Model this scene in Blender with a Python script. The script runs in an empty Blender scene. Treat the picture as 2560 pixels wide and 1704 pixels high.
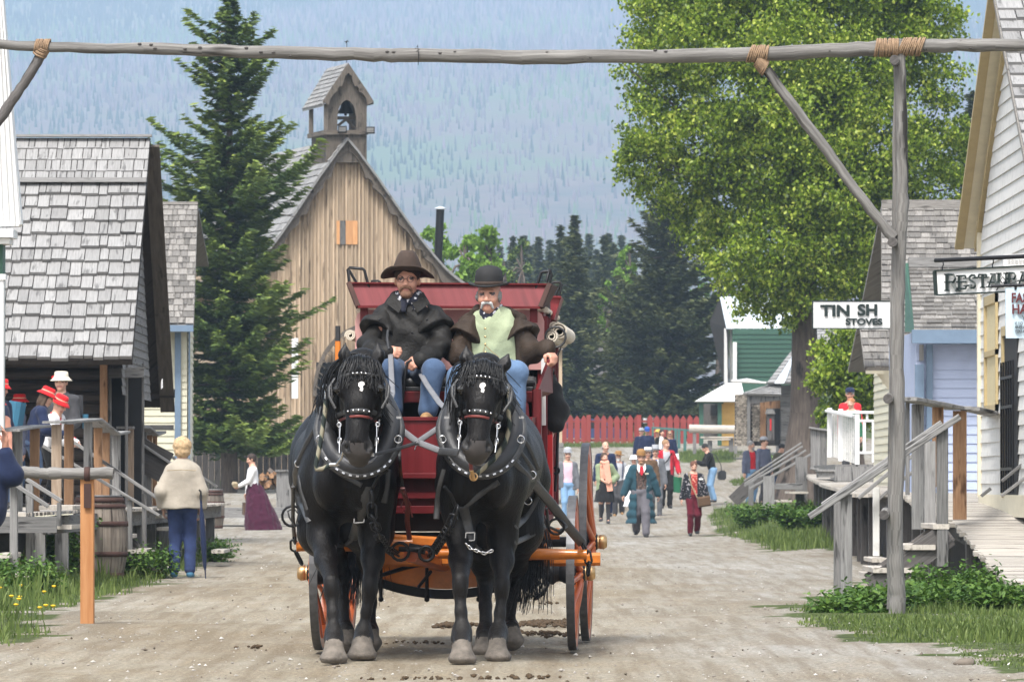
import bpy, math, random
import numpy as np
from mathutils import Vector, Matrix, Euler
R = math.radians
C = bpy.context.scene.collection
sc = bpy.context.scene
# ---------------- camera, world, sun, exposure ----------------
FPX = 14224.0; EYE = 1.07; PITCH = R(1.461)
cam = bpy.data.cameras.new('camera'); cam.lens = 200.0; cam.sensor_width = 36.0
cam.clip_start = 0.5; cam.clip_end = 20000
cam.dof.use_dof = True; cam.dof.focus_distance = 37.0; cam.dof.aperture_fstop = 20
camo = bpy.data.objects.new('camera', cam); C.objects.link(camo)
camo.location = (0, 0, EYE); camo.rotation_euler = (R(90) + PITCH, 0, 0); sc.camera = camo
w = bpy.data.worlds.new('World'); sc.world = w; w.use_nodes = True
nt = w.node_tree; bg = nt.nodes['Background']
sky = nt.nodes.new('ShaderNodeTexSky'); sky.sky_type = 'NISHITA'; sky.sun_disc = False
SUN_EL, SUN_AZ = R(58), R(200)
sky.sun_elevation = SUN_EL; sky.sun_rotation = SUN_AZ
sky.air_density = 1.0; sky.dust_density = 4.0; sky.ozone_density = 1.0
hs = nt.nodes.new('ShaderNodeHueSaturation'); hs.inputs['Saturation'].default_value = 0.3
nt.links.new(sky.outputs[0], hs.inputs['Color']); nt.links.new(hs.outputs[0], bg.inputs[0])
bg.inputs[1].default_value = 0.15
sun = bpy.data.lights.new('sun', 'SUN'); sun.energy = 2.0; sun.angle = R(12); sun.color = (1, 0.97, 0.92)
suno = bpy.data.objects.new('sun', sun); C.objects.link(suno)
sd = Vector((math.sin(SUN_AZ) * math.cos(SUN_EL), math.cos(SUN_AZ) * math.cos(SUN_EL), math.sin(SUN_EL)))
suno.rotation_euler = sd.to_track_quat('Z', 'Y').to_euler()
sc.view_settings.view_transform = 'Standard'; sc.view_settings.look = 'None'
sc.view_settings.gamma = 1; sc.view_settings.exposure = 1.02
sc.cycles.max_bounces = 8; sc.cycles.diffuse_bounces = 3; sc.cycles.glossy_bounces = 2
sc.cycles.transparent_max_bounces = 6; sc.cycles.volume_bounces = 4; sc.cycles.transmission_bounces = 2

# ---------------- picture measurements -> points in the place ----------------
CR = dict(S=(0, 0, 1.08662), A=(0, 800, .5766), B=(700, 600, .3826), c=(700, 1100, .3851), D=(1380, 950, .3189),
          E=(1850, 600, .3827), F=(1850, 1000, .4491), G=(0, 0, .574), H=(600, 100, .3827), I=(1040, 450, .4464),
          J=(1500, 0, .5102), K=(2100, 0, .51), L=(0, 880, .2552), M=(1480, 1040, .2168), N=(0, 1040, .2933),
          O=(2000, 980, .3699), Q=(1740, 700, .3444), R=(720, 1000, .2168))
def P(x, y, d, c='S'):
    x0, y0, k = CR[c]
    u = (x0 + x * k - 1280) / FPX; v = (852 - (y0 + y * k)) / FPX
    Y = math.cos(PITCH) - v * math.sin(PITCH); Z = math.sin(PITCH) + v * math.cos(PITCH)
    return Vector((u / Y * d, d, EYE + Z / Y * d))
def lerp(a, b, t): return a + (b - a) * t

# ---------------- objects ----------------
def tag(o, label=None, cat=None, group=None, kind=None):
    if label: o['label'] = label
    if cat: o['category'] = cat
    if group: o['group'] = group
    if kind: o['kind'] = kind
    return o
def thing(name, label, cat, loc=(0, 0, 0), group=None, rz=0.0):
    o = bpy.data.objects.new(name, None); C.objects.link(o)
    o.location = loc; o.rotation_euler = (0, 0, rz); o.empty_display_size = 0.2
    return tag(o, label, cat, group)
def rootloc(o):
    while o.parent: o = o.parent
    return Vector(o.location)
def copy_tree(o, parent=None):
    c = o.copy(); C.objects.link(c); c.parent = parent
    for ch in [k for k in C.objects if k.parent == o]: copy_tree(ch, c)
    return c
class MB:
    def __init__(s): s.v = []; s.f = []; s.uv = []; s.r = []; s.m = []; s.s = []
    def add(s, verts, faces, uvs=None, r=None, m=0, smooth=False):
        b = len(s.v); s.v.extend([tuple(p) for p in verts])
        if r is None: r = random.random()
        for i, f in enumerate(faces):
            s.f.append([b + j for j in f]); s.uv.append(uvs[i] if uvs else [(0, 0)] * len(f))
            s.r.append(r); s.m.append(m); s.s.append(smooth)
    def beam(s, p0, p1, w, h, up=(0, 0, 1), m=0, r=None, w1=None, h1=None, ch=0.0):
        p0 = Vector(p0); p1 = Vector(p1); d = p1 - p0; L = d.length
        if L < 1e-6: return
        d /= L; up = Vector(up)
        if abs(d.dot(up)) > 0.98: up = Vector((0, 1, 0)) if abs(d.y) < 0.9 else Vector((1, 0, 0))
        a = d.cross(up).normalized(); b = a.cross(d).normalized()
        w1 = w if w1 is None else w1; h1 = h if h1 is None else h1
        def ring(p, w, h):
            if ch: 
                x, z = w / 2, h / 2; c = min(ch, x * .8, z * .8)
                q = [(-x + c, -z), (x - c, -z), (x, -z + c), (x, z - c), (x - c, z), (-x + c, z), (-x, z - c), (-x, -z + c)]
            else: q = [(-w / 2, -h / 2), (w / 2, -h / 2), (w / 2, h / 2), (-w / 2, h / 2)]
            return [p + a * i + b * j for i, j in q], q
        A, q = ring(p0, w, h); B, _ = ring(p1, w1, h1); n = len(A)
        off = random.random() * 20; faces = []; uvs = []; acc = off
        for i in range(n):
            j = (i + 1) % n; e = math.hypot(q[i][0] - q[j][0], q[i][1] - q[j][1])
            faces.append([i, j, n + j, n + i]); uvs.append([(off, acc), (off, acc + e), (off + L, acc + e), (off + L, acc)]); acc += e
        faces.append(list(range(n))[::-1]); uvs.append([(off + y * 8, off + x) for x, y in q][::-1])
        faces.append(list(range(n, 2 * n))); uvs.append([(off + y * 8, off + x) for x, y in q])
        s.add(A + B, [f[::-1] for f in faces], [u[::-1] for u in uvs], r, m)
    def bx(s, x0, x1, y0, y1, z0, z1, m=0, r=None, ch=0.0):
        X, Y, Z = x1 - x0, y1 - y0, z1 - z0; cx, cy, cz = (x0 + x1) / 2, (y0 + y1) / 2, (z0 + z1) / 2
        if X >= Y and X >= Z: s.beam((x0, cy, cz), (x1, cy, cz), Y, Z, m=m, r=r, ch=ch)
        elif Y >= Z: s.beam((cx, y0, cz), (cx, y1, cz), X, Z, m=m, r=r, ch=ch)
        else: s.beam((cx, cy, z0), (cx, cy, z1), X, Y, up=(0, 1, 0), m=m, r=r, ch=ch)
    def tube(s, pts, rad, seg=8, m=0, r=None, cap=True, flat=1.0, jit=0.0, smooth=True, closed=False, up=None):
        pts = [Vector(p) for p in pts]; n = len(pts)
        if not hasattr(rad, '__len__'): rad = [rad] * n
        T = []
        for i in range(n):
            if closed: t = pts[(i + 1) % n] - pts[i - 1]
            else: t = pts[min(i + 1, n - 1)] - pts[max(i - 1, 0)]
            T.append(t.normalized())
        ref = Vector(up) if up else (Vector((0, 0, 1)) if abs(T[0].z) < .9 else Vector((1, 0, 0)))
        a = (ref - T[0] * ref.dot(T[0])).normalized(); V = []; L = random.random() * 20; Ls = []
        for i in range(n):
            a = ((Vector(up) if up else a)); a = (a - T[i] * a.dot(T[i])).normalized(); b = T[i].cross(a)
            if i: L += (pts[i] - pts[i - 1]).length
            Ls.append(L)
            for k in range(seg):
                th = 2 * math.pi * k / seg; q = rad[i] * (1 + jit * random.uniform(-1, 1))
                V.append(pts[i] + a * math.cos(th) * q * flat + b * math.sin(th) * q)
        F = []; U = []; vo = random.random() * 9
        for i in range(n if closed else n - 1):
            i2 = (i + 1) % n
            for k in range(seg):
                k2 = (k + 1) % seg
                F.append([i * seg + k, i * seg + k2, i2 * seg + k2, i2 * seg + k])
                e = 2 * math.pi * rad[i] / seg; La, Lb = Ls[i], (Ls[i2] if i2 > i else Ls[i] + .02)
                U.append([(La, vo + k * e), (La, vo + k * e + e), (Lb, vo + k * e + e), (Lb, vo + k * e)])
        s.add(V, F, U, r, m, smooth)
        if cap and not closed:
            for i, rev in ((0, True), (n - 1, False)):
                q = V[i * seg:(i + 1) * seg]; f = list(range(seg)); c = pts[i]
                s.add(q, [f[::-1] if rev else f], [[((p - c).x * 3, (p - c).z) for p in q]], r, m, False)
    def lathe(s, c, prof, seg=16, m=0, r=None, rot=None, sx=1, sy=1, smooth=True, warp=None):
        c = Vector(c); V = []; F = []; U = []
        for i, (rr, z) in enumerate(prof):
            for k in range(seg):
                th = 2 * math.pi * k / seg; p = Vector((rr * math.cos(th) * sx, rr * math.sin(th) * sy, z))
                if warp: p = warp(p)
                if rot: p = rot @ p
                V.append(c + p)
        for i in range(len(prof) - 1):
            for k in range(seg):
                k2 = (k + 1) % seg; F.append([i * seg + k, i * seg + k2, (i + 1) * seg + k2, (i + 1) * seg + k])
                U.append([(prof[i][1], k / seg), (prof[i][1], (k + 1) / seg), (prof[i + 1][1], (k + 1) / seg), (prof[i + 1][1], k / seg)])
        s.add(V, F, U, r, m, smooth)
    def ell(s, c, rx, ry=None, rz=None, seg=10, m=0, r=None, rot=None, jit=0):
        ry = ry or rx; rz = rz or rx; n = seg // 2 + 1
        pr = [(math.sin(math.pi * i / (n - 1)), -math.cos(math.pi * i / (n - 1))) for i in range(n)]
        def wp(p):
            j = 1 + random.uniform(-jit, jit) if jit else 1
            return Vector((p.x * rx * j, p.y * ry * j, p.z * rz * j))
        s.lathe(c, [(max(a, .001), b) for a, b in pr], seg, m, r, rot, warp=wp)
    def prism(s, poly, t, m=0, r=None):
        poly = [Vector(p) for p in poly]; t = Vector(t); n = len(poly)
        nn = sum(((poly[i] - poly[0]).cross(poly[(i + 1) % n] - poly[0]) for i in range(1, n)), Vector())
        if nn.dot(t) > 0: poly = poly[::-1]
        V = poly + [p + t for p in poly]; o = random.random() * 10
        F = [list(range(n)), list(range(n, 2 * n))[::-1]]; uv = [(o + p.z, o + p.x + p.y) for p in V]
        for i in range(n): j = (i + 1) % n; F.append([i, n + i, n + j, j])
        s.add(V, F, [[uv[i] for i in f] for f in F], r, m)
    def quad(s, a, b, c, d, m=0, r=None, uv=None): s.add([a, b, c, d], [[0, 1, 2, 3]], uv or [[(0, 0), (1, 0), (1, 1), (0, 1)]], r, m)
    def build(s, name, mats, parent=None, local=False):
        V = np.array(s.v, dtype=np.float64).reshape(-1, 3)
        if parent is not None and not local: V = V - np.array(rootloc(parent))
        me = bpy.data.meshes.new(name); me.from_pydata(V.tolist(), [], s.f)
        for mt in (mats if isinstance(mats, (list, tuple)) else [mats]): me.materials.append(mt)
        me.polygons.foreach_set('material_index', s.m); me.polygons.foreach_set('use_smooth', s.s)
        uvl = me.uv_layers.new(name='UVMap'); uvl.data.foreach_set('uv', [c for f in s.uv for p in f for c in p])
        at = me.attributes.new('rnd', 'FLOAT', 'FACE'); at.data.foreach_set('value', s.r)
        me.update(); o = bpy.data.objects.new(name, me); C.objects.link(o)
        if parent is not None: o.parent = parent
        return o
def npmesh(name, V, F, mats, parent=None, rnd=None, smooth=False, mi=None, shift=True, col=None):
    V = np.asarray(V, dtype=np.float64); F = np.asarray(F, dtype=np.int32); k = F.shape[1]
    if parent is not None and shift: V = V - np.array(rootloc(parent))
    me = bpy.data.meshes.new(name); me.vertices.add(len(V)); me.vertices.foreach_set('co', V.ravel())
    me.loops.add(F.size); me.loops.foreach_set('vertex_index', F.ravel())
    me.polygons.add(len(F)); me.polygons.foreach_set('loop_start', np.arange(0, F.size, k, dtype=np.int32))
    me.update(calc_edges=True)
    for mt in (mats if isinstance(mats, (list, tuple)) else [mats]): me.materials.append(mt)
    me.polygons.foreach_set('use_smooth', np.full(len(F), smooth))
    if mi is not None: me.polygons.foreach_set('material_index', np.asarray(mi, dtype=np.int32))
    if rnd is not None:
        at = me.attributes.new('rnd', 'FLOAT', 'FACE'); at.data.foreach_set('value', np.asarray(rnd, dtype=np.float32))
    if col is not None:
        at = me.attributes.new('msk', 'FLOAT', 'POINT'); at.data.foreach_set('value', np.asarray(col, dtype=np.float32))
    o = bpy.data.objects.new(name, me); C.objects.link(o)
    if parent is not None: o.parent = parent
    return o

# ---------------- materials ----------------
def hx(h):
    h = h.lstrip('#'); c = [int(h[i:i + 2], 16) / 255 for i in (0, 2, 4)]
    return tuple(x / 12.92 if x <= .04045 else ((x + .055) / 1.055) ** 2.4 for x in c)
class NT:
    def __init__(s, name):
        s.m = bpy.data.materials.new(name); s.m.use_nodes = True; s.t = s.m.node_tree; s.b = s.t.nodes['Principled BSDF']
    def n(s, t, **k):
        o = s.t.nodes.new(t)
        for a, v in k.items(): setattr(o, a, v)
        return o
    def l(s, a, b): s.t.links.new(a, b)
    def coord(s, w='Object'): return s.n('ShaderNodeTexCoord').outputs[w]
    def attr(s, nm='rnd'): return s.n('ShaderNodeAttribute', attribute_name=nm).outputs['Fac']
    def noise(s, vec, scale, detail=4, rough=.6, sc=None):
        if sc: 
            mp = s.n('ShaderNodeMapping'); mp.inputs['Scale'].default_value = sc; s.l(vec, mp.inputs['Vector']); vec = mp.outputs[0]
        t = s.n('ShaderNodeTexNoise'); t.inputs['Scale'].default_value = scale; t.inputs['Detail'].default_value = detail
        t.inputs['Roughness'].default_value = rough; s.l(vec, t.inputs['Vector']); return t.outputs['Fac']
    def ramp(s, fac, stops):
        r = s.n('ShaderNodeValToRGB'); e = r.color_ramp.elements
        while len(e) < len(stops): e.new(.5)
        for i, (p, c) in enumerate(stops): e[i].position = p; e[i].color = (*c[:3], 1)
        s.l(fac, r.inputs[0]); return r.outputs[0]
    def mix(s, f, a, b, mode='MIX'):
        m = s.n('ShaderNodeMix', data_type='RGBA', blend_type=mode)
        for inp, v in ((m.inputs[0], f), (m.inputs[6], a), (m.inputs[7], b)):
            if hasattr(v, 'links'): s.l(v, inp)
            elif isinstance(v, (int, float)): inp.default_value = v
            else: inp.default_value = (*v[:3], 1)
        return m.outputs[2]
    def math(s, op, a, b=0.0, clamp=False):
        m = s.n('ShaderNodeMath', operation=op, use_clamp=clamp)
        for i, v in ((0, a), (1, b)):
            if hasattr(v, 'links'): s.l(v, m.inputs[i])
            else: m.inputs[i].default_value = v
        return m.outputs[0]
    def bump(s, h, st=.3, dist=.01):
        b = s.n('ShaderNodeBump'); b.inputs['Strength'].default_value = st; b.inputs['Distance'].default_value = dist
        s.l(h, b.inputs['Height']); s.l(b.outputs[0], s.b.inputs['Normal'])
    def out(s, col, rough=.7, metal=0., spec=.5):
        i = s.b.inputs
        if hasattr(col, 'links'): s.l(col, i['Base Color'])
        else: i['Base Color'].default_value = (*col[:3], 1)
        i['Roughness'].default_value = rough; i['Metallic'].default_value = metal; i['Specular IOR Level'].default_value = spec
        return s.m
def m_wood(name, c0, c1, var=.35, fresh=None, rough=.8, us=3, vs=60, bump=.4, crack=.5):
    t = NT(name); uv = t.coord('UV'); g = t.noise(uv, 1, 5, .65, (us, vs, 1)); g2 = t.noise(uv, 1, 3, .6, (us * .6, vs * .2, 1))
    col = t.ramp(g, [(.25, c0), (.72, c1)])
    dk = tuple(x * crack for x in c0); cr = t.ramp(g2, [(.34, (0, 0, 0)), (.42, (1, 1, 1))])
    col = t.mix(cr, dk, col)
    rnd = t.attr(); v = t.ramp(rnd, [(0, (1 - var,) * 3), (1, (1 + var * .3,) * 3)])
    col = t.mix(1.0, col, v, 'MULTIPLY')
    if fresh: f = t.math('GREATER_THAN', rnd, .5); col = t.mix(f, col, fresh)
    t.bump(g, bump, .01); return t.out(col, rough, 0, .3)
def m_plain(name, col, rough=.6, metal=0., var=.12, ns=8, bump=0.0, spec=.5, rv=0.0, coat=0.0):
    t = NT(name); n = t.noise(t.coord(), ns, 4)
    c = t.mix(n, tuple(x * (1 - var * 1.6) for x in col), tuple(min(1, x * (1 + var * 1.3)) for x in col))
    if rv: c = t.mix(1.0, c, t.ramp(t.attr(), [(0, (1 - rv,) * 3), (1, (1 + rv * .4,) * 3)]), 'MULTIPLY')
    if bump: t.bump(t.noise(t.coord(), ns * 6, 3), bump, .01)
    if coat: t.b.inputs['Coat Weight'].default_value = coat; t.b.inputs['Coat Roughness'].default_value = .12
    return t.out(c, rough, metal, spec)
def m_cloth(name, col, var=.25, rough=.9, pat=None):
    t = NT(name); co = t.coord(); n = t.noise(co, 5, 3); c = t.mix(n, tuple(x * (1 - var) for x in col), tuple(min(1, x * (1 + var)) for x in col))
    fine = t.noise(co, 220, 2); c = t.mix(.25, c, t.ramp(fine, [(.3, tuple(x * .5 for x in col)), (.7, tuple(min(1, x * 1.5) for x in col))]))
    if pat: p = t.noise(co, pat[1], 1, .4); c = t.mix(t.ramp(p, [(pat[2], (0, 0, 0)), (pat[2] + .04, (1, 1, 1))]), c, pat[0])
    t.b.inputs['Sheen Weight'].default_value = .08; t.bump(t.noise(co, 16, 3), .35, .02); return t.out(c, rough, 0, .25)
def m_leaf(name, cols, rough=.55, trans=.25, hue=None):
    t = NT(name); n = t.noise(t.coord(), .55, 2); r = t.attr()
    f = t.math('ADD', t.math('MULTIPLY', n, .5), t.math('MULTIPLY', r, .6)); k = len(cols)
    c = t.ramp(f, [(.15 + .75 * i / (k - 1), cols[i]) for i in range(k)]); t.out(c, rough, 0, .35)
    tr = t.n('ShaderNodeBsdfTranslucent'); t.l(c, tr.inputs[0]); ms = t.n('ShaderNodeMixShader'); ms.inputs[0].default_value = trans
    t.l(t.b.outputs[0], ms.inputs[1]); t.l(tr.outputs[0], ms.inputs[2]); t.l(ms.outputs[0], t.t.nodes['Material Output'].inputs[0]); return t.m
random.seed(7); np.random.seed(7)
M = {}
M['gray'] = m_wood('weathered_wood', (.11, .107, .104), (.28, .275, .268), .35)
M['grayd'] = m_wood('dark_weathered_wood', (.05, .045, .042), (.14, .13, .125), .35)
M['log'] = m_wood('weathered_log', (.06, .055, .05), (.27, .26, .245), .1, us=1.5, vs=34, bump=.8)
M['deck'] = m_wood('deck_boards', (.32, .29, .25), (.50, .46, .41), .3, us=2, vs=40)
M['fresh'] = m_wood('fresh_brown_wood', (.20, .10, .05), (.38, .23, .13), .25, vs=30)
M['orangepost'] = m_wood('orange_wood', (.34, .14, .05), (.50, .25, .11), .1, us=1.5, vs=18, crack=.75)
M['shake'] = m_wood('roof_shakes', (.19, .187, .185), (.33, .325, .32), .22, us=4, vs=50, crack=.7)
M['shakeb'] = m_wood('brown_roof_shingles', (.13, .12, .11), (.29, .275, .255), .5, us=4, vs=50, crack=.7)
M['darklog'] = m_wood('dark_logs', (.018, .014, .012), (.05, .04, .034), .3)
M['church'] = m_wood('church_boards', (.34, .25, .17), (.54, .42, .30), .32, us=1.2, vs=14, crack=.6)
M['trim'] = m_wood('gray_carved_trim', (.07, .058, .048), (.17, .145, .12), .2, vs=20)
M['board_orange'] = m_wood('new_orange_boards', (.50, .24, .10), (.62, .34, .17), .3, vs=14)
def m_clap(name, col, line=.35, h=.12, dirt=.25):
    t = NT(name); co = t.coord(); n = t.noise(co, 1, 4, .6, (1.5, 1.5, 9)); nn = t.noise(co, 7, 4)
    c = t.mix(t.ramp(nn, [(.52, (0, 0, 0)), (.72, (dirt, dirt, dirt))]), col, tuple(x * .45 for x in col))
    c = t.mix(t.math('MULTIPLY', n, .3), c, tuple(x * .7 for x in col)); c = t.mix(1.0, c, t.ramp(t.attr(), [(0, (.9,) * 3), (1, (1.03,) * 3)]), 'MULTIPLY')
    t.bump(n, .2, .01); return t.out(c, .6, 0, .3)
M['cream'] = m_clap('cream_paint', (.60, .57, .44)); M['white'] = m_clap('white_paint', (.68, .67, .64), dirt=.5)
M['whitep'] = m_plain('clean_white_paint', (.72, .72, .71), .5, var=.06); M['bluep'] = m_clap('light_blue_paint', (.40, .46, .62), dirt=.15)
M['bluet'] = m_plain('slate_blue_trim', (.13, .19, .27), .6); M['yellow'] = m_clap('yellow_paint', (.74, .45, .13))
M['green'] = m_plain('green_paint', (.03, .09, .06), .6, var=.15); M['greenf'] = m_plain('faded_green_paint', (.05, .14, .13), .7)
M['tan'] = m_plain('tan_trim', (.42, .33, .17), .6); M['creamtrim'] = m_plain('cream_trim', (.66, .60, .45), .6)
M['redp'] = m_clap('red_fence_paint', (.27, .045, .038), dirt=.3); M['tin'] = m_plain('pale_metal_roof', (.62, .68, .72), .45, .2, var=.1, ns=2)
M['dark'] = m_plain('painted_interior_shade', (.012, .012, .013), .8); M['iron'] = m_plain('black_iron', (.02, .02, .022), .45, .6, spec=.5)  # first: near-black colour painted in for shade inside openings and footwell
M['rust'] = m_plain('rusty_iron', (.07, .035, .028), .8, .3, var=.4); M['rope'] = m_plain('rope', (.27, .18, .11), .9, var=.4, ns=30)
M['steel'] = m_plain('polished_steel', (.55, .55, .56), .25, 1.0); M['brass'] = m_plain('brass', (.62, .40, .20), .3, 1.0, var=.2)
M['tyre'] = m_plain('worn_iron_tyre', (.13, .13, .135), .5, .5, var=.3, ns=30); M['orange'] = m_plain('orange_varnish', (.56, .16, .012), .35, var=.3, ns=14, coat=.4)
M['orangered'] = m_plain('orange_red_spoke', (.46, .095, .02), .4, var=.25, coat=.3)
M['red'] = m_wood('dark_red_paint', (.10, .007, .009), (.155, .015, .018), .15, us=1, vs=30, rough=.38, bump=.1, crack=.85)
M['redb'] = m_wood('worn_red_board', (.12, .012, .016), (.19, .025, .03), .15, us=1, vs=26, rough=.5, bump=.15, crack=.8)
M['redhot'] = m_plain('bright_red_paint', (.50, .01, .012), .4); M['pink'] = m_plain('faded_pink_leather', (.62, .33, .31), .7, var=.2, ns=4, bump=.2)
M['canvas'] = m_cloth('cream_canvas', (.62, .55, .45)); M['leather'] = m_plain('black_leather', (.022, .022, .024), .42, var=.3, ns=20, bump=.2)
M['strap'] = m_plain('worn_harness_strap', (.042, .042, .043), .5, var=.4, ns=14, bump=.3); M['strapg'] = m_plain('gray_rein', (.17, .17, .18), .55, var=.2)
M['redstrap'] = m_plain('red_brown_strap', (.16, .03, .025), .55); M['bark'] = m_wood('bark', (.045, .035, .03), (.15, .12, .10), .1, us=2, vs=12, bump=1.0)
M['palewood'] = m_wood('pale_brown_wood', (.26, .18, .12), (.48, .38, .29), .3, vs=30); M['curtain'] = m_plain('yellowish_curtain', (.55, .47, .28), .7, ns=20); M['logend'] = m_wood('cut_log_ends', (.26, .22, .18), (.50, .45, .38), .6)
M['redbarn'] = m_wood('red_brown_planks', (.10, .04, .035), (.18, .08, .07), .3); M['c_khakib'] = m_plain('golden_brown_straw', (.28, .15, .05), .85, var=.25, ns=30); M['c_navyt'] = m_plain('navy_slacks', (.022, .04, .12), .9, var=.4, ns=9); M['carblue'] = m_plain('blue_car_paint', (.04, .06, .16), .4)
# ---------------- ground ----------------
CTRL = []   # (X, Y, dz) corrections so that feet and posts stand on the ground
PROF = [(0, 0), (60, 0), (120, 0.02), (170, .5), (262, 3.03), (420, 7.5), (800, 15), (1500, 16), (1950, 30), (12000, 40)]
def prof(Y): return np.interp(Y, [a for a, b in PROF], [b for a, b in PROF])
for x, y, ppm in [(571, 1222, 113), (420, 1328, 196), (1475, 1235, 109), (1596, 1232, 108), (1306, 1200, 98), (1391, 1204, 101), (1423, 1188, 86),
                  (1534, 1169, 88), (1644, 1153, 77), (228, 1330, 198), (1726, 1159, 85), (530, 1134, 80), (600, 1118, 76), (1900, 1166, 105)]:
    p = P(x, y, 13090 / ppm); CTRL.append((p.x, p.y, p.z - float(prof(p.y))))
CTRL += [(0, 30, 0), (0, 37, 0), (0, 50, 0), (3, 45.6, .05), (-4, 50, 0), (4, 55, 0), (0, 90, 0), (-4, 44, 0), (0, 140, .05), (8, 262, 0), (0, 262, 0), (20, 262, 0), (-10, 300, .5)]
_c = np.array(CTRL)
def gz(X, Y):
    X = np.asarray(X, dtype=float); Y = np.asarray(Y, dtype=float); num = 0; den = 1e-6
    for cx, cy, cz in _c:
        w_ = 1 / (((X - cx) / 1.0) ** 2 + ((Y - cy) / 6.0) ** 2 + .15) ** 1.5; num = num + w_ * cz; den = den + w_
    return prof(Y) + num / den * np.exp(-np.maximum(Y - 200, 0) / 60)
def G(x, y, c='S', d0=20, d1=320):
    """where a picture ray meets the ground"""
    a, b = d0, d1; last = None
    for i in range(400):
        d = a * (b / a) ** (i / 399); p = P(x, y, d, c)
        if p.z <= float(gz(p.x, d)): return Vector((p.x, d, float(gz(p.x, d))))
    return P(x, y, d1, c)
ys = np.concatenate([np.arange(-6, 30, 1.5), np.arange(30, 75, .3), np.arange(75, 200, 1.0), np.arange(200, 320, 4), np.geomspace(320, 2300, 40)])
us = np.concatenate([-np.geomspace(1, .3, 12)[:-1], np.linspace(-.3, .3, 121), np.geomspace(.3, 1, 12)[1:]])
GX = us[None, :] * (22 + .35 * ys[:, None]); GY = np.repeat(ys[:, None], len(us), 1)
GZ = gz(GX, GY); rs = np.random.RandomState(3)
def vnoise(X, Y, s, seed=0):
    r = np.random.RandomState(seed); o = 0
    for i in range(7):
        a = r.uniform(0, 6.28); k = s * r.uniform(.6, 1.7); o = o + np.sin((X * math.cos(a) + Y * math.sin(a)) * k + r.uniform(0, 6.28))
    return o / 3.5
GZ = GZ + .012 * vnoise(GX, GY, 1.8, 1) * (GY < 200) - .018 * np.exp(-((np.abs(GX + .4) - .83) / .12) ** 2) * (GY > 30) * (GY < 60)
# grass regions as picture polygons on the ground: list of ground polygons (X, Y)
def gpoly(pts): return [tuple(G(x, y)[:2]) for x, y in pts]
GRASS = [gpoly([(-60, 1500), (85, 1470), (60, 1420), (160, 1395), (340, 1345), (470, 1290), (525, 1262), (470, 1232), (300, 1225), (-60, 1225)]),
         gpoly([(1825, 1400), (1860, 1445), (2000, 1475), (2150, 1480), (2250, 1530), (2420, 1560), (2420, 1300), (2200, 1250), (2000, 1350)]),
         gpoly([(1630, 1195), (1690, 1235), (1780, 1270), (1900, 1262), (2010, 1275), (2060, 1300), (2120, 1180), (1720, 1160), (1660, 1170)]),
         gpoly([(480, 1125), (600, 1127), (590, 1105), (470, 1100)]), gpoly([(1560, 1065), (1690, 1062), (1700, 1040), (1560, 1040)]),
         gpoly([(1290, 1030), (1480, 1030), (1480, 1022), (1290, 1020)]), gpoly([(1690, 1120), (1760, 1105), (1740, 1095), (1680, 1110)])]
def inpoly(X, Y, poly):
    ins = np.zeros(np.shape(X), bool); n = len(poly)
    for i in range(n):
        x1, y1 = poly[i]; x2, y2 = poly[(i + 1) % n]
        if y1 == y2: continue
        c = ((y1 > Y) != (y2 > Y)) & (X < (x2 - x1) * (Y - y1) / (y2 - y1) + x1); ins ^= c
    return ins
far_side = (np.abs(GX) > 14 + GY * .06) | (GY > 275)
def gmask(X, Y):
    n = .28 * vnoise(X, Y, 3.1, 5); n2 = .25 * vnoise(X * 2.5, Y * .8, 3, 6); m = np.zeros(np.shape(X), bool)
    for p in GRASS: m |= inpoly(X + n, Y + 4 * n2, p)
    return m
gm = gmask(GX, GY) | far_side
nr, nc = GX.shape; ii = np.arange(nr * nc).reshape(nr, nc)
F = np.stack([ii[:-1, :-1], ii[:-1, 1:], ii[1:, 1:], ii[1:, :-1]], -1).reshape(-1, 4)
t = NT('gravel_road'); co = t.coord()
big = t.noise(co, .22, 5, .6, (1, .35, 1)); mid = t.noise(co, 2.3, 5, .65, (1, .3, 1)); fine = t.noise(co, 38, 4, .7, (1, .45, 1)); vf = t.noise(co, 120, 2, .6, (1, .6, 1))
c = t.ramp(big, [(.36, (.205, .18, .14)), (.5, (.275, .262, .232)), (.62, (.325, .318, .295))])
c = t.mix(t.ramp(mid, [(.42, (.0,) * 3), (.75, (.6,) * 3)]), c, (.24, .19, .13))
c = t.mix(1.0, c, t.ramp(fine, [(.32, (.62, .60, .57)), (.5, (.98, .97, .95)), (.68, (1.4, 1.38, 1.35))]), 'MULTIPLY')
st = t.noise(co, 1, 4, .6, (7, .22, 1)); c = t.mix(t.ramp(st, [(.40, (.55,) * 3), (.56, (0,) * 3)]), c, (.155, .125, .09)); st2 = t.noise(co, 1, 3, .6, (3.2, .5, 1)); c = t.mix(t.ramp(st2, [(.55, (0,) * 3), (.72, (.5,) * 3)]), c, (.36, .35, .33)); c = t.mix(t.ramp(vf, [(.62, (0,) * 3), (.72, (.6,) * 3)]), c, (.62, .6, .57)); c = t.mix(t.ramp(t.noise(co, 60, 2), [(.64, (0,) * 3), (.7, (.7,) * 3)]), c, (.13, .11, .09))
gcol = t.ramp(t.noise(co, 6, 4), [(.3, (.035, .045, .015)), (.7, (.09, .12, .035))])
msk = t.math('ADD', t.attr('msk'), t.math('MULTIPLY', t.math('SUBTRACT', t.noise(co, 5, 4, .7), .5), 1.5))
c = t.mix(t.ramp(msk, [(.4, (0,) * 3), (.62, (1,) * 3)]), c, gcol)
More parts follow.
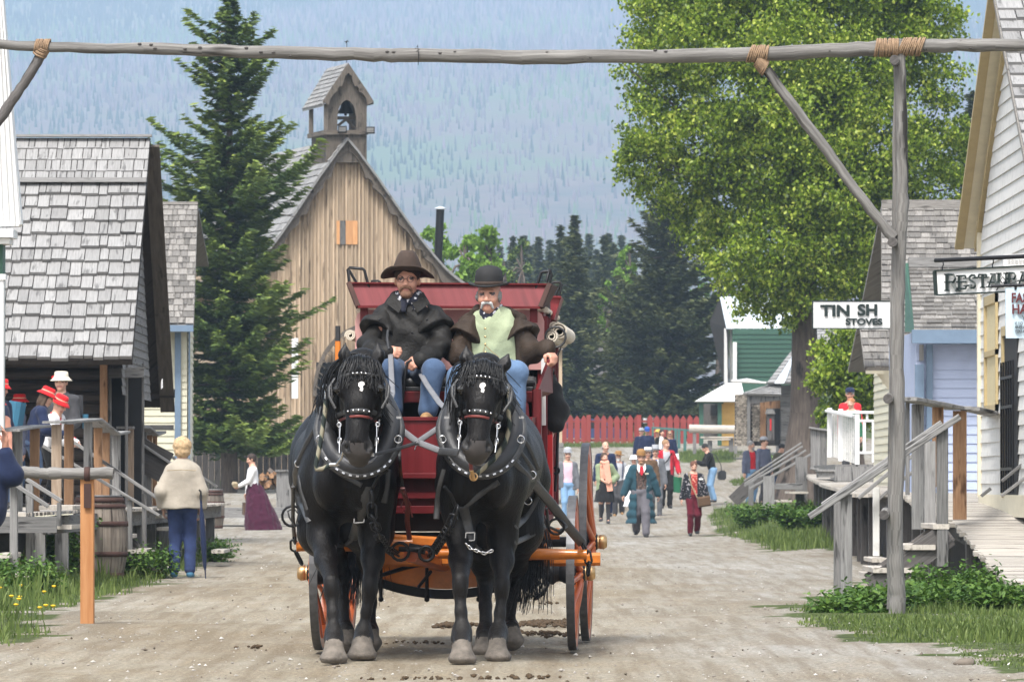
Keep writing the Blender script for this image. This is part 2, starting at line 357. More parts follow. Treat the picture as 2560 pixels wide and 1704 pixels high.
sx_ = t.n('ShaderNodeSeparateXYZ'); t.l(co, sx_.inputs[0]); cm = t.math('ABSOLUTE', t.math('ADD', sx_.outputs[0], t.math('ADD', .0, t.math('MULTIPLY', big, 2.5)))); c = t.mix(t.ramp(t.math('DIVIDE', cm, 6.0), [(.25, (1,) * 3), (.6, (0,) * 3)]), c, t.mix(1.0, c, (.97, .91, .80), 'MULTIPLY')); t.bump(fine, .9, .03); M['ground'] = t.out(c, .95, 0, .2)
tag(npmesh('ground', np.stack([GX, GY, GZ], -1).reshape(-1, 3), F, M['ground'], smooth=True, col=gm.reshape(-1).astype(float)), kind='structure')

# ---------------- mountain ----------------
MK = 2.1; mx = np.linspace(-3200, 3200, 160); my = np.linspace(1900, 9900, 140); MX, MY = np.meshgrid(mx, my)
def mz(X, Y):
    X = X / MK; Y = Y / MK
    ridge = 425 - 92 / (1 + np.exp(-(X - 318) / 26)) + 10 * vnoise(X, Y * 0, .012, 11)
    ridge = np.where(X < 200, 430, ridge); t_ = np.clip((Y - 900) / 3200, 0, 1)
    z = 16 + (ridge - 16) * t_ ** 1.1; z = np.where(Y > 4100, ridge - (Y - 4100) * .5, z)
    return (z + 14 * vnoise(X, Y, .006, 12) * t_ * (1 - t_) * 3) * MK
MZ = mz(MX, MY); nr, nc = MX.shape; ii = np.arange(nr * nc).reshape(nr, nc)
F = np.stack([ii[:-1, :-1], ii[:-1, 1:], ii[1:, 1:], ii[1:, :-1]], -1).reshape(-1, 4)
t = NT('forested_slope'); co = t.coord(); n = t.noise(co, .003, 5, .7)
c = t.ramp(n, [(.35, (.06, .085, .08)), (.5, (.15, .12, .12)), (.65, (.11, .15, .09))]); M['hill'] = t.out(c, .95, 0, .1)
tag(npmesh('mountain', np.stack([MX, MY, MZ], -1).reshape(-1, 3), F, M['hill'], smooth=True), kind='structure')
N = 150000; X = np.random.uniform(-520, 520, N); Y = np.sqrt(np.random.uniform(1000 ** 2, 4150 ** 2, N)); keep = np.abs(X) < .105 * Y + 40; X, Y = X[keep], Y[keep]; N = len(X)
X = X * MK; Y = Y * MK; Z = mz(X, Y); Hh = np.random.uniform(6, 16, N) * (.25 + Y / 9500); Wd = Hh * np.random.uniform(.10, .16, N); k = 5
ang = np.arange(k) * 2 * math.pi / k
V = np.zeros((N, k + 1, 3)); V[:, :k, 0] = X[:, None] + Wd[:, None] * np.cos(ang); V[:, :k, 1] = Y[:, None] + Wd[:, None] * np.sin(ang); V[:, :k, 2] = (Z - 1)[:, None]
V[:, k] = np.stack([X, Y, Z + Hh], -1); b = (np.arange(N) * (k + 1))[:, None]
F = np.stack([np.stack([b[:, 0] + i, b[:, 0] + (i + 1) % k, b[:, 0] + k], -1) for i in range(k)], 1).reshape(-1, 3)
zone = vnoise(X, Y * .4, .0052, 21); zone2 = vnoise(X, Y * .4, .0095, 22)
rr = .25 + .1 * np.random.randn(N); rr = np.where((zone > .15) & (np.random.rand(N) < .7), .55 + .06 * np.random.randn(N), rr)
rr = np.where((zone2 > .35) & (np.random.rand(N) < .6), .85 + .06 * np.random.randn(N), rr)
t = NT('distant_conifers'); c = t.ramp(t.attr(), [(0, (.04, .06, .065)), (.35, (.06, .085, .08)), (.5, (.16, .13, .16)), (.66, (.26, .20, .24)), (.8, (.11, .18, .10)), (1, (.19, .27, .15))])
M['fartree'] = t.out(c, .9, 0, .1)
tag(npmesh('mountain_forest', V.reshape(-1, 3), F, M['fartree'], rnd=np.repeat(rr, k)), 'hazy forest covering the far mountainside', 'forest', kind='stuff')

# ---------------- trees ----------------
def leafmesh(name, Pn, A, B, mat, parent, rnd, curl=.0):
    """one small diamond-shaped leaf (4 verts) per row: centre Pn, half axes A, B"""
    N = len(Pn); V = np.stack([Pn - A, Pn + B, Pn + A, Pn - B], 1).reshape(-1, 3); F = np.arange(4 * N).reshape(N, 4)
    return npmesh(name, V, F, mat, parent, rnd=rnd, shift=True)
def unit(v): return v / (np.linalg.norm(v, axis=-1, keepdims=True) + 1e-9)
M['spruce'] = m_leaf('spruce_needles', [(.010, .026, .008), (.038, .075, .018), (.11, .165, .03), (.28, .34, .07)], trans=.1, rough=.6)
M['spruced'] = m_leaf('dark_spruce_needles', [(.012, .022, .008), (.030, .045, .016), (.065, .082, .026), (.12, .13, .045)], trans=.08, rough=.65)
M['poplar'] = m_leaf('poplar_leaves', [(.03, .06, .004), (.11, .18, .010), (.26, .37, .028), (.58, .64, .12)], trans=.4, rough=.42)
M['aspen'] = m_leaf('young_aspen_leaves', [(.10, .19, .02), (.17, .30, .035), (.26, .42, .06)], trans=.35)
def spruce(name, label, loc, H, W, seed, nb=26, lv=60, leaf=.11, mat='spruce', group=None, base=.07, trunk=.2, prof_=None, lean=0):
    r = np.random.RandomState(seed); o = thing(name, label, 'tree', loc, group)
    L0 = Vector(loc); tb = MB(); tb.tube([L0 + Vector((lean * H * q * q, 0, H * q)) for q in np.linspace(0, .98, 12)], [trunk * (1 - q) + .012 for q in np.linspace(0, .98, 12)], 8, jit=.06); 
    PP, AA, BB, RR = [], [], [], []
    for q in np.linspace(base, .99, lv):
        L = W / 2 * ((1 - q) ** .82 + .015) * (prof_(q) if prof_ else 1)
        nbr = max(4, int(nb * (.35 + .65 * (1 - q)))) ; a0 = r.uniform(0, 6.28)
        for j in range(nbr):
            a = a0 + j * 6.283 / nbr + r.uniform(-.35, .35); Lb = L * r.uniform(.38, 1.15) * (1.0 + .25 * math.sin(3 * a + seed) + .22 * math.sin(2 * a + q * 40)); z0 = H * q + r.uniform(-.12, .12) * H / lv * 2
            n = max(5, int(Lb / (leaf * .42))); tt = (np.arange(n) + r.rand(n)) / n; tt = tt ** .75
            sag = (.30 - .55 * q)  # lower branches droop, tips turn up
            dz = -Lb * sag * tt * 1.1 + Lb * .30 * tt ** 3
            cx, cy = math.cos(a), math.sin(a); c0 = np.stack([cx * Lb * tt + lean * H * q * q, cy * Lb * tt, z0 + dz], -1)
            for side in (-1, 0, 1, 2):
                wd = (1 - tt * .75) * Lb * .22 * (side if side < 2 else 0) * r.uniform(.3, 1, n); c = c0.copy(); c[:, 0] += -cy * wd; c[:, 1] += cx * wd; c[:, 2] += -np.abs(wd) * .35 - (leaf * .8 if side == 2 else 0) * r.rand(n) + r.uniform(-.3, .3, n) * leaf
                d = np.stack([cx - cy * side * .8 + r.uniform(-.4, .4, n), cy + cx * side * .8 + r.uniform(-.4, .4, n), .1 - .5 * (side == 2) + r.uniform(-.5, .3, n)], -1); d = unit(d)
                up = unit(np.stack([r.uniform(-.8, .8, n), r.uniform(-.8, .8, n), r.uniform(.2, 1, n)], -1)); b_ = unit(np.cross(d, up))
                s_ = leaf * r.uniform(.7, 1.4, n)[:, None]; PP.append(c); AA.append(d * s_); BB.append(b_ * s_ * .26)
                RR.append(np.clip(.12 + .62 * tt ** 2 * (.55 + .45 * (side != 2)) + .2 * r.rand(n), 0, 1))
        if q < .9 and len(tb.f) < 4000:
            a = r.uniform(0, 6.28); tb.tube([L0 + Vector((0, 0, H * q)), L0 + Vector((math.cos(a) * L * .7, math.sin(a) * L * .7, H * q - L * .1))], [trunk * .16, .01], 5)
    tb.build('trunk', M['bark'], o)
    Pn = np.concatenate(PP) + np.array(L0); leafmesh('crown', Pn, np.concatenate(AA), np.concatenate(BB), M[mat], o, np.concatenate(RR)); return o
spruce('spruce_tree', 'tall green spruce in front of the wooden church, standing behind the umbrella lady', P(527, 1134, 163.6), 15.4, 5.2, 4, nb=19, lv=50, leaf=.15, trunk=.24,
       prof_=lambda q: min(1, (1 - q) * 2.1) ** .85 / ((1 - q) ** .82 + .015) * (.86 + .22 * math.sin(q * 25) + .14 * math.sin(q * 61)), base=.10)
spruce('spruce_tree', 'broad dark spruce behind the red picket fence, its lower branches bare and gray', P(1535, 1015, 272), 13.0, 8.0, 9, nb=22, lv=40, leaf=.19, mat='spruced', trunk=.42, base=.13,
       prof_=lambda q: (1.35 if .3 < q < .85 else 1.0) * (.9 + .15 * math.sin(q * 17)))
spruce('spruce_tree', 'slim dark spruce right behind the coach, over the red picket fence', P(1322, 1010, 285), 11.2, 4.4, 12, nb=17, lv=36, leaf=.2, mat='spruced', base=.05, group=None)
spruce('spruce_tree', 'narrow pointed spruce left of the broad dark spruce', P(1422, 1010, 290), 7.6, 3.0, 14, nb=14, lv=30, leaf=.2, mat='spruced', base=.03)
# broadleaf tree
def broadleaf(name, label, loc, trunkpts, trad, blobs, nleaf, leaf, mat, seed, group=None, nlimb=40, flare=0):
    r = np.random.RandomState(seed); o = thing(name, label, 'tree', loc, group); tb = MB()
    tb.tube(trunkpts, trad, 14, jit=.07)
    PP = []; tot = sum(b[3] ** 3 for b in blobs) ; top = Vector(trunkpts[-1])
    for (bx_, by, bz, br) in blobs:
        k = int(nlimb * br ** 3 / tot) + 1; c = Vector((bx_, by, bz))
        for _ in range(max(1, k // 3)):
            e = c + Vector(r.uniform(-.6, .6, 3)) * br; zz = min(max(e.z - abs(e.x - top.x) * .9 - .8, trunkpts[len(trunkpts) // 2][2]), top.z)
            st = min(trunkpts, key=lambda p: abs(p[2] - zz)); m_ = (Vector(st) + e) / 2 + Vector((0, 0, .25)); tb.tube([st, m_, e], [trad[-1] * .6 + .03, .05, .015], 6)
        nt_ = int(nleaf * br ** 2.4 / sum(b[3] ** 2.4 for b in blobs)); ncl = max(6, nt_ // 60)
        u = unit(r.randn(ncl, 3)); cc = np.array(c) + u * (br * (.45 + .62 * r.rand(ncl, 1) ** .6)) * np.array([1, 1, .92])
        rep = np.repeat(cc, nt_ // ncl, 0); dn = r.randn(len(rep), 3) * np.array([.17, .17, .13]) * (br ** .4) ; dn[:, 2] -= .1 * r.rand(len(rep)); PP.append(rep + dn)
    tb.build('trunk', M['bark'], o); Pn = np.concatenate(PP); n = len(Pn)
    d = unit(np.stack([r.uniform(-.7, .7, n), r.uniform(-.7, .7, n), r.uniform(-1, .15, n)], -1)); b_ = unit(np.cross(d, unit(r.randn(n, 3)))); s_ = leaf * r.uniform(.7, 1.3, n)[:, None]
    leafmesh('crown', Pn, d * s_, b_ * s_ * .62, M[mat], o, r.rand(n) ** 1.3); return o
pb = P(1845, 1168, 150); D = 150
def PB(x, y, dd, rpx): p = P(x, y, D + dd); return (p.x, p.y, p.z, rpx / 87)
tp = [P(1840, 1175, D), P(1846, 1060, D), P(1852, 950, D), P(1852, 830, D), P(1850, 700, D), P(1858, 540, D), P(1865, 380, D), P(1868, 200, D), P(1865, 20, D), P(1860, -200, D)]
tr = [.85, .56, .40, .34, .31, .28, .24, .2, .15, .08]
bl = [PB(1500, 60, 0, 80), PB(1540, 190, .6, 95), PB(1500, 290, -.5, 70), PB(1475, 380, 0, 62), PB(1560, 420, .5, 85), PB(1640, 330, -1, 100), PB(1600, 90, -1, 105), PB(1700, 60, 1, 115),
      PB(1700, 200, -1.5, 110), PB(1760, 380, -1.2, 110), PB(1700, 480, 0, 100), PB(1620, 520, .8, 70), PB(1690, 600, -.6, 72), PB(1790, 560, -1.6, 105), PB(1820, 120, -1.6, 120), PB(1870, 270, -2, 120),
      PB(1900, 420, -2, 115), PB(1930, 560, -1.5, 110), PB(1850, 640, -1.2, 85), PB(1760, 660, -.4, 75), PB(1960, 160, -1, 120), PB(2030, 320, -1.2, 110), PB(2060, 470, -.5, 100), PB(2050, 80, 0, 110),
      PB(2130, 180, .3, 85), PB(2140, 350, .3, 85), PB(2170, 520, .4, 70), PB(2120, 600, .5, 90), PB(2140, 40, 0, 75), PB(1960, 680, 0, 75), PB(1800, -60, 0, 150), PB(1980, -60, 0, 150), PB(2040, 620, .3, 80), PB(1580, -50, 0, 130),
      PB(1440, 345, 0, 26), PB(1432, 150, 0, 24), PB(2200, 300, 0, 40), PB(2205, 420, 0, 45), PB(1720, 700, -.8, 38), PB(1800, 735, -.9, 32), PB(1850, 330, 1.5, 150), PB(1980, 500, 2, 130)]
broadleaf('poplar_tree', 'huge broad leafy poplar rising behind the TIN SH sign, with a thick furrowed trunk', pb, tp, tr, bl, 205000, .059, 'poplar', 5, nlimb=160)
pb2 = P(1985, 1090, 135); D = 135
tp = [P(1985, 1100, D), P(1975, 1000, D), P(1965, 900, D), P(1955, 810, D)]
bl = [PB(1950, 800, 0, 48), PB(1920, 860, -.3, 42), PB(1985, 870, 0, 55), PB(1960, 930, .3, 45), PB(1915, 960, 0, 28), PB(2010, 800, .3, 45), PB(1900, 800, 0, 22), PB(1935, 1000, 0, 30), PB(1885, 870, 0, 22), PB(2020, 930, .5, 50)]
broadleaf('poplar_tree', 'low leafy young tree behind the white balustrade, below the TIN SH sign', pb2, tp, [.09, .07, .05, .03], bl, 16000, .06, 'poplar', 6, nlimb=30)
# distant trees: a few source trees, copied with shared meshes
sources = []
for i in range(4):
    sources.append(spruce('spruce_tree', 'x', (0, 0, 0), 16, 5.6 + i * .5, 30 + i, nb=12, lv=26, leaf=.42, mat='spruced', trunk=.2, base=.04))
rr = random.Random(4)
spots = [(1180, 545, 420), (1205, 540, 400), (1240, 548, 430), (1268, 575, 400), (1290, 520, 350), (1390, 540, 380), (1345, 585, 440), (1410, 560, 420), (1372, 575, 460), (1220, 565, 500), (1150, 570, 480),
         (1130, 575, 500), (1110, 560, 520), (1180, 575, 480), (1310, 560, 480), (1330, 545, 520), (1355, 540, 560), (1400, 535, 500), (1430, 545, 540), (1450, 560, 440), (1440, 600, 380), (1290, 610, 400),
         (1375, 625, 380), (1330, 640, 360), (1255, 600, 470), (1160, 600, 420), (1095, 600, 450), (1065, 590, 500), (1290, 575, 560), (1420, 575, 580), (1265, 555, 600), (1305, 545, 620), (1395, 565, 620), (1230, 560, 620),
         (1350, 660, 330), (1390, 640, 340), (2238, 215, 260), (1405, 700, 320), (1290, 690, 310), (1360, 720, 315)]
desc = ['tall', 'thin', 'short', 'dense']
for i, (x, y, d) in enumerate(spots):
    s_ = sources[i] if i < 4 else copy_tree(sources[i % 4]); top = P(x, y, d); b = P(x, y, d); z0 = float(gz(top.x, d)); z0 = max(z0, 2.5)
    k = (top.z - z0) / 16; s_.location = (top.x, d, z0); s_.rotation_euler[2] = rr.uniform(0, 6.28)
    kw = min(k, 1.2) * rr.uniform(.8, 1.05); s_.scale = (kw, kw, k)
    tag(s_, 'dark pointed conifer in the forest behind the coach roof, below the mountain', 'tree', 'conifers of the far forest')
    if x > 2200: tag(s_, 'lone dark conifer top poking out between the leafy poplar and the white gable'); del s_['group']
def aspen(x, y0, y1, d, wpx, seed, label, n=2600, mat='aspen', lf=.13):
    ppm = 13090 / d; b = P(x, y1, d); zt = P(x, y0, d).z; r = random.Random(seed); h = zt - b.z; W = wpx / ppm
    tp = [b, b + Vector((.1, 0, h * .4)), b + Vector((.15, 0, h * .7)), b + Vector((.1, 0, h * .93))]
    bl = [(b.x + r.uniform(-.5, .5) * W * (1 - abs(q - .45)), d + r.uniform(-.4, .4) * W, b.z + h * q, W * r.uniform(.14, .26) * (1.15 - q * .6)) for q in np.linspace(.3, .95, 12)]
    return broadleaf('aspen_tree', label, b, tp, [.14, .1, .07, .03], bl, n, lf, mat, seed, nlimb=20)
aspen(1000, 505, 760, 240, 70, 41, 'yellow-green young aspen directly behind the black stovepipe', 3000)
aspen(1062, 540, 760, 235, 80, 42, 'yellow-green aspen between the stovepipe and the bowler hat', 3400)
aspen(1120, 520, 760, 245, 85, 43, 'tallest yellow-green aspen, rising above the older driver', 3600)
aspen(1155, 590, 780, 250, 50, 44, 'small yellow-green aspen right of the bowler hat', 1800)
aspen(1195, 545, 800, 300, 62, 45, 'olive green pine-like tree above the red roof seat', 3000, 'spruce', .12)
aspen(1650, 560, 900, 300, 110, 46, 'pale green leafy tree behind the green building, left of the poplar trunk', 5200, 'aspen', .1)
aspen(1445, 560, 800, 310, 60, 47, 'pale green aspen peeping out left of the broad dark spruce', 1800)
aspen(1395, 640, 860, 318, 40, 48, 'small pale aspen between the two dark spruces', 900)
# ---------------- building helpers ----------------
def shingle(mb, e0, e1, r1, r0, rows, wd, th=.03, m=0, over=1.25, jit=.02):
    """overlapping wooden shakes on the plane eave e0-e1, ridge r0-r1 (bilinear)"""
    e0, e1, r0, r1 = map(Vector, (e0, e1, r0, r1)); n = (e1 - e0).cross(r0 - e0).normalized()
    if n.z < 0: n = -n
    for i in range(rows):
        t0 = i / rows; t1 = min((i + over) / rows, 1.0); W = lerp(e0, r0, t0); E = lerp(e1, r1, t0); W1 = lerp(e0, r0, t1); E1 = lerp(e1, r1, t1); L = (E - W).length; x = 0
        while x < L:
            ww = wd * random.uniform(.55, 1.45); x1 = min(x + ww, L); a, b = x / L, x1 / L
            if L - x1 < wd * .3: b = 1; x1 = L
            g = .006 / L; dn = (W - W1).normalized() * random.uniform(-jit, jit) * 1.2; lift = n * (th + random.uniform(0, th * .35))
            p = [lerp(W, E, a + g) + dn + lift, lerp(W, E, b - g) + dn + lift, lerp(W1, E1, b - g) + n * .004, lerp(W1, E1, a + g) + n * .004]
            q = [lerp(W, E, a + g) + dn + lift - n * th, lerp(W, E, b - g) + dn + lift - n * th]
            o = random.random() * 20; l = (W1 - W).length; ww = x1 - x
            mb.add(p + q, [[0, 1, 2, 3], [0, 4, 5, 1], [0, 3, 4], [1, 5, 2]], [[(o, o), (o, o + ww), (o + l, o + ww), (o + l, o)], [(o, o)] * 4, [(o, o)] * 3, [(o, o)] * 3], random.random(), m)
            x = x1
def sheet(mb, pts, n, th, m=0): mb.prism(pts, Vector(n).normalized() * th, m)
def clap(mb, a, b, z0, z1, hb, nrm, xr=None, m=0, th=.02):
    a = Vector(a); b = Vector(b); n = Vector(nrm).normalized(); z = z0
    while z < z1 - .01:
        zz = min(z + hb, z1); t0, t1 = xr((z + zz) / 2) if xr else (0, 1)
        if t1 > t0:
            A = lerp(a, b, t0); B = lerp(a, b, t1); A.z = B.z = z; up = Vector((0, 0, zz - z)); o = random.random() * 20; L = (B - A).length
            v = [A + n * th, B + n * th, B + up + n * .004, A + up + n * .004, A, B]; f = [[0, 1, 2, 3], [4, 5, 1, 0]]
            if (B - A).cross(up).dot(n) < 0: f = [x[::-1] for x in f]
            mb.add(v, f, [[(o, o), (o + L, o), (o + L, o + hb), (o, o + hb)][::(1 if len(f[0]) else 1)], [(o, o)] * 4], random.random(), m)
        z = zz
def post(mb, c, xc, y0, y1, d, wpx, dep=None, m=0, r=None, ch=.006, zb=None):
    k = CR[c][2] * d / FPX; p0 = P(xc, y1, d, c); p1 = P(xc, y0, d, c); w_ = wpx * k
    if zb is not None: p0.z = zb
    mb.beam(p0, p1, w_, dep or w_, up=(0, 1, 0), m=m, r=r, ch=ch)
def rail(mb, c, pts, hpx, dep=.14, m=0, r=None, up=(0, 0, 1), ch=.006):
    """pts: (x, y, d) crop points"""
    for a, b in zip(pts, pts[1:]):
        pa, pb_ = P(*a, c), P(*b, c); k = CR[c][2] * (a[2] + b[2]) / 2 / FPX; mb.beam(pa, pb_, dep, hpx * k, up=up, m=m, r=r, ch=ch)
# ---------------- entrance gate of poles ----------------
def wob(pts, n, amp, seed):
    r = random.Random(seed); out = []
    for i in range(n):
        t = i / (n - 1) * (len(pts) - 1); k = min(int(t), len(pts) - 2); p = lerp(Vector(pts[k]), Vector(pts[k + 1]), t - k); out.append(p + Vector((r.uniform(-1, 1), r.uniform(-1, 1), r.uniform(-1, 1))) * amp)
    return out
D = 45.6
g = thing('pole_gateway', 'tall gateway of gray poles lashed with rope, its crossbeam spanning the street', 'gateway', P(2062, 1428, D))
b = MB(); pts = [P(x, y, D) for x, y in [(-330, 98), (0, 103), (200, 110), (420, 114), (640, 121), (860, 126), (960, 128), (1200, 132), (1450, 130), (1745, 124), (1950, 115), (2068, 108), (2200, 104), (2420, 104)]]
rad = [.038, .040, .043, .048, .051, .054, .055, .058, .054, .057, .060, .060, .053, .047]
W_ = wob(pts, 66, .006, 1); b.tube(W_, [float(np.interp(i / 65 * 13, range(14), rad)) * random.uniform(.93, 1.07) for i in range(66)], 14, jit=.03); 
for i in range(26):
    x = random.uniform(0, 2300); p = P(x, float(np.interp(x, [0, 860, 1200, 2068, 2356], [103, 126, 132, 108, 104])), D); a = random.uniform(-.8, .8); b.ell(p + Vector((0, -.05 * math.cos(a), .05 * math.sin(a))), .018, .014, .010, 6, m=1)
b.build('crossbeam', [M['log'], M['grayd']], g)
b = MB(); pts = [P(x, y, D) for x, y in [(2062, 1432), (2066, 1360), (2058, 1250), (2068, 1000), (2064, 800), (2072, 560), (2078, 430), (2074, 260), (2070, 92)]]
b.tube(wob(pts, 50, .006, 2), [lerp(.069, .041, (i / 49) ** .8) * random.uniform(.94, 1.06) for i in range(50)], 12, jit=.035); b.build('post', M['log'], g)
b = MB(); b.tube(wob([P(2054, 1400, D + .2), P(2056, 900, D + .18), P(2060, 560, D + .15), P(2064, 120, D + .12)], 30, .005, 3), [lerp(.046, .026, i / 29) for i in range(30)], 10, jit=.04); b.build('back_post', M['log'], g)
b = MB(); b.tube(wob([P(-232, 1432, D), P(-228, 700, D), P(-222, 90, D)], 30, .01, 4), [lerp(.09, .055, i / 29) for i in range(30)], 10, jit=.04); b.build('post', M['log'], g)
b = MB(); b.tube(wob([P(1762, 160, D), P(1860, 290, D), P(1960, 425, D), P(2056, 548, D - .02)], 24, .005, 5), [.042 * random.uniform(.93, 1.07) for i in range(24)], 10, jit=.03); b.build('brace', M['log'], g)
b = MB(); b.tube(wob([P(98, 122, D), P(50, 200, D), P(-2, 275, D), P(-215, 560, D)], 24, .005, 6), [.042 * random.uniform(.93, 1.07) for i in range(24)], 10, jit=.03); b.build('brace', M['grayd'], g)
for x, y in [(2058, 138), (2053, 557), (2043, 917), (2034, 1184)]:
    b = MB(); p = P(x, y, D - .2); rr_ = .040; b.tube([p, p + Vector((.03, .3, .01)), p + Vector((.05, .55, .02))], rr_, 12, jit=.02, m=0); b.tube([p + Vector((0, -.004, 0)), p + Vector((0, .001, 0))], rr_ * .93, 12, m=1); b.build('cross_peg', [M['log'], M['grayd']], g)
def lashing(c0, axis, rb, n, wid, tilt=0.0):
    b = MB(); ax = Vector(axis).normalized(); u = ax.orthogonal().normalized(); v = ax.cross(u)
    for i in range(n):
        o = c0 + ax * (i / (n - 1) - .5) * wid; ti = tilt + random.uniform(-.12, .12); rr_ = rb * random.uniform(1.0, 1.06)
        b.tube([o + (u * math.cos(a) + v * math.sin(a)) * rr_ + ax * math.sin(a + 1) * ti * rb for a in np.linspace(0, 6.283, 17)[:-1]], .0085, 5, closed=True)
    b.build('rope_lashing', M['rope'], g)
bm = P(1745, 124, D); lashing(bm, (1, 0, .0), .064, 10, .14, .3); lashing(P(1752, 146, D), (.6, 0, -.8), .054, 9, .10, .5)
lashing(P(2040, 110, D), (1, 0, 0), .068, 12, .17, .1); lashing(P(2097, 108, D), (1, 0, 0), .068, 12, .17, .4); lashing(P(97, 106, D), (1, 0, 0), .050, 8, .1, .3); lashing(P(96, 118, D), (.5, 0, .8), .050, 5, .06, .4)
b = MB(); b.tube([P(961, 104, D - .08), P(963, 128, D - .085), P(962, 150, D - .07)], .0025, 4); b.tube([P(961, 106, D - .08), P(955, 112, D - .07), P(966, 114, D - .08), P(958, 118, D - .08)], .0025, 4); b.build('wire', M['iron'], g)
# ---------------- hitching rail at left ----------------
D = 44.2; g = thing('hitching_rail', 'hitching rail of a rough gray log strapped on an orange brown post, front left', 'hitching rail', P(200, 1436, D))
b = MB(); post(b, 'S', 201, 1090, 1436, D, 31, .10, r=.4); b.build('post', M['orangepost'], g)
b = MB(); b.tube(wob([P(-160, 1092, D - .05), P(0, 1090, D - .05), P(60, 1086, D - .05), P(120, 1089, D - .05), P(262, 1088, D - .05)], 34, .004, 8), [.045 * random.uniform(.9, 1.1) for i in range(34)], 12, jit=.03); b.build('log', M['log'], g)
b = MB(); post(b, 'S', 201, 1112, 1168, D - .07, 16, .012, ch=0); pc = P(201, 1090, D - .05); b.tube([pc + Vector((0, -math.cos(a) * .055, math.sin(a) * .055)) for a in np.linspace(-1.2, 3.6, 12)], .026, 6, flat=.15, up=None); b.build('iron_strap', M['rust'], g)
b = MB(); b.bx(-5.9, -5.8, 44.0, 44.12, 0, 1.12); b.build('post', M['orangepost'], g)
# ---------------- left: white false-front at the edge ----------------
D = 60; g = thing('white_building', 'white painted building cut off by the left edge, with ribbed gable', 'building', P(-60, 1240, D))
b = MB(); b.prism([P(-330, 60, D), P(-60, -60, D), P(4, -30, D), P(49, 515, D), P(43, 520, D), P(-330, 528, D)], (0, .25, 0))
for x in (-30, -12, 5, 20, 33, 44):
    t_ = (x + 60) / 109; b.tube([P(min(x, lerp(4, 49, .1) - (49 - x) * .55) if x < 44 else 5, 0, D - .02), P(x, 516, D - .02)], .012, 6)
b.build('gable', M['whitep'], g)
b = MB(); b.bx(P(-330, 0, D).x, P(36, 0, D).x, D - .25, D + .3, P(0, 548, D).z, P(0, 529, D).z); b.bx(P(-80, 0, D).x, P(26, 0, D).x, D - .18, D + .3, P(0, 562, D).z, P(0, 549, D).z); b.build('cornice', M['whitep'], g)
b = MB(); b.bx(P(-330, 0, D).x, P(8, 0, D).x, D, D + .3, .7, P(0, 562, D).z); b.build('wall', M['green'], g)
b = MB(); b.bx(P(-2, 0, D).x, P(14, 0, D).x, D - .2, D - .06, .7, P(0, 645, D).z, ch=.01); b.bx(P(-6, 0, D).x, P(18, 0, D).x, D - .22, D - .04, P(0, 645, D).z, P(0, 632, D).z); b.build('corner_post', M['whitep'], g)
# ---------------- left: shake roofed log cabin ----------------
g = thing('log_cabin', 'dark log cabin with a big gray shake roof, behind the children', 'cabin', (-9, 76, 0.6))
XR = -4.85; e1 = P(304, 828, 72.6); r1 = P(346, 318, 76); f1 = Vector((XR, 79.8, 2.22)); XL = -16
e0 = Vector((XL, e1.y, e1.z)); r0 = Vector((XL, r1.y, r1.z)); f0 = Vector((XL, 79.8, 2.22))
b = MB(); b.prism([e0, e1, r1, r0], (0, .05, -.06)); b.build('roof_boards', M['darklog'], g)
b = MB(); kx = lerp(e1, r1, .79); k0 = lerp(e0, r0, .79); nrm = Vector((0, -.03, .03)); shingle(b, (-9.6, e1.y, e1.z), e1, kx, (-9.6, kx.y, kx.z), 13, .17, .05, jit=.02)
shingle(b, (-9.6, kx.y, kx.z), kx, r1, (-9.6, r1.y, r1.z), 4, .13, .02, jit=.008); b.build('roof', M['shake'], g)
b = MB(); b.beam(Vector((-9.6, r1.y - .03, r1.z + .03)), r1 + Vector((.02, -.03, .03)), .16, .03); b.beam(Vector((-9.6, kx.y - .05, kx.z + .04)), kx + Vector((0, -.05, .04)), .12, .06); b.build('ridge_board', M['shake'], g)
b = MB(); b.prism([f0, f1, r1, r0], (0, -.04, -.05)); 
for q in np.linspace(.03, .97, 16): p = lerp(f1, r1, q); b.beam(p + Vector((.0, -.03, -.04)), p + Vector((-1.2, -.03, -.04)), .03, .02)
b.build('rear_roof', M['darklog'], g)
b = MB(); b.beam(f1 + Vector((.02, 0, -.1)), r1 + Vector((.02, .02, -.1)), .04, .2, up=(1, 0, 0), r=.1); b.beam(P(385, 928, 79.8), P(385, 905, 79.8), .1, .04); b.build('barge_board', M['trim'], g)
b = MB(); b.beam(P(402, 905, 79.6), P(402, 905, 79.6) + Vector((-.6, 0, 0)), .12, .12)
ZD = .80; zt = P(0, 838, 73.6).z; z = ZD
while z < zt: b.tube([(-16, 73.75, z + .07), (P(246, 0, 73.7).x, 73.75, z + .07)], .085, 8); z += .15
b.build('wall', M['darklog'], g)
b = MB(); post(b, 'S', 239, 826, 985, 73.55, 17, .16, zb=ZD); b.build('corner_post', M['fresh'], g)
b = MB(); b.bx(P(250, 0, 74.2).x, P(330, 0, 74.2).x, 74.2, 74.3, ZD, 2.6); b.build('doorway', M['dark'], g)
b = MB(); post(b, 'S', 253, 835, 985, 73.9, 7, zb=ZD, r=.9); post(b, 'S', 291, 835, 985, 73.9, 7, zb=ZD, r=.4); post(b, 'S', 329, 835, 985, 73.9, 6, zb=ZD); b.beam(P(250, 858, 73.85), P(332, 856, 73.85), .1, .13, r=.95); b.build('door_frame', M['gray'], g)
b = MB(); clap(b, (XR - .18, 73.2, 0), (XR - .18, 79, 0), 2.25, 5.4, .11, (1, 0, 0), lambda z: (max(0, (z - 2.6) / 3.1 * .48), 1 - max(0, (z - 2.3) / 3.4 * .52))); b.build('gable_wall', M['gray'], g)
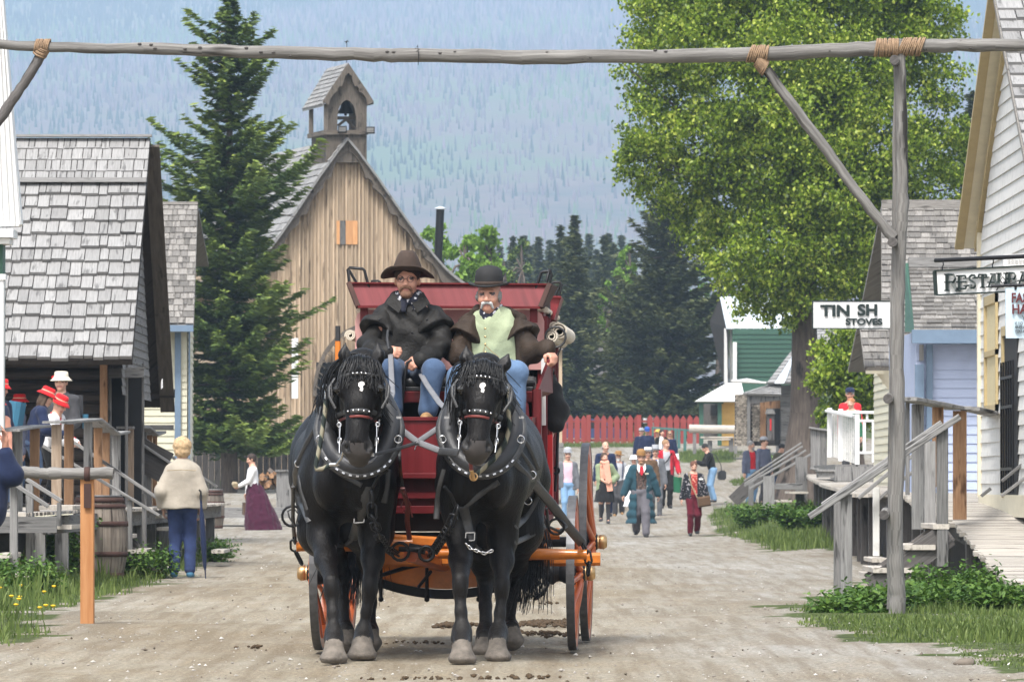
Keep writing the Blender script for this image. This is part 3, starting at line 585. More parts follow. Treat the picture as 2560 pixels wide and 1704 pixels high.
# ---------------- left: cream and blue building ----------------
g = thing('cream_building', 'cream clapboard building with slate blue corner boards and small gray shingled roof', 'building', P(400, 1180, 97))
e1 = P(446, 745, 96.5); r1 = P(455, 470, 100); XL = -8.5; b = MB()
shingle(b, (XL, e1.y, e1.z), e1, r1, (XL, r1.y, r1.z), 20, .12, .02, jit=.008); b.beam((XL, r1.y, r1.z + .02), r1 + Vector((0, 0, .02)), .1, .05); b.build('roof', M['shakeb'], g)
b = MB(); sheet(b, [(XL, e1.y, e1.z - .02), (e1.x, e1.y, e1.z - .02), (r1.x, r1.y, r1.z - .02), (XL, r1.y, r1.z - .02)], (0, .6, -.8), .06); sheet(b, [(XL, 101.2, e1.z + 1.2), (e1.x, 101.2, e1.z + 1.2), (r1.x, r1.y + .05, r1.z), (XL, r1.y + .05, r1.z)], (0, -.6, -.8), .06); b.build('rear_roof', M['shakeb'], g)
b = MB(); b.bx(XL, e1.x - .01, 96.45, 96.6, e1.z - .13, e1.z - .02); b.build('fascia', M['bluet'], g)
b = MB(); xw = P(432, 0, 97).x; clap(b, (XL, 97, 0), (xw, 97, 0), .2, e1.z - .1, .115, (0, -1, 0)); clap(b, (xw, 97, 0), (xw, 98.6, 0), .2, e1.z, .115, (1, 0, 0)); b.bx(XL, xw - .005, 97.01, 98.5, .2, e1.z - .02); b.build('wall', M['cream'], g)
b = MB(); b.bx(P(403, 0, 96.9).x, P(417, 0, 96.9).x, 96.93, 96.97, .2, e1.z - .13); b.bx(xw + .024, xw + .045, 96.95, 97.1, .2, e1.z); b.build('corner_board', M['bluet'], g)
b = MB(); b.bx(P(434, 0, 97.3).x, P(440, 0, 97.3).x, 97.5, 97.6, .3, 3.0); b.build('downpipe', M['whitep'], g)
# ---------------- church ----------------
TH = R(17); DC = 178.0
def H_(x, y, dz=0): 
    k = .3827 / FPX; X = (600 + x * .3827 - 1280) / FPX * DC; d = DC + (x - 705) * k * DC * math.tan(TH) + dz; return P(x, y, d, 'H')
BK = Vector((-math.sin(TH), math.cos(TH), 0)); U_ = Vector((math.cos(TH), math.sin(TH), 0))
g = thing('wooden_church', 'tan wooden church with carved gray gable trim and a small bell tower', 'church', H_(705, 2550))
outR = [(705, 635), (765, 705), (830, 792), (900, 885), (1000, 1032), (1075, 1140), (1150, 1245), (1220, 1335), (1290, 1420), (1345, 1482), (1400, 1530), (1480, 1590), (1560, 1640)]
inR = [(705, 722), (740, 745), (785, 800), (812, 865), (818, 905), (832, 905), (858, 912), (870, 940), (868, 968), (885, 975), (925, 1010), (958, 1060), (975, 1120), (985, 1142), (1005, 1138), (1030, 1150), (1038, 1180), (1032, 1200),
       (1050, 1212), (1095, 1250), (1128, 1300), (1145, 1360), (1155, 1368), (1180, 1366), (1200, 1385), (1198, 1415), (1210, 1430), (1262, 1465), (1292, 1510), (1310, 1560), (1330, 1590), (1420, 1640)]
mir = lambda q: (705 - (q[0] - 705) * .96, q[1])
rake = lambda x: float(np.interp(abs(x - 705) / (.96 if x < 705 else 1), [p[0] - 705 for p in outR], [p[1] for p in outR]))
for sgn in (0, 1):
    poly = [H_(*(mir(q) if sgn else q), -.35) for q in outR + inR[::-1]]
    # strips keep concave outline clean
    b = MB(); fo = [(mir(q) if sgn else q) for q in outR]; fi = [(mir(q) if sgn else q) for q in inR]; n = 60
    def res(pl, n):
        L = [0]; 
        for a_, b_ in zip(pl, pl[1:]): L.append(L[-1] + math.hypot(b_[0] - a_[0], b_[1] - a_[1]))
        return [(float(np.interp(i / n * L[-1], L, [p[0] for p in pl])), float(np.interp(i / n * L[-1], L, [p[1] for p in pl]))) for i in range(n + 1)]
    fi2 = res(fi, n); fo2 = []
    for (x, y) in fi2:   # outer point = nearest on outer curve
        best = min(res(fo, 120), key=lambda q: (q[0] - x) ** 2 + (q[1] - y) ** 2); fo2.append(best)
    for i in range(n):
        q = [H_(*fo2[i], -.35), H_(*fo2[i + 1], -.35), H_(*fi2[i + 1], -.35), H_(*fi2[i], -.35)]; b.prism(q, BK * .12, r=.5 + .1 * math.sin(i))
    b.build('barge_board', M['trim'], g)
b = MB(); x = 700 - 830 * .96
while x < 1560:
    ww = random.choice((24, 30, 36)); x1 = x + ww; y0, y1 = rake(x) + 25, rake(x1) + 25
    # two stacked lengths of board
    ym = random.choice([1430, 1335, 1560, 1000]) ; a_, c_ = H_(x, y0), H_(x1, y1); rv = random.random()
    b.prism([H_(x, 2950), H_(x1, 2950), c_, a_], BK * .05, r=rv)
    xm = x1; bt = rake(xm) + 25; b.beam(H_(xm, 2950, -.03), H_(xm, bt, -.03), .055, .035, up=(0, 1, 0), r=random.random())
    x = x1
b.build('front_wall', M['church'], g)
b = MB()
for i, (x0, x1, c_) in enumerate([(632, 652, .9), (653, 690, 0), (691, 735, .5), (736, 768, .95)]): b.prism([H_(x0, 1335, -.07), H_(x1, 1335, -.07), H_(x1, 1180, -.07), H_(x0, 1180, -.07)], BK * .03, r=c_, m=1 if i == 1 else 0)
b.build('patched_boards', [M['board_orange'], M['gray']], g)
b = MB(); LN = 13
for sgn in (0, 1):
    o_ = [(mir(q) if sgn else q) for q in outR]
    for a_, c_ in zip(o_, o_[1:]):
        A, B = H_(*a_, -.5), H_(*c_, -.5); A2, B2 = A + BK * LN, B + BK * LN
        b.prism([A, B, B2, A2], (0, 0, -.1), r=.3)
        L_ = (B - A).length; rows = max(1, int(L_ / .22))
        if sgn: shingle(b, B, B2, A2, A, rows, .22, .03, jit=.01)
b.build('roof', M['shake'], g)
b = MB(); L0 = H_(705 - 700, 1560, 0); L1 = L0 + BK * LN; L0.z = 0; L1.z = 0; zt = H_(705 - 700, 1480).z; clap(b, L0, L1, .5, zt, .2, -U_); R0 = H_(1480, 1600, 0); R1 = R0 + BK * LN; R0.z = R1.z = 0; clap(b, R0, R1, .5, H_(0, 1600).z, .2, U_); b.build('side_wall', M['church'], g)
# belfry
def arch(mb, c0, c1, y_s, y_b, y_t, x0, x1, yb, tpoly, dz, th, m=0, r=None):
    """front wall with a pointed opening c0..c1 (spring y_s, top y_t, bottom y_b), wall x0..x1 down to yb, top outline fn tpoly(x)"""
    n = 14; xc = (c0 + c1) / 2
    def oy(x): q = min(1, abs(x - xc) / ((c1 - c0) / 2)); return y_t + (y_s - y_t) * (1 - math.sqrt(max(0, 1 - q ** 1.6)))
    xs = sorted(set([x0, x1, c0, c1] + list(np.linspace(c0, c1, n)) + [x0 + (c0 - x0) / 2, x1 - (x1 - c1) / 2]))
    for a_, b_ in zip(xs, xs[1:]):
        if a_ >= c0 - .1 and b_ <= c1 + .1:
            mb.prism([H_(a_, oy(a_), dz), H_(b_, oy(b_), dz), H_(b_, tpoly(b_), dz), H_(a_, tpoly(a_), dz)], BK * th, m, r)
            mb.prism([H_(a_, yb, dz), H_(b_, yb, dz), H_(b_, y_b, dz), H_(a_, y_b, dz)], BK * th, m, r)
        else: mb.prism([H_(a_, yb, dz), H_(b_, yb, dz), H_(b_, tpoly(b_), dz), H_(a_, tpoly(a_), dz)], BK * th, m, random.random())
tp_ = lambda x: 175 + abs(x - 708) * 1.40 + 18
b = MB(); arch(b, 636, 760, 505, 590, 392, 562, 828, 800, tp_, -.3, .08); arch(b, 636, 760, 505, 590, 392, 562, 828, 800, tp_, 1.6, .08)
a_, c_ = H_(564, 800, -.2), H_(564, 590, -.2); b.prism([a_, a_ + BK * 1.8, c_ + BK * 1.8, c_], U_ * .08); a_, c_ = H_(826, 800, -.2), H_(826, 400, -.2); b.prism([a_, a_ + BK * 1.8, c_ + BK * 1.8, c_], -U_ * .08)
a_, c_ = H_(562, 600, -.25), H_(562, 420, -.25); b.beam(a_, c_, .14, .14); b.beam(a_ + BK * 1.8, c_ + BK * 1.8, .14, .14)
b.beam(H_(555, 604, -.36), H_(836, 604, -.36), .08, .14, r=.9); b.beam(H_(555, 604, -.36), H_(555, 604, -.36) + BK * 2, .08, .14, r=.9); b.build('bell_tower', M['trim'], g)
b = MB()
for sx in (-1, 1):
    A = H_(708, 150, -.45); B = H_(708 + sx * 166, 405 if sx > 0 else 420, -.45); b.prism([A, B, B + BK * 2.5, A + BK * 2.5], (0, 0, -.07), r=.4)
    if sx < 0: shingle(b, B, B + BK * 2.5, A + BK * 2.5, A, 9, .17, .03, jit=.01)
b.build('tower_roof', M['shake'], g)
tin = [(708, 215), (730, 235), (742, 285), (750, 303), (765, 300), (778, 318), (778, 335), (805, 352), (826, 385), (834, 425), (862, 410)]
tout = [(708, 152), (735, 190), (760, 228), (780, 258), (795, 280), (812, 305), (826, 325), (840, 348), (850, 364), (862, 382), (874, 402)]
for s_ in (1, -1):
    b = MB()
    for i in range(10): q = [tout[i], tout[i + 1], tin[i + 1], tin[i]]; b.prism([H_(708 + s_ * (x - 708), y, -.5) for x, y in q], BK * .08, r=.5)
    b.build('tower_barge_board', M['trim'], g)
b = MB(); c_ = H_(690, 480, .6); b.lathe(c_, [(.001, .58), (.06, .56), (.1, .50), (.14, .35), (.17, .18), (.24, .05), (.26, 0), (.2, 0)], 16, rot=None); b.ell(c_ + Vector((0, 0, -.03)), .05); b.build('bell', M['iron'], g)
b = MB(); b.beam(H_(636, 510, .3), H_(760, 510, .3), .1, .1); b.beam(H_(640, 560, .3), H_(700, 512, .3), .08, .08); b.beam(H_(690, 512, .3), H_(752, 585, .3), .08, .08); b.build('bell_frame', M['trim'], g); b = MB(); b.beam(H_(636, 400, .6), H_(760, 400, .6), .08, .1); b.build('headstock', M['trim'], g)
for x, y in ((669, 583), (851, 588)):
    b = MB(); p = H_(x, y, -.6); b.bx(p.x - .14, p.x + .14, p.y - .1, p.y + .08, p.z - .12, p.z + .1, ch=.03, m=0); b.bx(p.x - .11, p.x + .11, p.y - .12, p.y - .1, p.z - .08, p.z + .06, m=1); b.build('flood_lamp', [M['iron'], M['gray']], g)
b = MB(); p = H_(697, 150); t_ = H_(697, 5); b.tube([p, t_], .012, 5); b.tube([H_(683, 12), H_(711, 12)], .012, 5); b.tube([H_(690, 22), H_(704, 2)], .012, 5); b.build('finial', M['iron'], g)
b = MB()   # arched door surround, seen left of the coach
arc_ = [(225, 1020), (235, 900), (255, 830), (290, 745), (330, 690), (380, 635), (440, 595), (520, 560)]
for a_, c_ in zip(arc_, arc_[1:]): b.beam(P(*a_, DC - .5, 'B'), P(*c_, DC - .5, 'B'), .12, .22, up=(0, 1, 0)); 
for a_, c_ in zip(arc_, arc_[1:]):
    for q in (.2, .6): p = lerp(P(*a_, DC - .6, 'B'), P(*c_, DC - .6, 'B'), q); b.beam(p, p + Vector((.16, 0, -.12)), .04, .03)
b.build('door_arch', M['trim'], g)
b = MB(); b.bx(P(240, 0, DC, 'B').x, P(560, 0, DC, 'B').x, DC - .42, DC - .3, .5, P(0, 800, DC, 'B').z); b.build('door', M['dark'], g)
b = MB(); b.bx(P(92, 0, DC, 'B').x, P(134, 0, DC, 'B').x, DC - 1.9, DC - 1.8, P(0, 1040, DC, 'B').z, P(0, 650, DC, 'B').z); b.build('window', M['whitep'], g)
# stovepipe, shed wall
g = thing('stovepipe', 'tall black stovepipe with a pale cap, right of the church roof', 'chimney', P(1006, 640, 188)); b = MB(); b.tube([P(1005, 660, 188), P(1013, 482, 188)], .135, 14); b.build('pipe', M['iron'], g); b = MB(); b.lathe(P(1013, 480, 188), [(.16, -.03), (.2, .0), (.16, .03), (.01, .08)], 14); b.build('cap', M['tin'], g)
g = thing('plank_building', 'tan plank building whose corner shows just right of the coach', 'building', P(1280, 1050, 168)); b = MB(); x = P(1150, 0, 168).x
while x < P(1292, 0, 168).x - .05: b.bx(x, x + .2, 168, 168.1, 1.2, P(0, 800, 168).z); x += .205
b.bx(P(1284, 0, 168).x, P(1293, 0, 168).x, 167.94, 168.2, 1.3, P(0, 800, 168).z + .1); b.build('wall', M['church'], g); b = MB(); b.bx(P(1150, 0, 168).x, P(1296, 0, 168).x, 167.7, 168, 1.2, P(0, 1018, 168).z); b.build('foundation_board', M['gray'], g); b = MB(); b.prism([P(1150, 800, 167.7), P(1296, 800, 167.7), P(1290, 770, 170), P(1150, 770, 170)], (0, 0, -.05)); b.build('roof', M['shakeb'], g)
# gray plank fence and low wall under the left spruce
g = thing('plank_fence', 'gray fence of upright planks in the shade behind the left spruce', 'fence', P(520, 1075, 168)); b = MB(); x = P(425, 0, 168).x
while x < P(700, 0, 168).x: b.bx(x, x + .17, 168, 168.04, .6, 2.75 + random.uniform(-.05, .05)); x += .18
b.build('planks', M['grayd'], g); b = MB(); b.bx(P(425, 0, 168).x, P(700, 0, 168).x, 168.05, 168.1, 2.3, 2.42); b.build('rail', M['gray'], g)
g = thing('wooden_sidewalk', 'low plank sidewalk edge behind the woman in the maroon skirt', 'sidewalk', P(570, 1178, 124)); b = MB(); p0, p1 = P(455, 1165, 124), P(672, 1168, 124)
for i in range(7): b.bx(p0.x, p1.x, 124 + i * .2, 124.19 + i * .2, .55, .6)
b.bx(p0.x, p1.x, 123.95, 123.99, .38, .56); b.build('boards', M['gray'], g)
g = thing('planter_box', 'gray wooden box beside the firewood, left of the black horse', 'box', P(655, 1133, 127)); b = MB(); p0, p1 = P(637, 1130, 127), P(672, 1085, 127)
b.bx(p0.x, p1.x, 126.7, 126.74, .6, p1.z); b.bx(p0.x, p1.x, 127.2, 127.24, .6, p1.z); b.bx(p0.x, p0.x + .04, 126.74, 127.2, .6, p1.z); b.bx(p1.x - .04, p1.x, 126.74, 127.2, .6, p1.z); b.bx(p0.x - .03, p1.x + .03, 126.65, 127.3, p1.z, p1.z + .05); b.build('boards', M['gray'], g)
g = thing('firewood_pile', 'pile of split firewood between the maroon skirted woman and the gray box', 'firewood', P(615, 1125, 129)); b = MB(); r = random.Random(5)
for i in range(46):
    x, z = r.uniform(590, 642), r.uniform(0, 1); y = 1124 - z * 44 * (1 - abs(x - 620) / 40); p = P(x, y, 129 + r.uniform(-.3, .3)); d_ = Vector((r.uniform(-.3, .3), 1, r.uniform(-.2, .2))).normalized() * .2; rad_ = r.uniform(.05, .09); b.tube([p - d_, p + d_], rad_, 5, m=0, smooth=False); b.tube([p - d_ * 1.01, p - d_ * 1.0], rad_ * .97, 5, m=1, smooth=False)
b.build('logs', [M['bark'], M['fresh']], g)
# ---------------- barrels ----------------
def barrel(label, base, h, rm, group=None, dark=False):
    g = thing('wooden_barrel', label, 'barrel', base, 'wooden barrels on the left side'); pr = lambda q: rm * (1 - .20 * (2 * q - 1) ** 2); n = 18
    b = MB(); 
    for k in range(n):
        a0, a1 = 2 * math.pi * k / n, 2 * math.pi * (k + 1) / n - .02; V = []; rv = random.random()
        for i in range(9):
            q = i / 8; V += [Vector(base) + Vector((math.cos(a) * pr(q), math.sin(a) * pr(q), q * h)) for a in (a0, a1)]
        o = random.random() * 9; b.add(V, [[2 * i, 2 * i + 1, 2 * i + 3, 2 * i + 2] for i in range(8)], [[(o + i * h / 8, o), (o + i * h / 8, o + .13), (o + (i + 1) * h / 8, o + .13), (o + (i + 1) * h / 8, o)] for i in range(8)], rv)
    b.lathe(base, [(rm * .78, .02), (rm * .78, h * .97)], 24); b.build('staves', M['barrelwood'], g)
    for q0, q1 in ((.0, .07), (.27, .33), (.64, .70), (.86, .91), (.93, .99)):
        b = MB(); b.lathe(base, [(pr(q0) + .004, q0 * h), (pr(q0) + .009, q0 * h), (pr(q1) + .009, q1 * h), (pr(q1) + .003, q1 * h)], 30); b.build('hoop', M['rust'], g)
    b = MB(); b.lathe(base, [(rm * .80, h * .99), (rm * .82, h * 1.0), (rm * .83, h * 1.015), (.001, h * 1.02)], 30); b.build('lid', M['tyre'] if not dark else M['gray'], g); return g
M['barrelwood'] = m_wood('barrel_staves', (.10, .08, .065), (.27, .23, .19), .4, us=1.5, vs=30)
pb_ = P(229, 1330, 64.8); barrel('large weathered barrel with rusty hoops behind the orange hitching post', pb_, .93, .325)
pb_ = P(490, 1215, 118); barrel('smaller gray barrel partly hidden by the umbrella lady, further up the street', pb_, .80, .24, dark=True)
# ---------------- left boardwalk, railings and stairs ----------------
g = thing('boardwalk', 'raised boardwalk at left that the children in red hats stand on', 'boardwalk', (-6, 70, 0)); b = MB(); y = 57.5
while y < 92: 
    xr_ = -4.55 - (.35 if y < 64.5 else 0) ; b.bx(-16, xr_ + random.uniform(-.02, .02), y, y + .145, .765, .80); y += .15
b.build('deck_boards', M['deck'], g); b = MB()
b.bx(-16, -4.6, 57.5, 57.55, .6, .764); b.bx(-4.75, -4.70, 57.6, 92, .58, .764)
for y in range(58, 92, 3): b.bx(-4.9, -4.76, y, y + .14, -.02, .76)
b.build('frame', M['gray'], g); b = MB(); b.bx(-16, -5.3, 58.0, 90, .0, .58); b.build('under_deck_shade', M['darklog'], g)  # last box: dark filler standing in for the shade beneath the deck
g = thing('boardwalk_railing', 'gray and brown plank railing zigzagging in front of the children', 'railing', P(230, 1190, 65)); D = 64
caps = [[(80, 120, 60), (200, 98, 61), (352, 84, 62)], [(440, 52, 64), (620, 44, 65), (795, 28, 66.5), (950, 152, 68.5), (1035, 135, 70)], [(1062, 98, 74), (1215, 92, 76), (1288, 158, 78), (1350, 136, 79)]]
for cp in caps: b = MB(); rail(b, 'N', cp, 22, .22, r=.95); b.build('cap_rail', M['gray'], g)
for xc, y0, y1, d, w_, mt in [(148, 122, 560, 60.6, 84, 0), (296, 100, 560, 61.6, 80, 1), (482, 70, 742, 64.2, 84, 2), (588, 68, 745, 65, 80, 1), (750, 52, 640, 66, 70, 0), (836, 100, 650, 67.5, 70, 1), (904, 140, 650, 68.2, 62, 1), (990, 150, 640, 69.6, 72, 0), (1105, 108, 900, 74.2, 72, 2), (1175, 112, 900, 75.2, 50, 1), (1228, 135, 860, 76.5, 45, 0), (1275, 160, 700, 77.8, 44, 1), (1320, 150, 650, 78.8, 38, 1)]:
    b = MB(); post(b, 'N', xc, y0, y1, d, w_, .09, zb=.78); b.build('post', [M['gray'], M['fresh'], M['palewood'] if 'palewood' in M else M['fresh']][mt], g)
for x0, x1, yy, d in ((640, 1480, 95, 80), (700, 1075, 370, 80)): b = MB(); rail(b, 'N', [(x0, yy, d), (x1, yy, d)], 44, .05); b.build('rail', M['gray'], g)
def stair(label, rails, posts, steps, c, loc, group='stairs down from the boardwalks', stringers=()):
    g = thing('stair', label, 'stairs', loc, group)
    for r_ in rails: b = MB(); rail(b, c, [q for q in r_[0]], r_[1], .09, r=random.uniform(.6, 1), up=(0, 0, 1)); b.build('handrail', M['gray'], g)
    for (xc, y0, y1, d, w_) in posts: b = MB(); post(b, c, xc, y0, y1, d, w_, .09); b.build('post', M['gray'], g)
    for (x0, x1, y, d0, d1) in steps:
        b = MB(); p0 = P(x0, y, d0, c); p1 = P(x1, y, d0, c); b.bx(p0.x, p1.x, d0, d1, p0.z - .045, p0.z, r=.95, ch=.004); b.build('step', M['deck'], g)
    for (a, e, h, d) in stringers: b = MB(); b.beam(P(*a, d, c), P(*e, d, c), .05, h); b.build('stringer', M['grayd'], g)
    return g
stair('stair with two long gray handrails coming down behind the big barrel', [([(365, 252, 66), (1358, 846, 66)], 26), ([(545, 165, 67.6), (1352, 704, 67.6)], 28)],
      [(1106, 715, 1195, 66.05, 42), (1230, 660, 1200, 67.6, 38), (480, 560, 740, 66.1, 40)], [(1085, 1250, 1135, 66, 67.6), (930, 1090, 1010, 66, 67.6), (1190, 1400, 1290, 66, 67.6), (760, 950, 900, 66, 67.6)], 'N', P(1100, 1200, 66, 'N'),
      stringers=[((700, 830), (1180, 1250), .2, 66.1), ((700, 800), (1220, 1200), .2, 67.5)])
stair('short two-railed stair at the left edge beside the hitching log', [([(65, 540, 56.5), (412, 768, 56.5)], 34), ([(225, 535, 58), (522, 722, 58)], 34)],
      [(118, 592, 1322, 56.6, 66), (252, 575, 1315, 58, 62), (504, 735, 935, 58.0, 36)], [(330, 620, 760, 58.2, 60.5), (485, 610, 925, 58.1, 59.8), (130, 292, 1330, 56.2, 57.8), (-60, 75, 1172, 56.2, 57.6)], 'N', P(118, 1322, 56.6, 'N'))
stair('far left stair with dark solid side, leading down behind the umbrella lady', [([(1078, 152, 75), (1455, 402, 75)], 24), ([(1150, 140, 76.6), (1850, 602, 76.6)], 22)],
      [(1270, 380, 960, 75.1, 40), (1640, 520, 960, 76.6, 30)], [(1170, 1380, 840, 75, 76.6), (1335, 1480, 945, 75, 76.6), (1800, 1909, 1138, 75, 76.6)], 'N', P(1270, 1000, 75.1, 'N'), stringers=[((1150, 300), (1420, 440), .42, 75.05)])
# ---------------- right boardwalk ----------------
TB = [(49.6, .10, 2366), (50, .127, 2356), (52, .227, 2310), (53.4, .307, 2280), (55.5, .468, 2240), (56.9, .605, 2215), (58.8, .724, 2182), (59.2, .76, 2133), (60.5, .81, 2126), (66, .96, 2084), (70, .985, 2041), (74, .965, 1966), (84, 1.02, 1932), (100, 1.1, 1890), (118, 1.25, 1862), (128, 1.34, 1858)]
dk = lambda d: (float(np.interp(d, [t_[0] for t_ in TB], [t_[1] for t_ in TB])), (float(np.interp(d, [t_[0] for t_ in TB], [t_[2] for t_ in TB])) - 1178) / 13090 * d)
g = thing('boardwalk', 'long boardwalk of pale weathered planks sloping down towards the lower right corner', 'boardwalk', (5, 70, 0)); b = MB(); d = 49.7
while d < 128:
    w_ = .145 if d < 75 else .3; z, xl = dk(d); z1, _ = dk(d + w_); xl += random.uniform(-.035, .035)
    b.beam((xl, d + w_ / 2, (z + z1) / 2 - .02 + random.uniform(-.003, .003)), (11.5 if d > 66 else 7.6, d + w_ / 2, (z + z1) / 2 - .02), w_ - .012, .042, up=(0, -(z1 - z) / w_, 1)); d += w_
b.build('deck_boards', M['deck'], g)
b = MB(); pv = None
for d in np.arange(50, 127, 1.5):
    z, xl = dk(d)
    if pv: b.beam(pv, (xl + .25, d, z - .15), .05, .2)
    pv = (xl + .25, d, z - .15)
b.build('beam', M['grayd'], g); b = MB()
for d in list(np.arange(58, 76, 2.2)) + list(np.arange(78, 126, 5)): z, xl = dk(d); b = MB(); b.bx(xl + .12, xl + .27, d, d + .15, -.05, z - .05); b.build('support', M['grayd'], g)
b = MB()
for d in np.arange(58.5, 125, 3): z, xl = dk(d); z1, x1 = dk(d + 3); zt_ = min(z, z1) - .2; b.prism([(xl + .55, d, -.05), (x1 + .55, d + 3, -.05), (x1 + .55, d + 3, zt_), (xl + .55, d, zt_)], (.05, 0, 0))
b.build('under_deck_shade', M['darklog'], g)  # dark panels put in as the shade below the planks
g = thing('boardwalk_railing', 'railing of gray and orange-brown posts at right, before the blue wall', 'railing', P(1080, 860, 58, 'O'))
for cp in ([(718, 45, 52), (900, 78, 55), (1050, 108, 58)], [(1040, 108, 58), (1155, 108, 58)], [(1150, 112, 58), (1340, 155, 63), (1530, 192, 68)]): b = MB(); rail(b, 'O', cp, 26, .2, r=.95); b.build('cap_rail', M['gray'], g)
for xc, y0, y1, d, w_, mt in [(727, 70, 695, 52.3, 26, 0), (796, 82, 925, 53.6, 80, 0), (932, 98, 640, 56, 74, 1), (1080, 125, 860, 58, 90, 1), (1322, 160, 700, 63, 72, 1)]:
    b = MB(); post(b, 'O', xc, y0, y1, d, w_, .09); b.build('post', M['gray'] if mt == 0 else M['fresh'], g)
stair('near right stair with a heavy gray handrail passing behind the gateway post', [([(62, 842, 50), (1080, 165, 50)], 42), ([(150, 760, 51.5), (955, 203, 51.5)], 30)],
      [(260, 735, 1450, 51.0, 62), (313, 688, 1475, 50.05, 76), (878, 330, 1012, 51.5, 76), (962, 245, 1175, 50.05, 76)],
      [(708, 916, 1030, 50, 51.5), (494, 770, 1185, 50, 51.5), (348, 560, 1325, 50, 51.5), (95, 272, 1468, 50, 51.5), (900, 1010, 890, 50, 51.5)], 'O', P(313, 1475, 50, 'O'),
      stringers=[((480, 1330), (1000, 960), .22, 50.06), ((480, 1300), (1000, 930), .22, 51.45)])
stair('second right stair with thin gray handrails and a white newel post', [([(395, 715, 60), (592, 552, 60), (760, 430, 60)], 24), ([(500, 748, 61.3), (592, 672, 61.3), (760, 540, 61.3)], 22)],
      [], [(485, 600, 1120, 60, 61.4), (450, 510, 1222, 60, 61.4)], 'O', P(515, 1105, 60, 'O'))
nw = [o for o in C.objects if o.get('label', '').startswith('second right stair')][0]; b = MB(); post(b, 'O', 515, 640, 1105, 60.2, 44, .09); b.build('newel_post', M['white'], nw)
stair('far right stair with four parallel gray handrails beside the men talking', [([(1505, 788, 124), (1955, 490, 124)], 13), ([(1510, 812, 124.8), (1965, 518, 124.8)], 15), ([(1508, 828, 125.6), (1992, 548, 125.6)], 16), ([(1550, 848, 126.4), (2045, 572, 126.4)], 18)],
      [(1700, 750, 1165, 124, 88), (1955, 600, 1112, 126, 92), (1560, 800, 980, 127, 40)], [(1760, 1880, 938, 124, 126), (1820, 1960, 1016, 124, 126), (1860, 2010, 872, 124, 126), (1740, 1800, 1008, 124, 126)], 'D', P(1700, 1165, 124, 'D'), stringers=[((1420, 950), (1640, 740), .3, 127.5)])
q = [o for o in C.objects if o.get('label', '').startswith('far right stair')][0]; b = MB(); rail(b, 'D', [(1740, 832, 124), (1965, 832, 124)], 48, .05); b.build('cross_board', M['gray'], q)
# ---------------- white porch ----------------
D = 108; g = thing('white_balustrade', 'white painted porch balustrade with the couple standing behind it', 'balustrade', P(1060, 1310, D, 'Q'))
for x, y0, y1, d in ((970, 928, 1285, 110), (1050, 935, 1312, 109), (1170, 945, 1358, 107)): b = MB(); post(b, 'Q', x, y0, y1, d, 34); b.build('post', M['whitep'], g)
b = MB(); xs = np.linspace(985, 1152, 12)
for i, x in enumerate(xs[:-1]):
    x1 = xs[i + 1]; d = lerp(110, 107.2, i / 11); yt = lerp(955, 1000, i / 11); yb = lerp(1280, 1330, i / 11); b.prism([P(x, yb, d, 'Q'), P(x1 - 2, yb + 4, d, 'Q'), P(x1 - 2, yt + 3, d, 'Q'), P(x, yt, d, 'Q')], (0, .03, 0))
b.build('solid_panel', M['white'], g)
b = MB(); rail(b, 'Q', [(958, 948, 110), (1165, 992, 107)], 18, .12); rail(b, 'Q', [(1060, 958, 107), (1620, 962, 107)], 20, .12); rail(b, 'Q', [(1185, 1020, 107), (1620, 1022, 107)], 18, .06); rail(b, 'Q', [(1185, 1252, 107), (1620, 1252, 107)], 18, .06); b.build('rail', M['whitep'], g)
for i, x in enumerate(range(1222, 1620, 66)):
    b = MB(); post(b, 'Q', x, 1030, 1320 if i % 2 else 1245, 107, 22, .04, ch=0); b.build('baluster', M['whitep'], g)
    if x < 1420: b = MB(); post(b, 'Q', x + 20, 970, 1012, 107, 16, .04, ch=0); b.build('baluster', M['whitep'], g)
g = thing('porch_platform', 'gray wooden platform under the white balustrade, with a box step', 'platform', P(1200, 1460, 106, 'Q')); b = MB(); p0 = P(1010, 1460, 106, 'Q'); p1 = P(1640, 1352, 106, 'Q'); q0 = P(895, 1380, 111, 'Q'); q1 = P(1010, 1285, 111, 'Q')
b.prism([p0, (p1.x, 106, p0.z), p1, (p0.x, 106, p1.z)], (0, .06, 0)); b.prism([(q0.x, 111, q0.z), (p0.x, 106, p0.z), (p0.x, 106, p1.z), (q0.x, 111, p1.z)], (.05, .05, 0)); b.prism([(q0.x, 111, p1.z), (p0.x, 106, p1.z), (p1.x, 106, p1.z), (p1.x, 113, p1.z), (q0.x, 113, p1.z)], (0, 0, .04)); b.build('boards', M['gray'], g)
b = MB(); p0 = P(887, 1432, 105, 'Q'); p1 = P(1005, 1372, 105, 'Q'); b.bx(p0.x, p1.x, 105, 105.6, p0.z, p1.z - .04); b.bx(p0.x - .02, p1.x + .02, 104.95, 105.65, p1.z - .04, p1.z, r=.9); b.build('box_step', M['gray'], g)
g = thing('gray_railing', 'dark gray solid railing left of the white balustrade, beside the poplar trunk', 'railing', P(890, 1370, 114, 'Q')); b = MB(); 
for x in range(832, 950, 17): post(b, 'Q', x + 8, 1080 + (x - 832) * .15, 1372, 114, 16, .03, ch=0)
b.build('boards', M['gray'], g); b = MB(); rail(b, 'Q', [(822, 1070, 114), (955, 1090, 114)], 14, .2, r=.9); rail(b, 'Q', [(830, 1365, 113.8), (900, 1380, 113.8)], 14, .3, r=.9); b.build('cap', M['gray'], g)
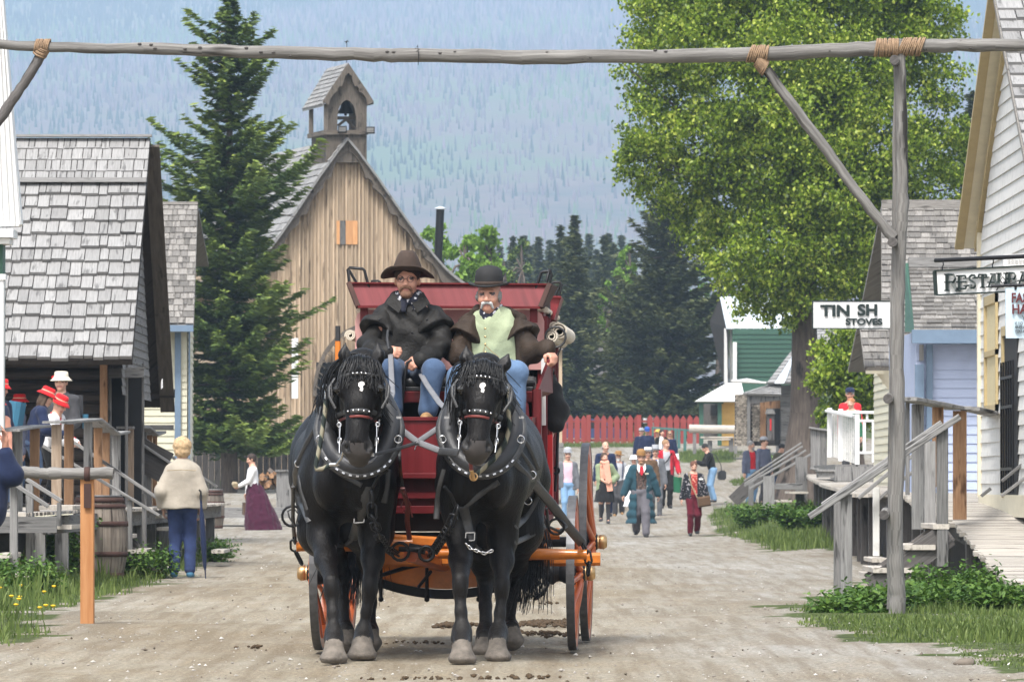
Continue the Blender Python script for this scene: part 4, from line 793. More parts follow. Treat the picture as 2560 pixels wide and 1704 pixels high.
# ---------------- tall shingled building, shop signs ----------------
D = 92; g = thing('shingled_building', 'tall gray shingled building with cream walls behind the gateway post', 'building', P(2150, 1130, D)); b = MB()
e0 = P(925, 768, 90, 'E'); e1 = P(1160, 768, 90, 'E'); r0 = P(2028, 474, 94.5); XE = 11
shingle(b, e0, (XE, 90, e0.z), (XE, 94.5, r0.z), (r0.x, 94.5, r0.z), 27, .17, .025, jit=.01); b.beam((r0.x, 94.45, r0.z + .03), (XE, 94.45, r0.z + .03), .12, .14, r=.8); b.build('roof', M['shakeb'], g)
b = MB(); b.prism([e0, (XE, 90, e0.z), (XE, 94.5, r0.z), r0], (0, .08, -.05)); b.prism([(e0.x, 99, e0.z), (XE, 99, e0.z), (XE, 94.6, r0.z), (r0.x, 94.6, r0.z)], (0, -.08, -.05)); b.build('rear_roof', M['shakeb'], g)
b = MB(); b.bx(e0.x, XE, 89.9, 90, e0.z - .42, e0.z - .04); b.build('fascia', M['creamtrim'], g)
b = MB(); x0 = P(1070, 0, 90.6, 'E').x; clap(b, (x0, 90.6, 0), (XE, 90.6, 0), 1.0, e0.z - .1, .13, (0, -1, 0)); clap(b, (x0, 90.6, 0), (x0, 98, 0), 1.0, e0.z - .1, .13, (-1, 0, 0)); b.prism([(x0 + .01, 90.7, 1), (x0 + .01, 98, 1), (x0 + .01, 98, e0.z), (x0 + .01, 90.7, e0.z)], (.1, 0, 0)); b.build('wall', M['cream'], g)
b = MB(); p0 = P(815, 830, 88.5, 'E'); p1 = P(925, 555, 89.8, 'E'); shingle(b, p0, (p1.x + .3, 88.5, p0.z), (p1.x + .3, 89.8, p1.z), (p0.x, 89.8, p1.z), 6, .15, .025, jit=.01); b.prism([p0, (p1.x + .3, 88.5, p0.z), (p1.x + .3, 89.8, p1.z), (p0.x, 89.8, p1.z)], (0, .05, -.05)); b.build('awning', M['shakeb'], g)
b = MB(); b.beam(P(885, 840, 89, 'E'), P(985, 975, 89, 'E'), .06, .06); b.bx(P(820, 0, 88.6, 'E').x, P(935, 0, 88.6, 'E').x, 88.55, 88.62, p0.z - .1, p0.z - .01); b.build('bracket', M['creamtrim'], g)
def text(mb_name, s, p, size, mat, parent, font_w=1.0, bold=0.0, depth=.006):
    cu = bpy.data.curves.new(mb_name, 'FONT'); cu.body = s; cu.size = size; cu.extrude = depth; cu.offset = bold
    to = bpy.data.objects.new('tmp', cu); C.objects.link(to); dg = bpy.context.evaluated_depsgraph_get(); me = bpy.data.meshes.new_from_object(to.evaluated_get(dg)); bpy.data.objects.remove(to)
    o = bpy.data.objects.new(mb_name, me); C.objects.link(o); me.materials.clear(); me.materials.append(mat); o.parent = parent
    o.location = Vector(p) - rootloc(parent); o.rotation_euler = (R(90), 0, 0); o.scale = (font_w, 1, 1); return o
M['letter'] = m_plain('dark_green_lettering', (.004, .014, .012), .5); M['lettered'] = m_plain('dark_red_lettering', (.10, .01, .014), .5); M['signblue'] = m_plain('pale_blue_sign', (.50, .62, .70), .6)
D = 88; g = thing('shop_sign', 'white shop sign reading TIN SH STOVES hanging in front of the poplar', 'sign', P(480, 575, D, 'E')); p0 = P(479, 573, D, 'E'); p1 = P(1010, 402, D, 'E')
b = MB(); b.bx(p0.x, p1.x, D, D + .04, p0.z, p1.z); b.build('board', M['whitep'], g); b = MB(); fr = .018
b.bx(p0.x - fr, p0.x, D - .01, D + .05, p0.z - fr, p1.z + fr); b.bx(p0.x, p1.x, D - .01, D + .05, p1.z, p1.z + fr); b.bx(p0.x, p1.x, D - .01, D + .05, p0.z - fr, p0.z); b.build('frame', M['letter'], g)
q = P(527, 494, D - .02, 'E'); hh = (494 - 422) * .3827 / FPX * D; text('lettering', 'TIN', q, hh / .72, M['letter'], g, 1.18, .010); text('lettering', 'SH', P(768, 490, D - .02, 'E'), hh / .72, M['letter'], g, 1.12, .010)
q = P(690, 552, D - .02, 'E'); hh = (552 - 512) * .3827 / FPX * D; text('lettering', 'STOVES', q, hh / .70, M['letter'], g, 1.22, .006)
# lower shingled roof over the pale blue house
g = thing('blue_house', 'pale blue clapboard house with slate blue trim and a steep shingled roof, at right', 'house', P(2200, 1122, 78)); b = MB()
e0 = P(1135, 577, 76, 'E'); r0 = P(1100, 178, 79, 'E'); XE = 9.5; shingle(b, e0, (XE, 76, e0.z), (XE, 79, r0.z), (r0.x, 79, r0.z), 15, .16, .025, jit=.012); b.build('roof', M['shakeb'], g)
b = MB(); b.bx(r0.x, XE, 78.9, 79.1, r0.z, P(0, 115, 79, 'E').z, r=.9); b.build('ridge_board', M['gray'], g); b = MB(); b.prism([P(1083, 150, 79, 'E'), P(1100, 150, 79, 'E'), P(1140, 600, 75.9, 'E'), P(1080, 600, 77, 'E')], (0, .1, 0)); b.build('gable_trim', M['green'], g)
b = MB(); b.bx(e0.x - .03, XE, 75.85, 76, e0.z - .2, e0.z - .02); b.bx(P(1213, 0, 76.5, 'E').x, P(1254, 0, 76.5, 'E').x, 76.40, 76.47, .9, e0.z - .2); b.bx(P(1254, 0, 76.5, 'E').x, XE, 76.40, 76.46, P(0, 640, 76.5, 'E').z, e0.z - .2); b.bx(P(1143, 0, 76.3, 'E').x, P(1200, 0, 76.3, 'E').x, 76.3, 76.38, .9, P(0, 812, 76.3, 'E').z)
b.build('trim', M['bluet'], g); b = MB(); clap(b, (P(1148, 0, 76.5, 'E').x, 76.5, 0), (XE, 76.5, 0), .9, e0.z - .05, .124, (0, -1, 0)); b.bx(P(1150, 0, 76.5, 'E').x, XE, 76.52, 82, .9, e0.z - .02); b.build('wall', M['bluep'], g)
b = MB(); b.bx(P(1170, 0, 76.4, 'E').x, P(1198, 0, 76.4, 'E').x, 76.38, 76.44, P(0, 788, 76.4, 'E').z, P(0, 682, 76.4, 'E').z); b.build('notice_board', M['gray'], g)
# white gabled building at the right edge
g = thing('white_gabled_building', 'white clapboard restaurant building with a steep gable and cream soffit at the right edge', 'building', (5.4, 60, .9)); XW = 5.25; XO = 5.05; zE = 3.8; yF, yN = 64.2, 55.2; pk = Vector((XO, 59.6, 6.28)); slope = lambda d: 6.28 - abs(d - 59.6) * (6.28 - zE) / 4.6
b = MB(); pf = Vector((XO, yF, zE)); pn = Vector((XO, yN - 1, slope(yN - 1))); 
shingle(b, pn, (9, pn.y, pn.z), (9, pk.y, pk.z), pk, 22, .2, .035, jit=.02); b.build('roof', M['shake'], g)
b = MB(); b.prism([pf, (9, yF, zE), (9, 59.6, 6.28), pk], (0, .05, .07)); b.prism([pn - Vector((0, 0, .05)), (9, pn.y, pn.z - .05), (9, pk.y, pk.z - .05), pk - Vector((0, 0, .05))], (0, 0, -.08)); b.build('roof_boards', M['shakeb'], g)
b = MB(); b.prism([pf + Vector((.03, 0, -.02)), (XW + .02, yF, zE - .02), (XW + .02, 59.6, 6.26), pk + Vector((.03, 0, -.02))], (0, -.02, -.03)); b.build('soffit', M['creamtrim'], g)
b = MB(); b.beam(pf + Vector((0, 0, -.04)), pk + Vector((0, 0, -.04)), .05, .10, up=(1, 0, 0)); b.beam(pf + Vector((0, .04, .02)), pk + Vector((0, .04, .02)), .03, .08, up=(1, 0, 0)); b.beam(Vector((XW - .03, yF - .3, slope(yF - .3) - .22)), Vector((XW - .03, 59.6, 6.06)), .09, .05, up=(1, 0, 0)); b.build('barge_board', M['tan'], g)
b = MB(); yw = 63.6; zt_ = lambda z: (max(0, (z - 3.75) / 2.4) * .5 , 1 - max(0, (z - 3.75) / 2.4) * .47); clap(b, (XW, yw, 0), (XW, 55.6, 0), .95, 6.0, .15, (-1, 0, 0), zt_); clap(b, (XW, yw, 0), (9, yw, 0), .95, 4, .15, (0, 1, 0)); b.bx(XW + .01, 9, 55.7, yw - .02, .95, 3.9); b.build('wall', M['white'], g)
b = MB(); b.bx(XW - .05, XW, yw - .09, yw + .02, .95, slope(yw) - .1); b.bx(XW - .04, XW, 55.6, yw, .75, .98); b.build('corner_board', M['creamtrim'], g)
def wyd(x): return XW / ((x * .3827 + 1850 - 1280) / FPX)    # depth at which a crop-E column meets the street wall
for (x0, x1, y0, y1) in ((1622, 1700, 375, 1125),):
    da, db = wyd(x0), wyd(x1); z0 = P(0, y1, da, 'E').z; z1 = P(0, y0, da, 'E').z; f = MB(); 
    for (ya, yb_, za, zb_) in ((db, da, z1 - .1, z1), (db, da, z0, z0 + .07), (db, db + .07, z0, z1), (da - .07, da, z0, z1), (db, da, (z0 + z1) / 2 - .03, (z0 + z1) / 2 + .03)): f.bx(XW - .05, XW - .02, ya, yb_, za, zb_)
    fo = f.build('window', M['tan'], g); f = MB(); f.bx(XW - .02, XW - .008, db + .07, da - .07, z0 + .07, z1 - .1); f.build('pane', M['curtain'] if 'curtain' in M else M['tan'], fo)
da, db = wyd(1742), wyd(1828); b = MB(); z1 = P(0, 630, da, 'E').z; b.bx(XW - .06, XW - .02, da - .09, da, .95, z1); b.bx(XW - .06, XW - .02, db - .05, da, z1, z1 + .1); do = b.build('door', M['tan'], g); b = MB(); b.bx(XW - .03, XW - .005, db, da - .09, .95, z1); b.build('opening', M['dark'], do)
b = MB(); 
for i in range(6): y = lerp(db + .02, da - .12, i / 5); b.tube([(XW - .07, y, 1.0), (XW - .07, y, z1 - .28)], .012, 5)
for z in (1.25, 1.9, z1 - .45): b.beam((XW - .07, db, z), (XW - .07, da - .1, z), .02, .03)
b.build('iron_gate', M['iron'], do)
for a, e, d in (((1225, 700), (1290, 650), 61), ((1365, 600), (1530, 465), 58.5), ((1362, 700), (1530, 572), 58)): b = MB(); rail(b, 'O', [(*a, d), (*e, d)], 22, .06); b.build('step_handrail', M['gray'], g)
# restaurant sign
D = 53.0; g = thing('restaurant_sign', 'long white hanging sign reading RESTAURANT in dark serif letters', 'sign', P(1290, 360, D, 'E'))
a, b_, c_, d_ = P(1285, 200, D, 'E'), P(2050, 158, D - .8, 'E'), P(2055, 322, D - .8, 'E'), P(1295, 358, D, 'E'); b = MB(); b.prism([d_, c_, b_, a], (0, .05, 0)); b.build('board', M['whitep'], g)
b = MB()
for p, q in ((a, b_), (d_, c_), (a, d_)): b.beam(p + Vector((0, .02, 0)), q + Vector((0, .02, 0)), .075, .012)
b.build('frame', M['letter'], g); b = MB(); b.tube([P(1275, 133, D, 'E'), P(1620, 117, D - .4, 'E'), P(2050, 98, D - .8, 'E')], .02, 8)
for x, y in ((1325, 131), (1652, 116)): b.tube([P(x, y, D - .2, 'E'), P(x + 4, y + 30, D - .2, 'E'), P(x - 4, y + 45, D - .2, 'E'), P(x, y + 68, D - .2, 'E')], .006, 5)
b.build('iron_bar', M['iron'], g)
SER = dict(R=[[(0, 0), (0, 1), 1], [(0, 1), (.45, .97), (.58, .76), (.45, .54), (0, .52), .6], [(.3, .52), (.72, 0), 1]], E=[[(0, 0), (0, 1), 1], [(0, 1), (.55, 1), (.57, .8), .4], [(0, .52), (.42, .52), .4], [(0, 0), (.58, 0), (.62, .22), .4]],
           S=[[(.52, .78), (.48, .97), (.22, 1), (.03, .85), (.08, .62), (.45, .42), (.55, .2), (.4, .02), (.15, 0), (.02, .22), .75]], T=[[(.32, 0), (.32, 1), 1], [(-.02, .78), (0, 1), (.64, 1), (.66, .78), .4]],
           A=[[(0, 0), (.36, 1), .45], [(.36, 1), (.74, 0), 1.05], [(.13, .35), (.58, .35), .4]], U=[[(0, 1), (0, .25), (.12, .03), (.36, 0), (.56, .12), (.62, .3), 1], [(.62, .3), (.62, 1), .45]], N=[[(0, 0), (0, 1), .5], [(0, 1), (.62, 0), 1.05], [(.62, 0), (.62, 1), .5]])
b = MB(); x = 1352; kx = 1.0
for i, ch in enumerate('RESTAURANT'):
    s_ = 106 if i == 0 else 84; base = lerp(330, 300, (x - 1352) / 500)
    def Q_(u, v): return P(x + u * s_ * .92, base - v * s_ - (8 if i else 0), D - .03 - (x + u * s_ - 1290) / 765 * .8, 'E')
    for st in SER[ch]:
        pts = [Q_(*p) for p in st[:-1]]; wd_ = .025 * max(st[-1], .62) * (1.25 if i == 0 else 1)
        for p, q in zip(pts, pts[1:]): b.beam(p, q, wd_, .012, up=(0, 1, 0)); 
        for e in (pts[0], pts[-1]): b.beam(e - Vector((.026, 0, 0)), e + Vector((.026, 0, 0)), .012, .012, up=(0, 1, 0))
    x += (78 if i == 0 else 66) if ch not in 'ST' else 64
b.build('lettering', M['letter'], g)
D = 51.0; g = thing('blue_shop_sign', 'pale blue sign with red FAS HA lettering at the right edge', 'sign', P(1740, 640, D, 'E')); b = MB(); b.prism([P(1738, 640, D, 'E'), P(2020, 640, D, 'E'), P(2020, 300, D, 'E'), P(1735, 312, D, 'E')], (0, .04, 0)); b.build('board', M['signblue'], g)
text('lettering', 'FAS', P(1772, 405, D - .02, 'E'), .055 / .7 * 1.5, M['lettered'], g, .78, .003); text('lettering', 'HA', P(1775, 480, D - .02, 'E'), .055 / .7 * 1.5, M['lettered'], g, .86, .003); text('lettering', 'V', P(1843, 522, D - .02, 'E'), .062, M['letter'], g)
for s_, y in (('IF YO', 552), ('AND A', 578), ('YOU A', 604)): text('small_lettering', s_, P(1795, y, D - .02, 'E'), .037, M['iron'], g, .8)
b = MB(); b.tube([P(1640, 302, D, 'E'), P(1740, 296, D, 'E'), P(2020, 290, D, 'E')], .014, 7); b.tube([P(1675, 330, D, 'E'), P(1690, 305, D, 'E'), P(1720, 300, D, 'E'), P(1735, 262, D, 'E'), P(1715, 240, D, 'E'), P(1700, 262, D, 'E'), P(1716, 285, D, 'E')], .006, 5); b.tube([P(1800, 300, D, 'E'), P(1800, 325, D, 'E')], .012, 5); b.tube([P(1720, 300, D, 'E'), P(1855, 255, D, 'E'), P(2020, 215, D, 'E')], .005, 5); b.build('iron_bracket', M['iron'], g)
g = thing('small_wall_board', 'little white board with faint lettering above the restaurant sign', 'sign', P(1720, 180, 57.0, 'E')); b = MB(); b.prism([P(1722, 180, 57.0, 'E'), P(1990, 170, 57.0, 'E'), P(1990, 85, 57.0, 'E'), P(1722, 93, 57.0, 'E')], (0, .03, 0)); b.build('board', M['whitep'], g)
b = MB(); 
for i in range(13): x = 1752 + i * 9 + random.uniform(-1, 1); b.beam(P(x, 160, 56.95, 'E'), P(x, 125 + random.uniform(0, 8), 56.95, 'E'), .004, .004)
b.build('lettering', M['grayd'], g)
# ---------------- background town ----------------
D = 235; g = thing('green_building', 'green sided building with pale metal roof and white corner boards, beyond the poplar', 'building', P(400, 1100, D, 'Q'))
b = MB(); b.prism([P(225, 352, D, 'Q'), P(860, 352, D, 'Q'), P(860, 120, D + 4, 'Q'), P(176, 120, D + 4, 'Q')], (0, .1, -.05)); 
for i in range(14): t_ = i / 13; b.beam(lerp(P(225, 352, D - .03, 'Q'), P(860, 352, D - .03, 'Q'), t_), lerp(P(176, 120, D + 3.97, 'Q'), P(860, 120, D + 3.97, 'Q'), t_), .04, .05)
b.build('roof', M['tin'], g); b = MB(); b.prism([P(265, 1100, D, 'Q'), P(860, 1100, D, 'Q'), P(860, 350, D, 'Q'), P(265, 350, D, 'Q')], (0, .2, 0))
for y in range(390, 760, 34): b.beam(P(266, y, D - .02, 'Q'), P(860, y, D - .02, 'Q'), .03, .03, r=.1)
b.build('wall', M['green'], g); b = MB()
for x0, x1, y0, y1, d in ((205, 238, 350, 750, 1), (244, 262, 345, 780, .5), (268, 296, 450, 822, -.3)): b.prism([P(x0, y1, D + d, 'Q'), P(x1, y1 - 10, D + d, 'Q'), P(x1, y0, D + d, 'Q'), P(x0, y0, D + d, 'Q')], (0, .2, 0))
b.build('corner_board', M['whitep'], g); b = MB(); b.prism([P(176, 125, D + 4, 'Q'), P(230, 345, D, 'Q'), P(238, 780, D, 'Q'), P(205, 760, D + 5, 'Q'), P(100, 300, D + 8, 'Q')], (0, .3, 0)); b.build('gable', M['darklog'], g)
D = 228; g = thing('yellow_cabin', 'small yellow cabin with a bright white roof and green porch posts', 'cabin', P(120, 1200, D, 'Q')); b = MB(); b.prism([P(-8, 878, D - 1, 'Q'), P(360, 878, D - 1, 'Q'), P(330, 745, D + 2, 'Q'), P(225, 745, D + 2, 'Q')], (0, .1, -.04)); b.build('roof', M['whitep'], g)
b = MB(); zf = P(0, 1200, D, 'Q').z; clap(b, P(184, 0, D, 'Q'), P(300, 0, D, 'Q'), P(0, 1160, D, 'Q').z, P(0, 876, D, 'Q').z, .28, (0, -1, 0)); b.bx(P(186, 0, D, 'Q').x, P(300, 0, D, 'Q').x, D + .02, D + 3, zf, P(0, 880, D, 'Q').z); b.build('wall', M['yellow'], g)
b = MB(); 
for x in (38, 172): post(b, 'Q', x, 880, 1200, D - .6, 30)
b.beam(P(15, 884, D - .6, 'Q'), P(200, 884, D - .6, 'Q'), .1, .15); b.build('porch_post', M['green'], g); b = MB(); b.prism([P(55, 1160, D + 1, 'Q'), P(186, 1160, D + 1, 'Q'), P(186, 884, D + 1, 'Q'), P(55, 884, D + 1, 'Q')], (0, .1, 0)); b.build('porch_wall', M['grayd'], g); b = MB(); b.prism([P(105, 980, D + .9, 'Q'), P(160, 980, D + .9, 'Q'), P(160, 905, D + .9, 'Q'), P(105, 905, D + .9, 'Q')], (0, .05, 0)); b.build('window', M['dark'], g)
D = 186; g = thing('log_house', 'weathered log house with shingled porch roof, left of the poplar trunk', 'house', P(450, 1200, D, 'Q')); b = MB(); r = random.Random(8)
for (x0, x1, y0, y1, s_) in ((284, 366, 825, 1195, 15), (404, 462, 905, 1175, 17)):
    y = y0 + 8; i = 0
    while y < y1:
        x = x0 + (i % 2) * s_ * .5
        while x < x1: p = P(x + s_ / 2, y, D, 'Q'); rd = s_ * .5 * .3444 / FPX * D * r.uniform(.8, 1.05); b.tube([p + Vector((0, -.05, 0)), p + Vector((0, .3, 0))], rd, 7, r=r.random()); x += s_ * 1.02
        y += s_ * .86; i += 1
b.build('log_ends', M['logend'] if 'logend' in M else M['deck'], g)
b = MB(); b.prism([P(284, 1200, D + .3, 'Q'), P(612, 1200, D + .3, 'Q'), P(612, 830, D + .3, 'Q'), P(284, 830, D + .3, 'Q')], (0, .3, 0)); b.build('wall', M['grayd'], g)
b = MB(); clap(b, P(612, 0, D - .1, 'Q'), P(760, 0, D - .1, 'Q'), P(0, 1240, D, 'Q').z, P(0, 762, D, 'Q').z, .16, (0, -1, 0)); b.bx(P(610, 0, D - .1, 'Q').x, P(900, 0, D, 'Q').x, D - .08, D + 3, 1, P(0, 765, D, 'Q').z); b.build('side_wall', M['gray'], g)
b = MB(); p = [P(515, 745, D - 1, 'Q'), P(1060, 745, D - 1, 'Q'), P(1000, 350, D + 4, 'Q'), P(820, 350, D + 4, 'Q')]; b.prism(p, (0, .08, -.05)); shingle(b, p[0], p[1], p[2], p[3], 16, .25, .03, jit=.01); b.build('roof', M['shake'], g); b = MB(); b.prism([P(570, 750, D - 1.1, 'Q'), P(640, 750, D - 1.1, 'Q'), P(735, 560, D + 1.2, 'Q'), P(735, 500, D + 1.2, 'Q')], (0, 0, .03)); b.build('flashing', M['tin'], g)
b = MB(); p = [P(348, 826, D - 1.6, 'Q'), P(618, 832, D - 1.6, 'Q'), P(618, 748, D - .5, 'Q'), P(560, 748, D - .5, 'Q')]; b.prism(p, (0, .08, -.05)); shingle(b, p[0], p[1], p[2], p[3], 6, .25, .03, jit=.01); b.beam(P(350, 822, D - 1.62, 'Q'), P(570, 750, D - .6, 'Q'), .12, .05, r=.95); b.build('porch_roof', M['shake'], g)
b = MB(); b.prism([P(255, 730, D - 1, 'Q'), P(370, 712, D - .5, 'Q'), P(510, 742, D - 1, 'Q'), P(372, 724, D - 1.1, 'Q')], (0, .1, -.05)); b.beam(P(255, 728, D - 1, 'Q'), P(510, 742, D - 1, 'Q'), .15, .05); b.build('canopy', M['whitep'], g)
b = MB(); b.prism([P(370, 900, D - 1.4, 'Q'), P(612, 870, D - 1.4, 'Q'), P(612, 836, D - 1.4, 'Q'), P(370, 840, D - 1.4, 'Q')], (0, .1, 0)); post(b, 'Q', 382, 840, 1200, D - 1.4, 24); b.build('porch_beam', M['gray'], g)
b = MB(); post(b, 'Q', 487, 885, 1180, D - .1, 44, .05); b.prism([P(500, 930, D - .1, 'Q'), P(610, 930, D - .1, 'Q'), P(610, 875, D - .1, 'Q'), P(500, 880, D - .1, 'Q')], (0, .05, 0)); b.build('brown_boards', M['fresh'], g)
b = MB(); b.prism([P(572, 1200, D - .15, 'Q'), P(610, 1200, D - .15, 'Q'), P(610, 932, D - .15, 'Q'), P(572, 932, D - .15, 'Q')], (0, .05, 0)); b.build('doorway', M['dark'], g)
g = thing('notice_post', 'gray notice post with a red stripe in front of the log house doorway', 'post', P(542, 1150, 180, 'Q')); b = MB(); post(b, 'Q', 542, 965, 1160, 180, 52, .2); b.build('box', M['grayd'], g); b = MB(); b.prism([P(505, 970, 179.8, 'Q'), P(578, 970, 179.8, 'Q'), P(560, 935, 179.8, 'Q'), P(515, 935, 179.8, 'Q')], (0, .4, 0)); b.build('cap', M['gray'], g); b = MB(); post(b, 'Q', 542, 1005, 1090, 179.85, 10, .02, ch=0); b.build('stripe', M['redhot'], g)
# fences far up the street
D = 262; g = thing('picket_fence', 'red picket fence with pointed boards across the end of the street', 'fence', P(600, 500, D, 'D')); b = MB(); x = 20; k = 0
while x < 1140:
    if (x < 660 or x > 700) and not (265 < x < 300):
        zj = random.uniform(-4, 4); a = [P(x, 497, D, 'D'), P(x + 43, 497, D, 'D'), P(x + 43, 300 + zj, D, 'D'), P(x + 21, 272 + zj, D, 'D'), P(x, 300 + zj, D, 'D')]; b.prism(a, (0, .04, 0))
    x += 52
b.build('pickets', M['redp'], g); b = MB(); rail(b, 'D', [(20, 322, D + .08), (1140, 322, D + .08)], 18, .06); rail(b, 'D', [(20, 470, D + .08), (1140, 470, D + .08)], 18, .06); b.build('rail', M['redp'], g)
for x in (287, 682): b = MB(); post(b, 'D', x, 272, 500, D - .05, 34); b.build('post', M['redp'], g)
D = 236; g = thing('green_rail_fence', 'low green rail fence right of the red pickets', 'fence', P(1040, 550, D, 'D')); b = MB(); rail(b, 'D', [(780, 372, D), (1080, 392, D)], 16, .1); b.build('rail', M['greenf'], g)
for x, y in ((790, 520), (850, 520), (920, 530), (995, 535), (1042, 552), (970, 530)): b = MB(); post(b, 'D', x, 380, y, D, 22 if x > 900 else 14); b.build('post', M['greenf'], g)
D = 214; g = thing('hitching_rail', 'pale log hitching rail in front of the yellow cabin', 'hitching rail', P(1115, 555, D, 'D')); b = MB(); b.tube([P(1075, 380, D, 'D'), P(1490, 388, D, 'D')], .16, 8); b.build('log', M['deck'], g)
for x in (1118, 1440): b = MB(); post(b, 'D', x, 385, 575, D, 26); b.build('post', M['gray'], g)
g = thing('wooden_bench', 'gray plank bench table under the pale hitching log', 'bench', P(1250, 560, 210, 'D')); b = MB(); rail(b, 'D', [(1165, 448, 210), (1420, 448, 210)], 12, .5); b.build('top', M['deck'], g); b = MB(); rail(b, 'D', [(1190, 468, 209), (1400, 464, 209)], 10, .4); b.build('seat', M['deck'], g)
for x in (1238, 1405): b = MB(); post(b, 'D', x, 452, 560, 210, 36); b.build('leg', M['gray'], g)
b = MB(); rail(b, 'D', [(1240, 545, 209.5), (1395, 520, 209.5)], 8, .1); b.build('brace', M['gray'], g)
# sheds behind
D = 300; g = thing('gray_roofed_shed', 'gray roofed brown shed glimpsed between the dark spruces', 'shed', P(1375, 960, D)); b = MB(); b.prism([P(1340, 862, D), P(1420, 862, D), P(1440, 768, D + 5), P(1384, 768, D + 5)], (0, .1, -.06)); b.build('roof', M['grayd'], g); b = MB(); b.prism([P(1345, 1000, D), P(1420, 1000, D), P(1420, 862, D), P(1345, 862, D)], (0, 3, 0)); b.build('wall', M['darklog'], g)
D = 278; g = thing('brown_shed', 'low brown shed with slanting roof edge, under the broad dark spruce', 'shed', P(1050, 400, D, 'D')); b = MB(); b.prism([P(950, 400, D, 'D'), P(1125, 400, D, 'D'), P(1125, 270, D, 'D'), P(955, 192, D, 'D')], (0, 3, 0)); b.build('wall', M['darklog'], g); b = MB(); b.beam(P(945, 185, D - .2, 'D'), P(1140, 275, D - .2, 'D'), 3, .12); b.build('roof', M['gray'], g)
D = 290; g = thing('red_brown_barn', 'reddish brown plank barn far behind the red fence, with white poles before it', 'barn', P(900, 300, D, 'D')); b = MB(); x = 690
while x < 1140: b.prism([P(x, 420, D, 'D'), P(x + 20, 420, D, 'D'), P(x + 20, 120 if x > 860 else 140, D, 'D'), P(x, 120 if x > 860 else 140, D, 'D')], (0, .1, 0), m=0 if x < 860 else 1); x += 20.5
b.build('wall', [M['grayd'], M['redbarn'] if 'redbarn' in M else M['rust']], g); b = MB(); b.prism([P(680, 140, D - .5, 'D'), P(1150, 115, D - .5, 'D'), P(1150, 60, D + 4, 'D'), P(700, 60, D + 4, 'D')], (0, 0, .1)); b.build('roof', M['tin'], g)
for x, y0, y1 in ((682, 140, 275), (730, 140, 275), (782, 110, 385)):
    g = thing('white_pole', 'thin white pole ' + ('leftmost before the far barn' if x < 700 else 'middle one before the far barn' if x < 750 else 'tallest, right of the other two'), 'pole', P(x, y1 + 60, 280, 'D')); b = MB(); b.tube([P(x, y1 + 60, 280, 'D'), P(x, y0, 280, 'D')], .1, 6); b.build('shaft', M['whitep'], g)
# parked car behind the fence
D = 275; g = thing('parked_car', 'blue car parked behind the red picket fence', 'car', P(270, 440, D, 'D')); b = MB(); zc = P(0, 440, D, 'D').z - .80; xc = P(275, 0, D, 'D').x; s_ = 1.0
prof_c = [(-2.1, .3), (-2.15, .75), (-1.4, .95), (-.9, 1.42), (.7, 1.46), (1.35, 1.0), (2.1, .9), (2.15, .35)]; b.prism([(xc + x, D, zc + z + .2) for x, z in prof_c], (0, 1.7, 0)); b.build('body', M['carblue'] if 'carblue' in M else M['bluet'], g)
b = MB(); b.prism([(xc + x, D - .02, zc + z + .2) for x, z in [(-1.2, .98), (-.82, 1.36), (.6, 1.38), (1.1, 1.0)]], (0, 1.74, 0)); b.build('windows', M['dark'], g)
for x in (-1.3, 1.3):
    for y in (-.02, 1.5): b = MB(); b.tube([(xc + x, D + y, zc + .32), (xc + x, D + y + .2, zc + .32)], .32, 14); b.build('wheel', M['iron'], g)
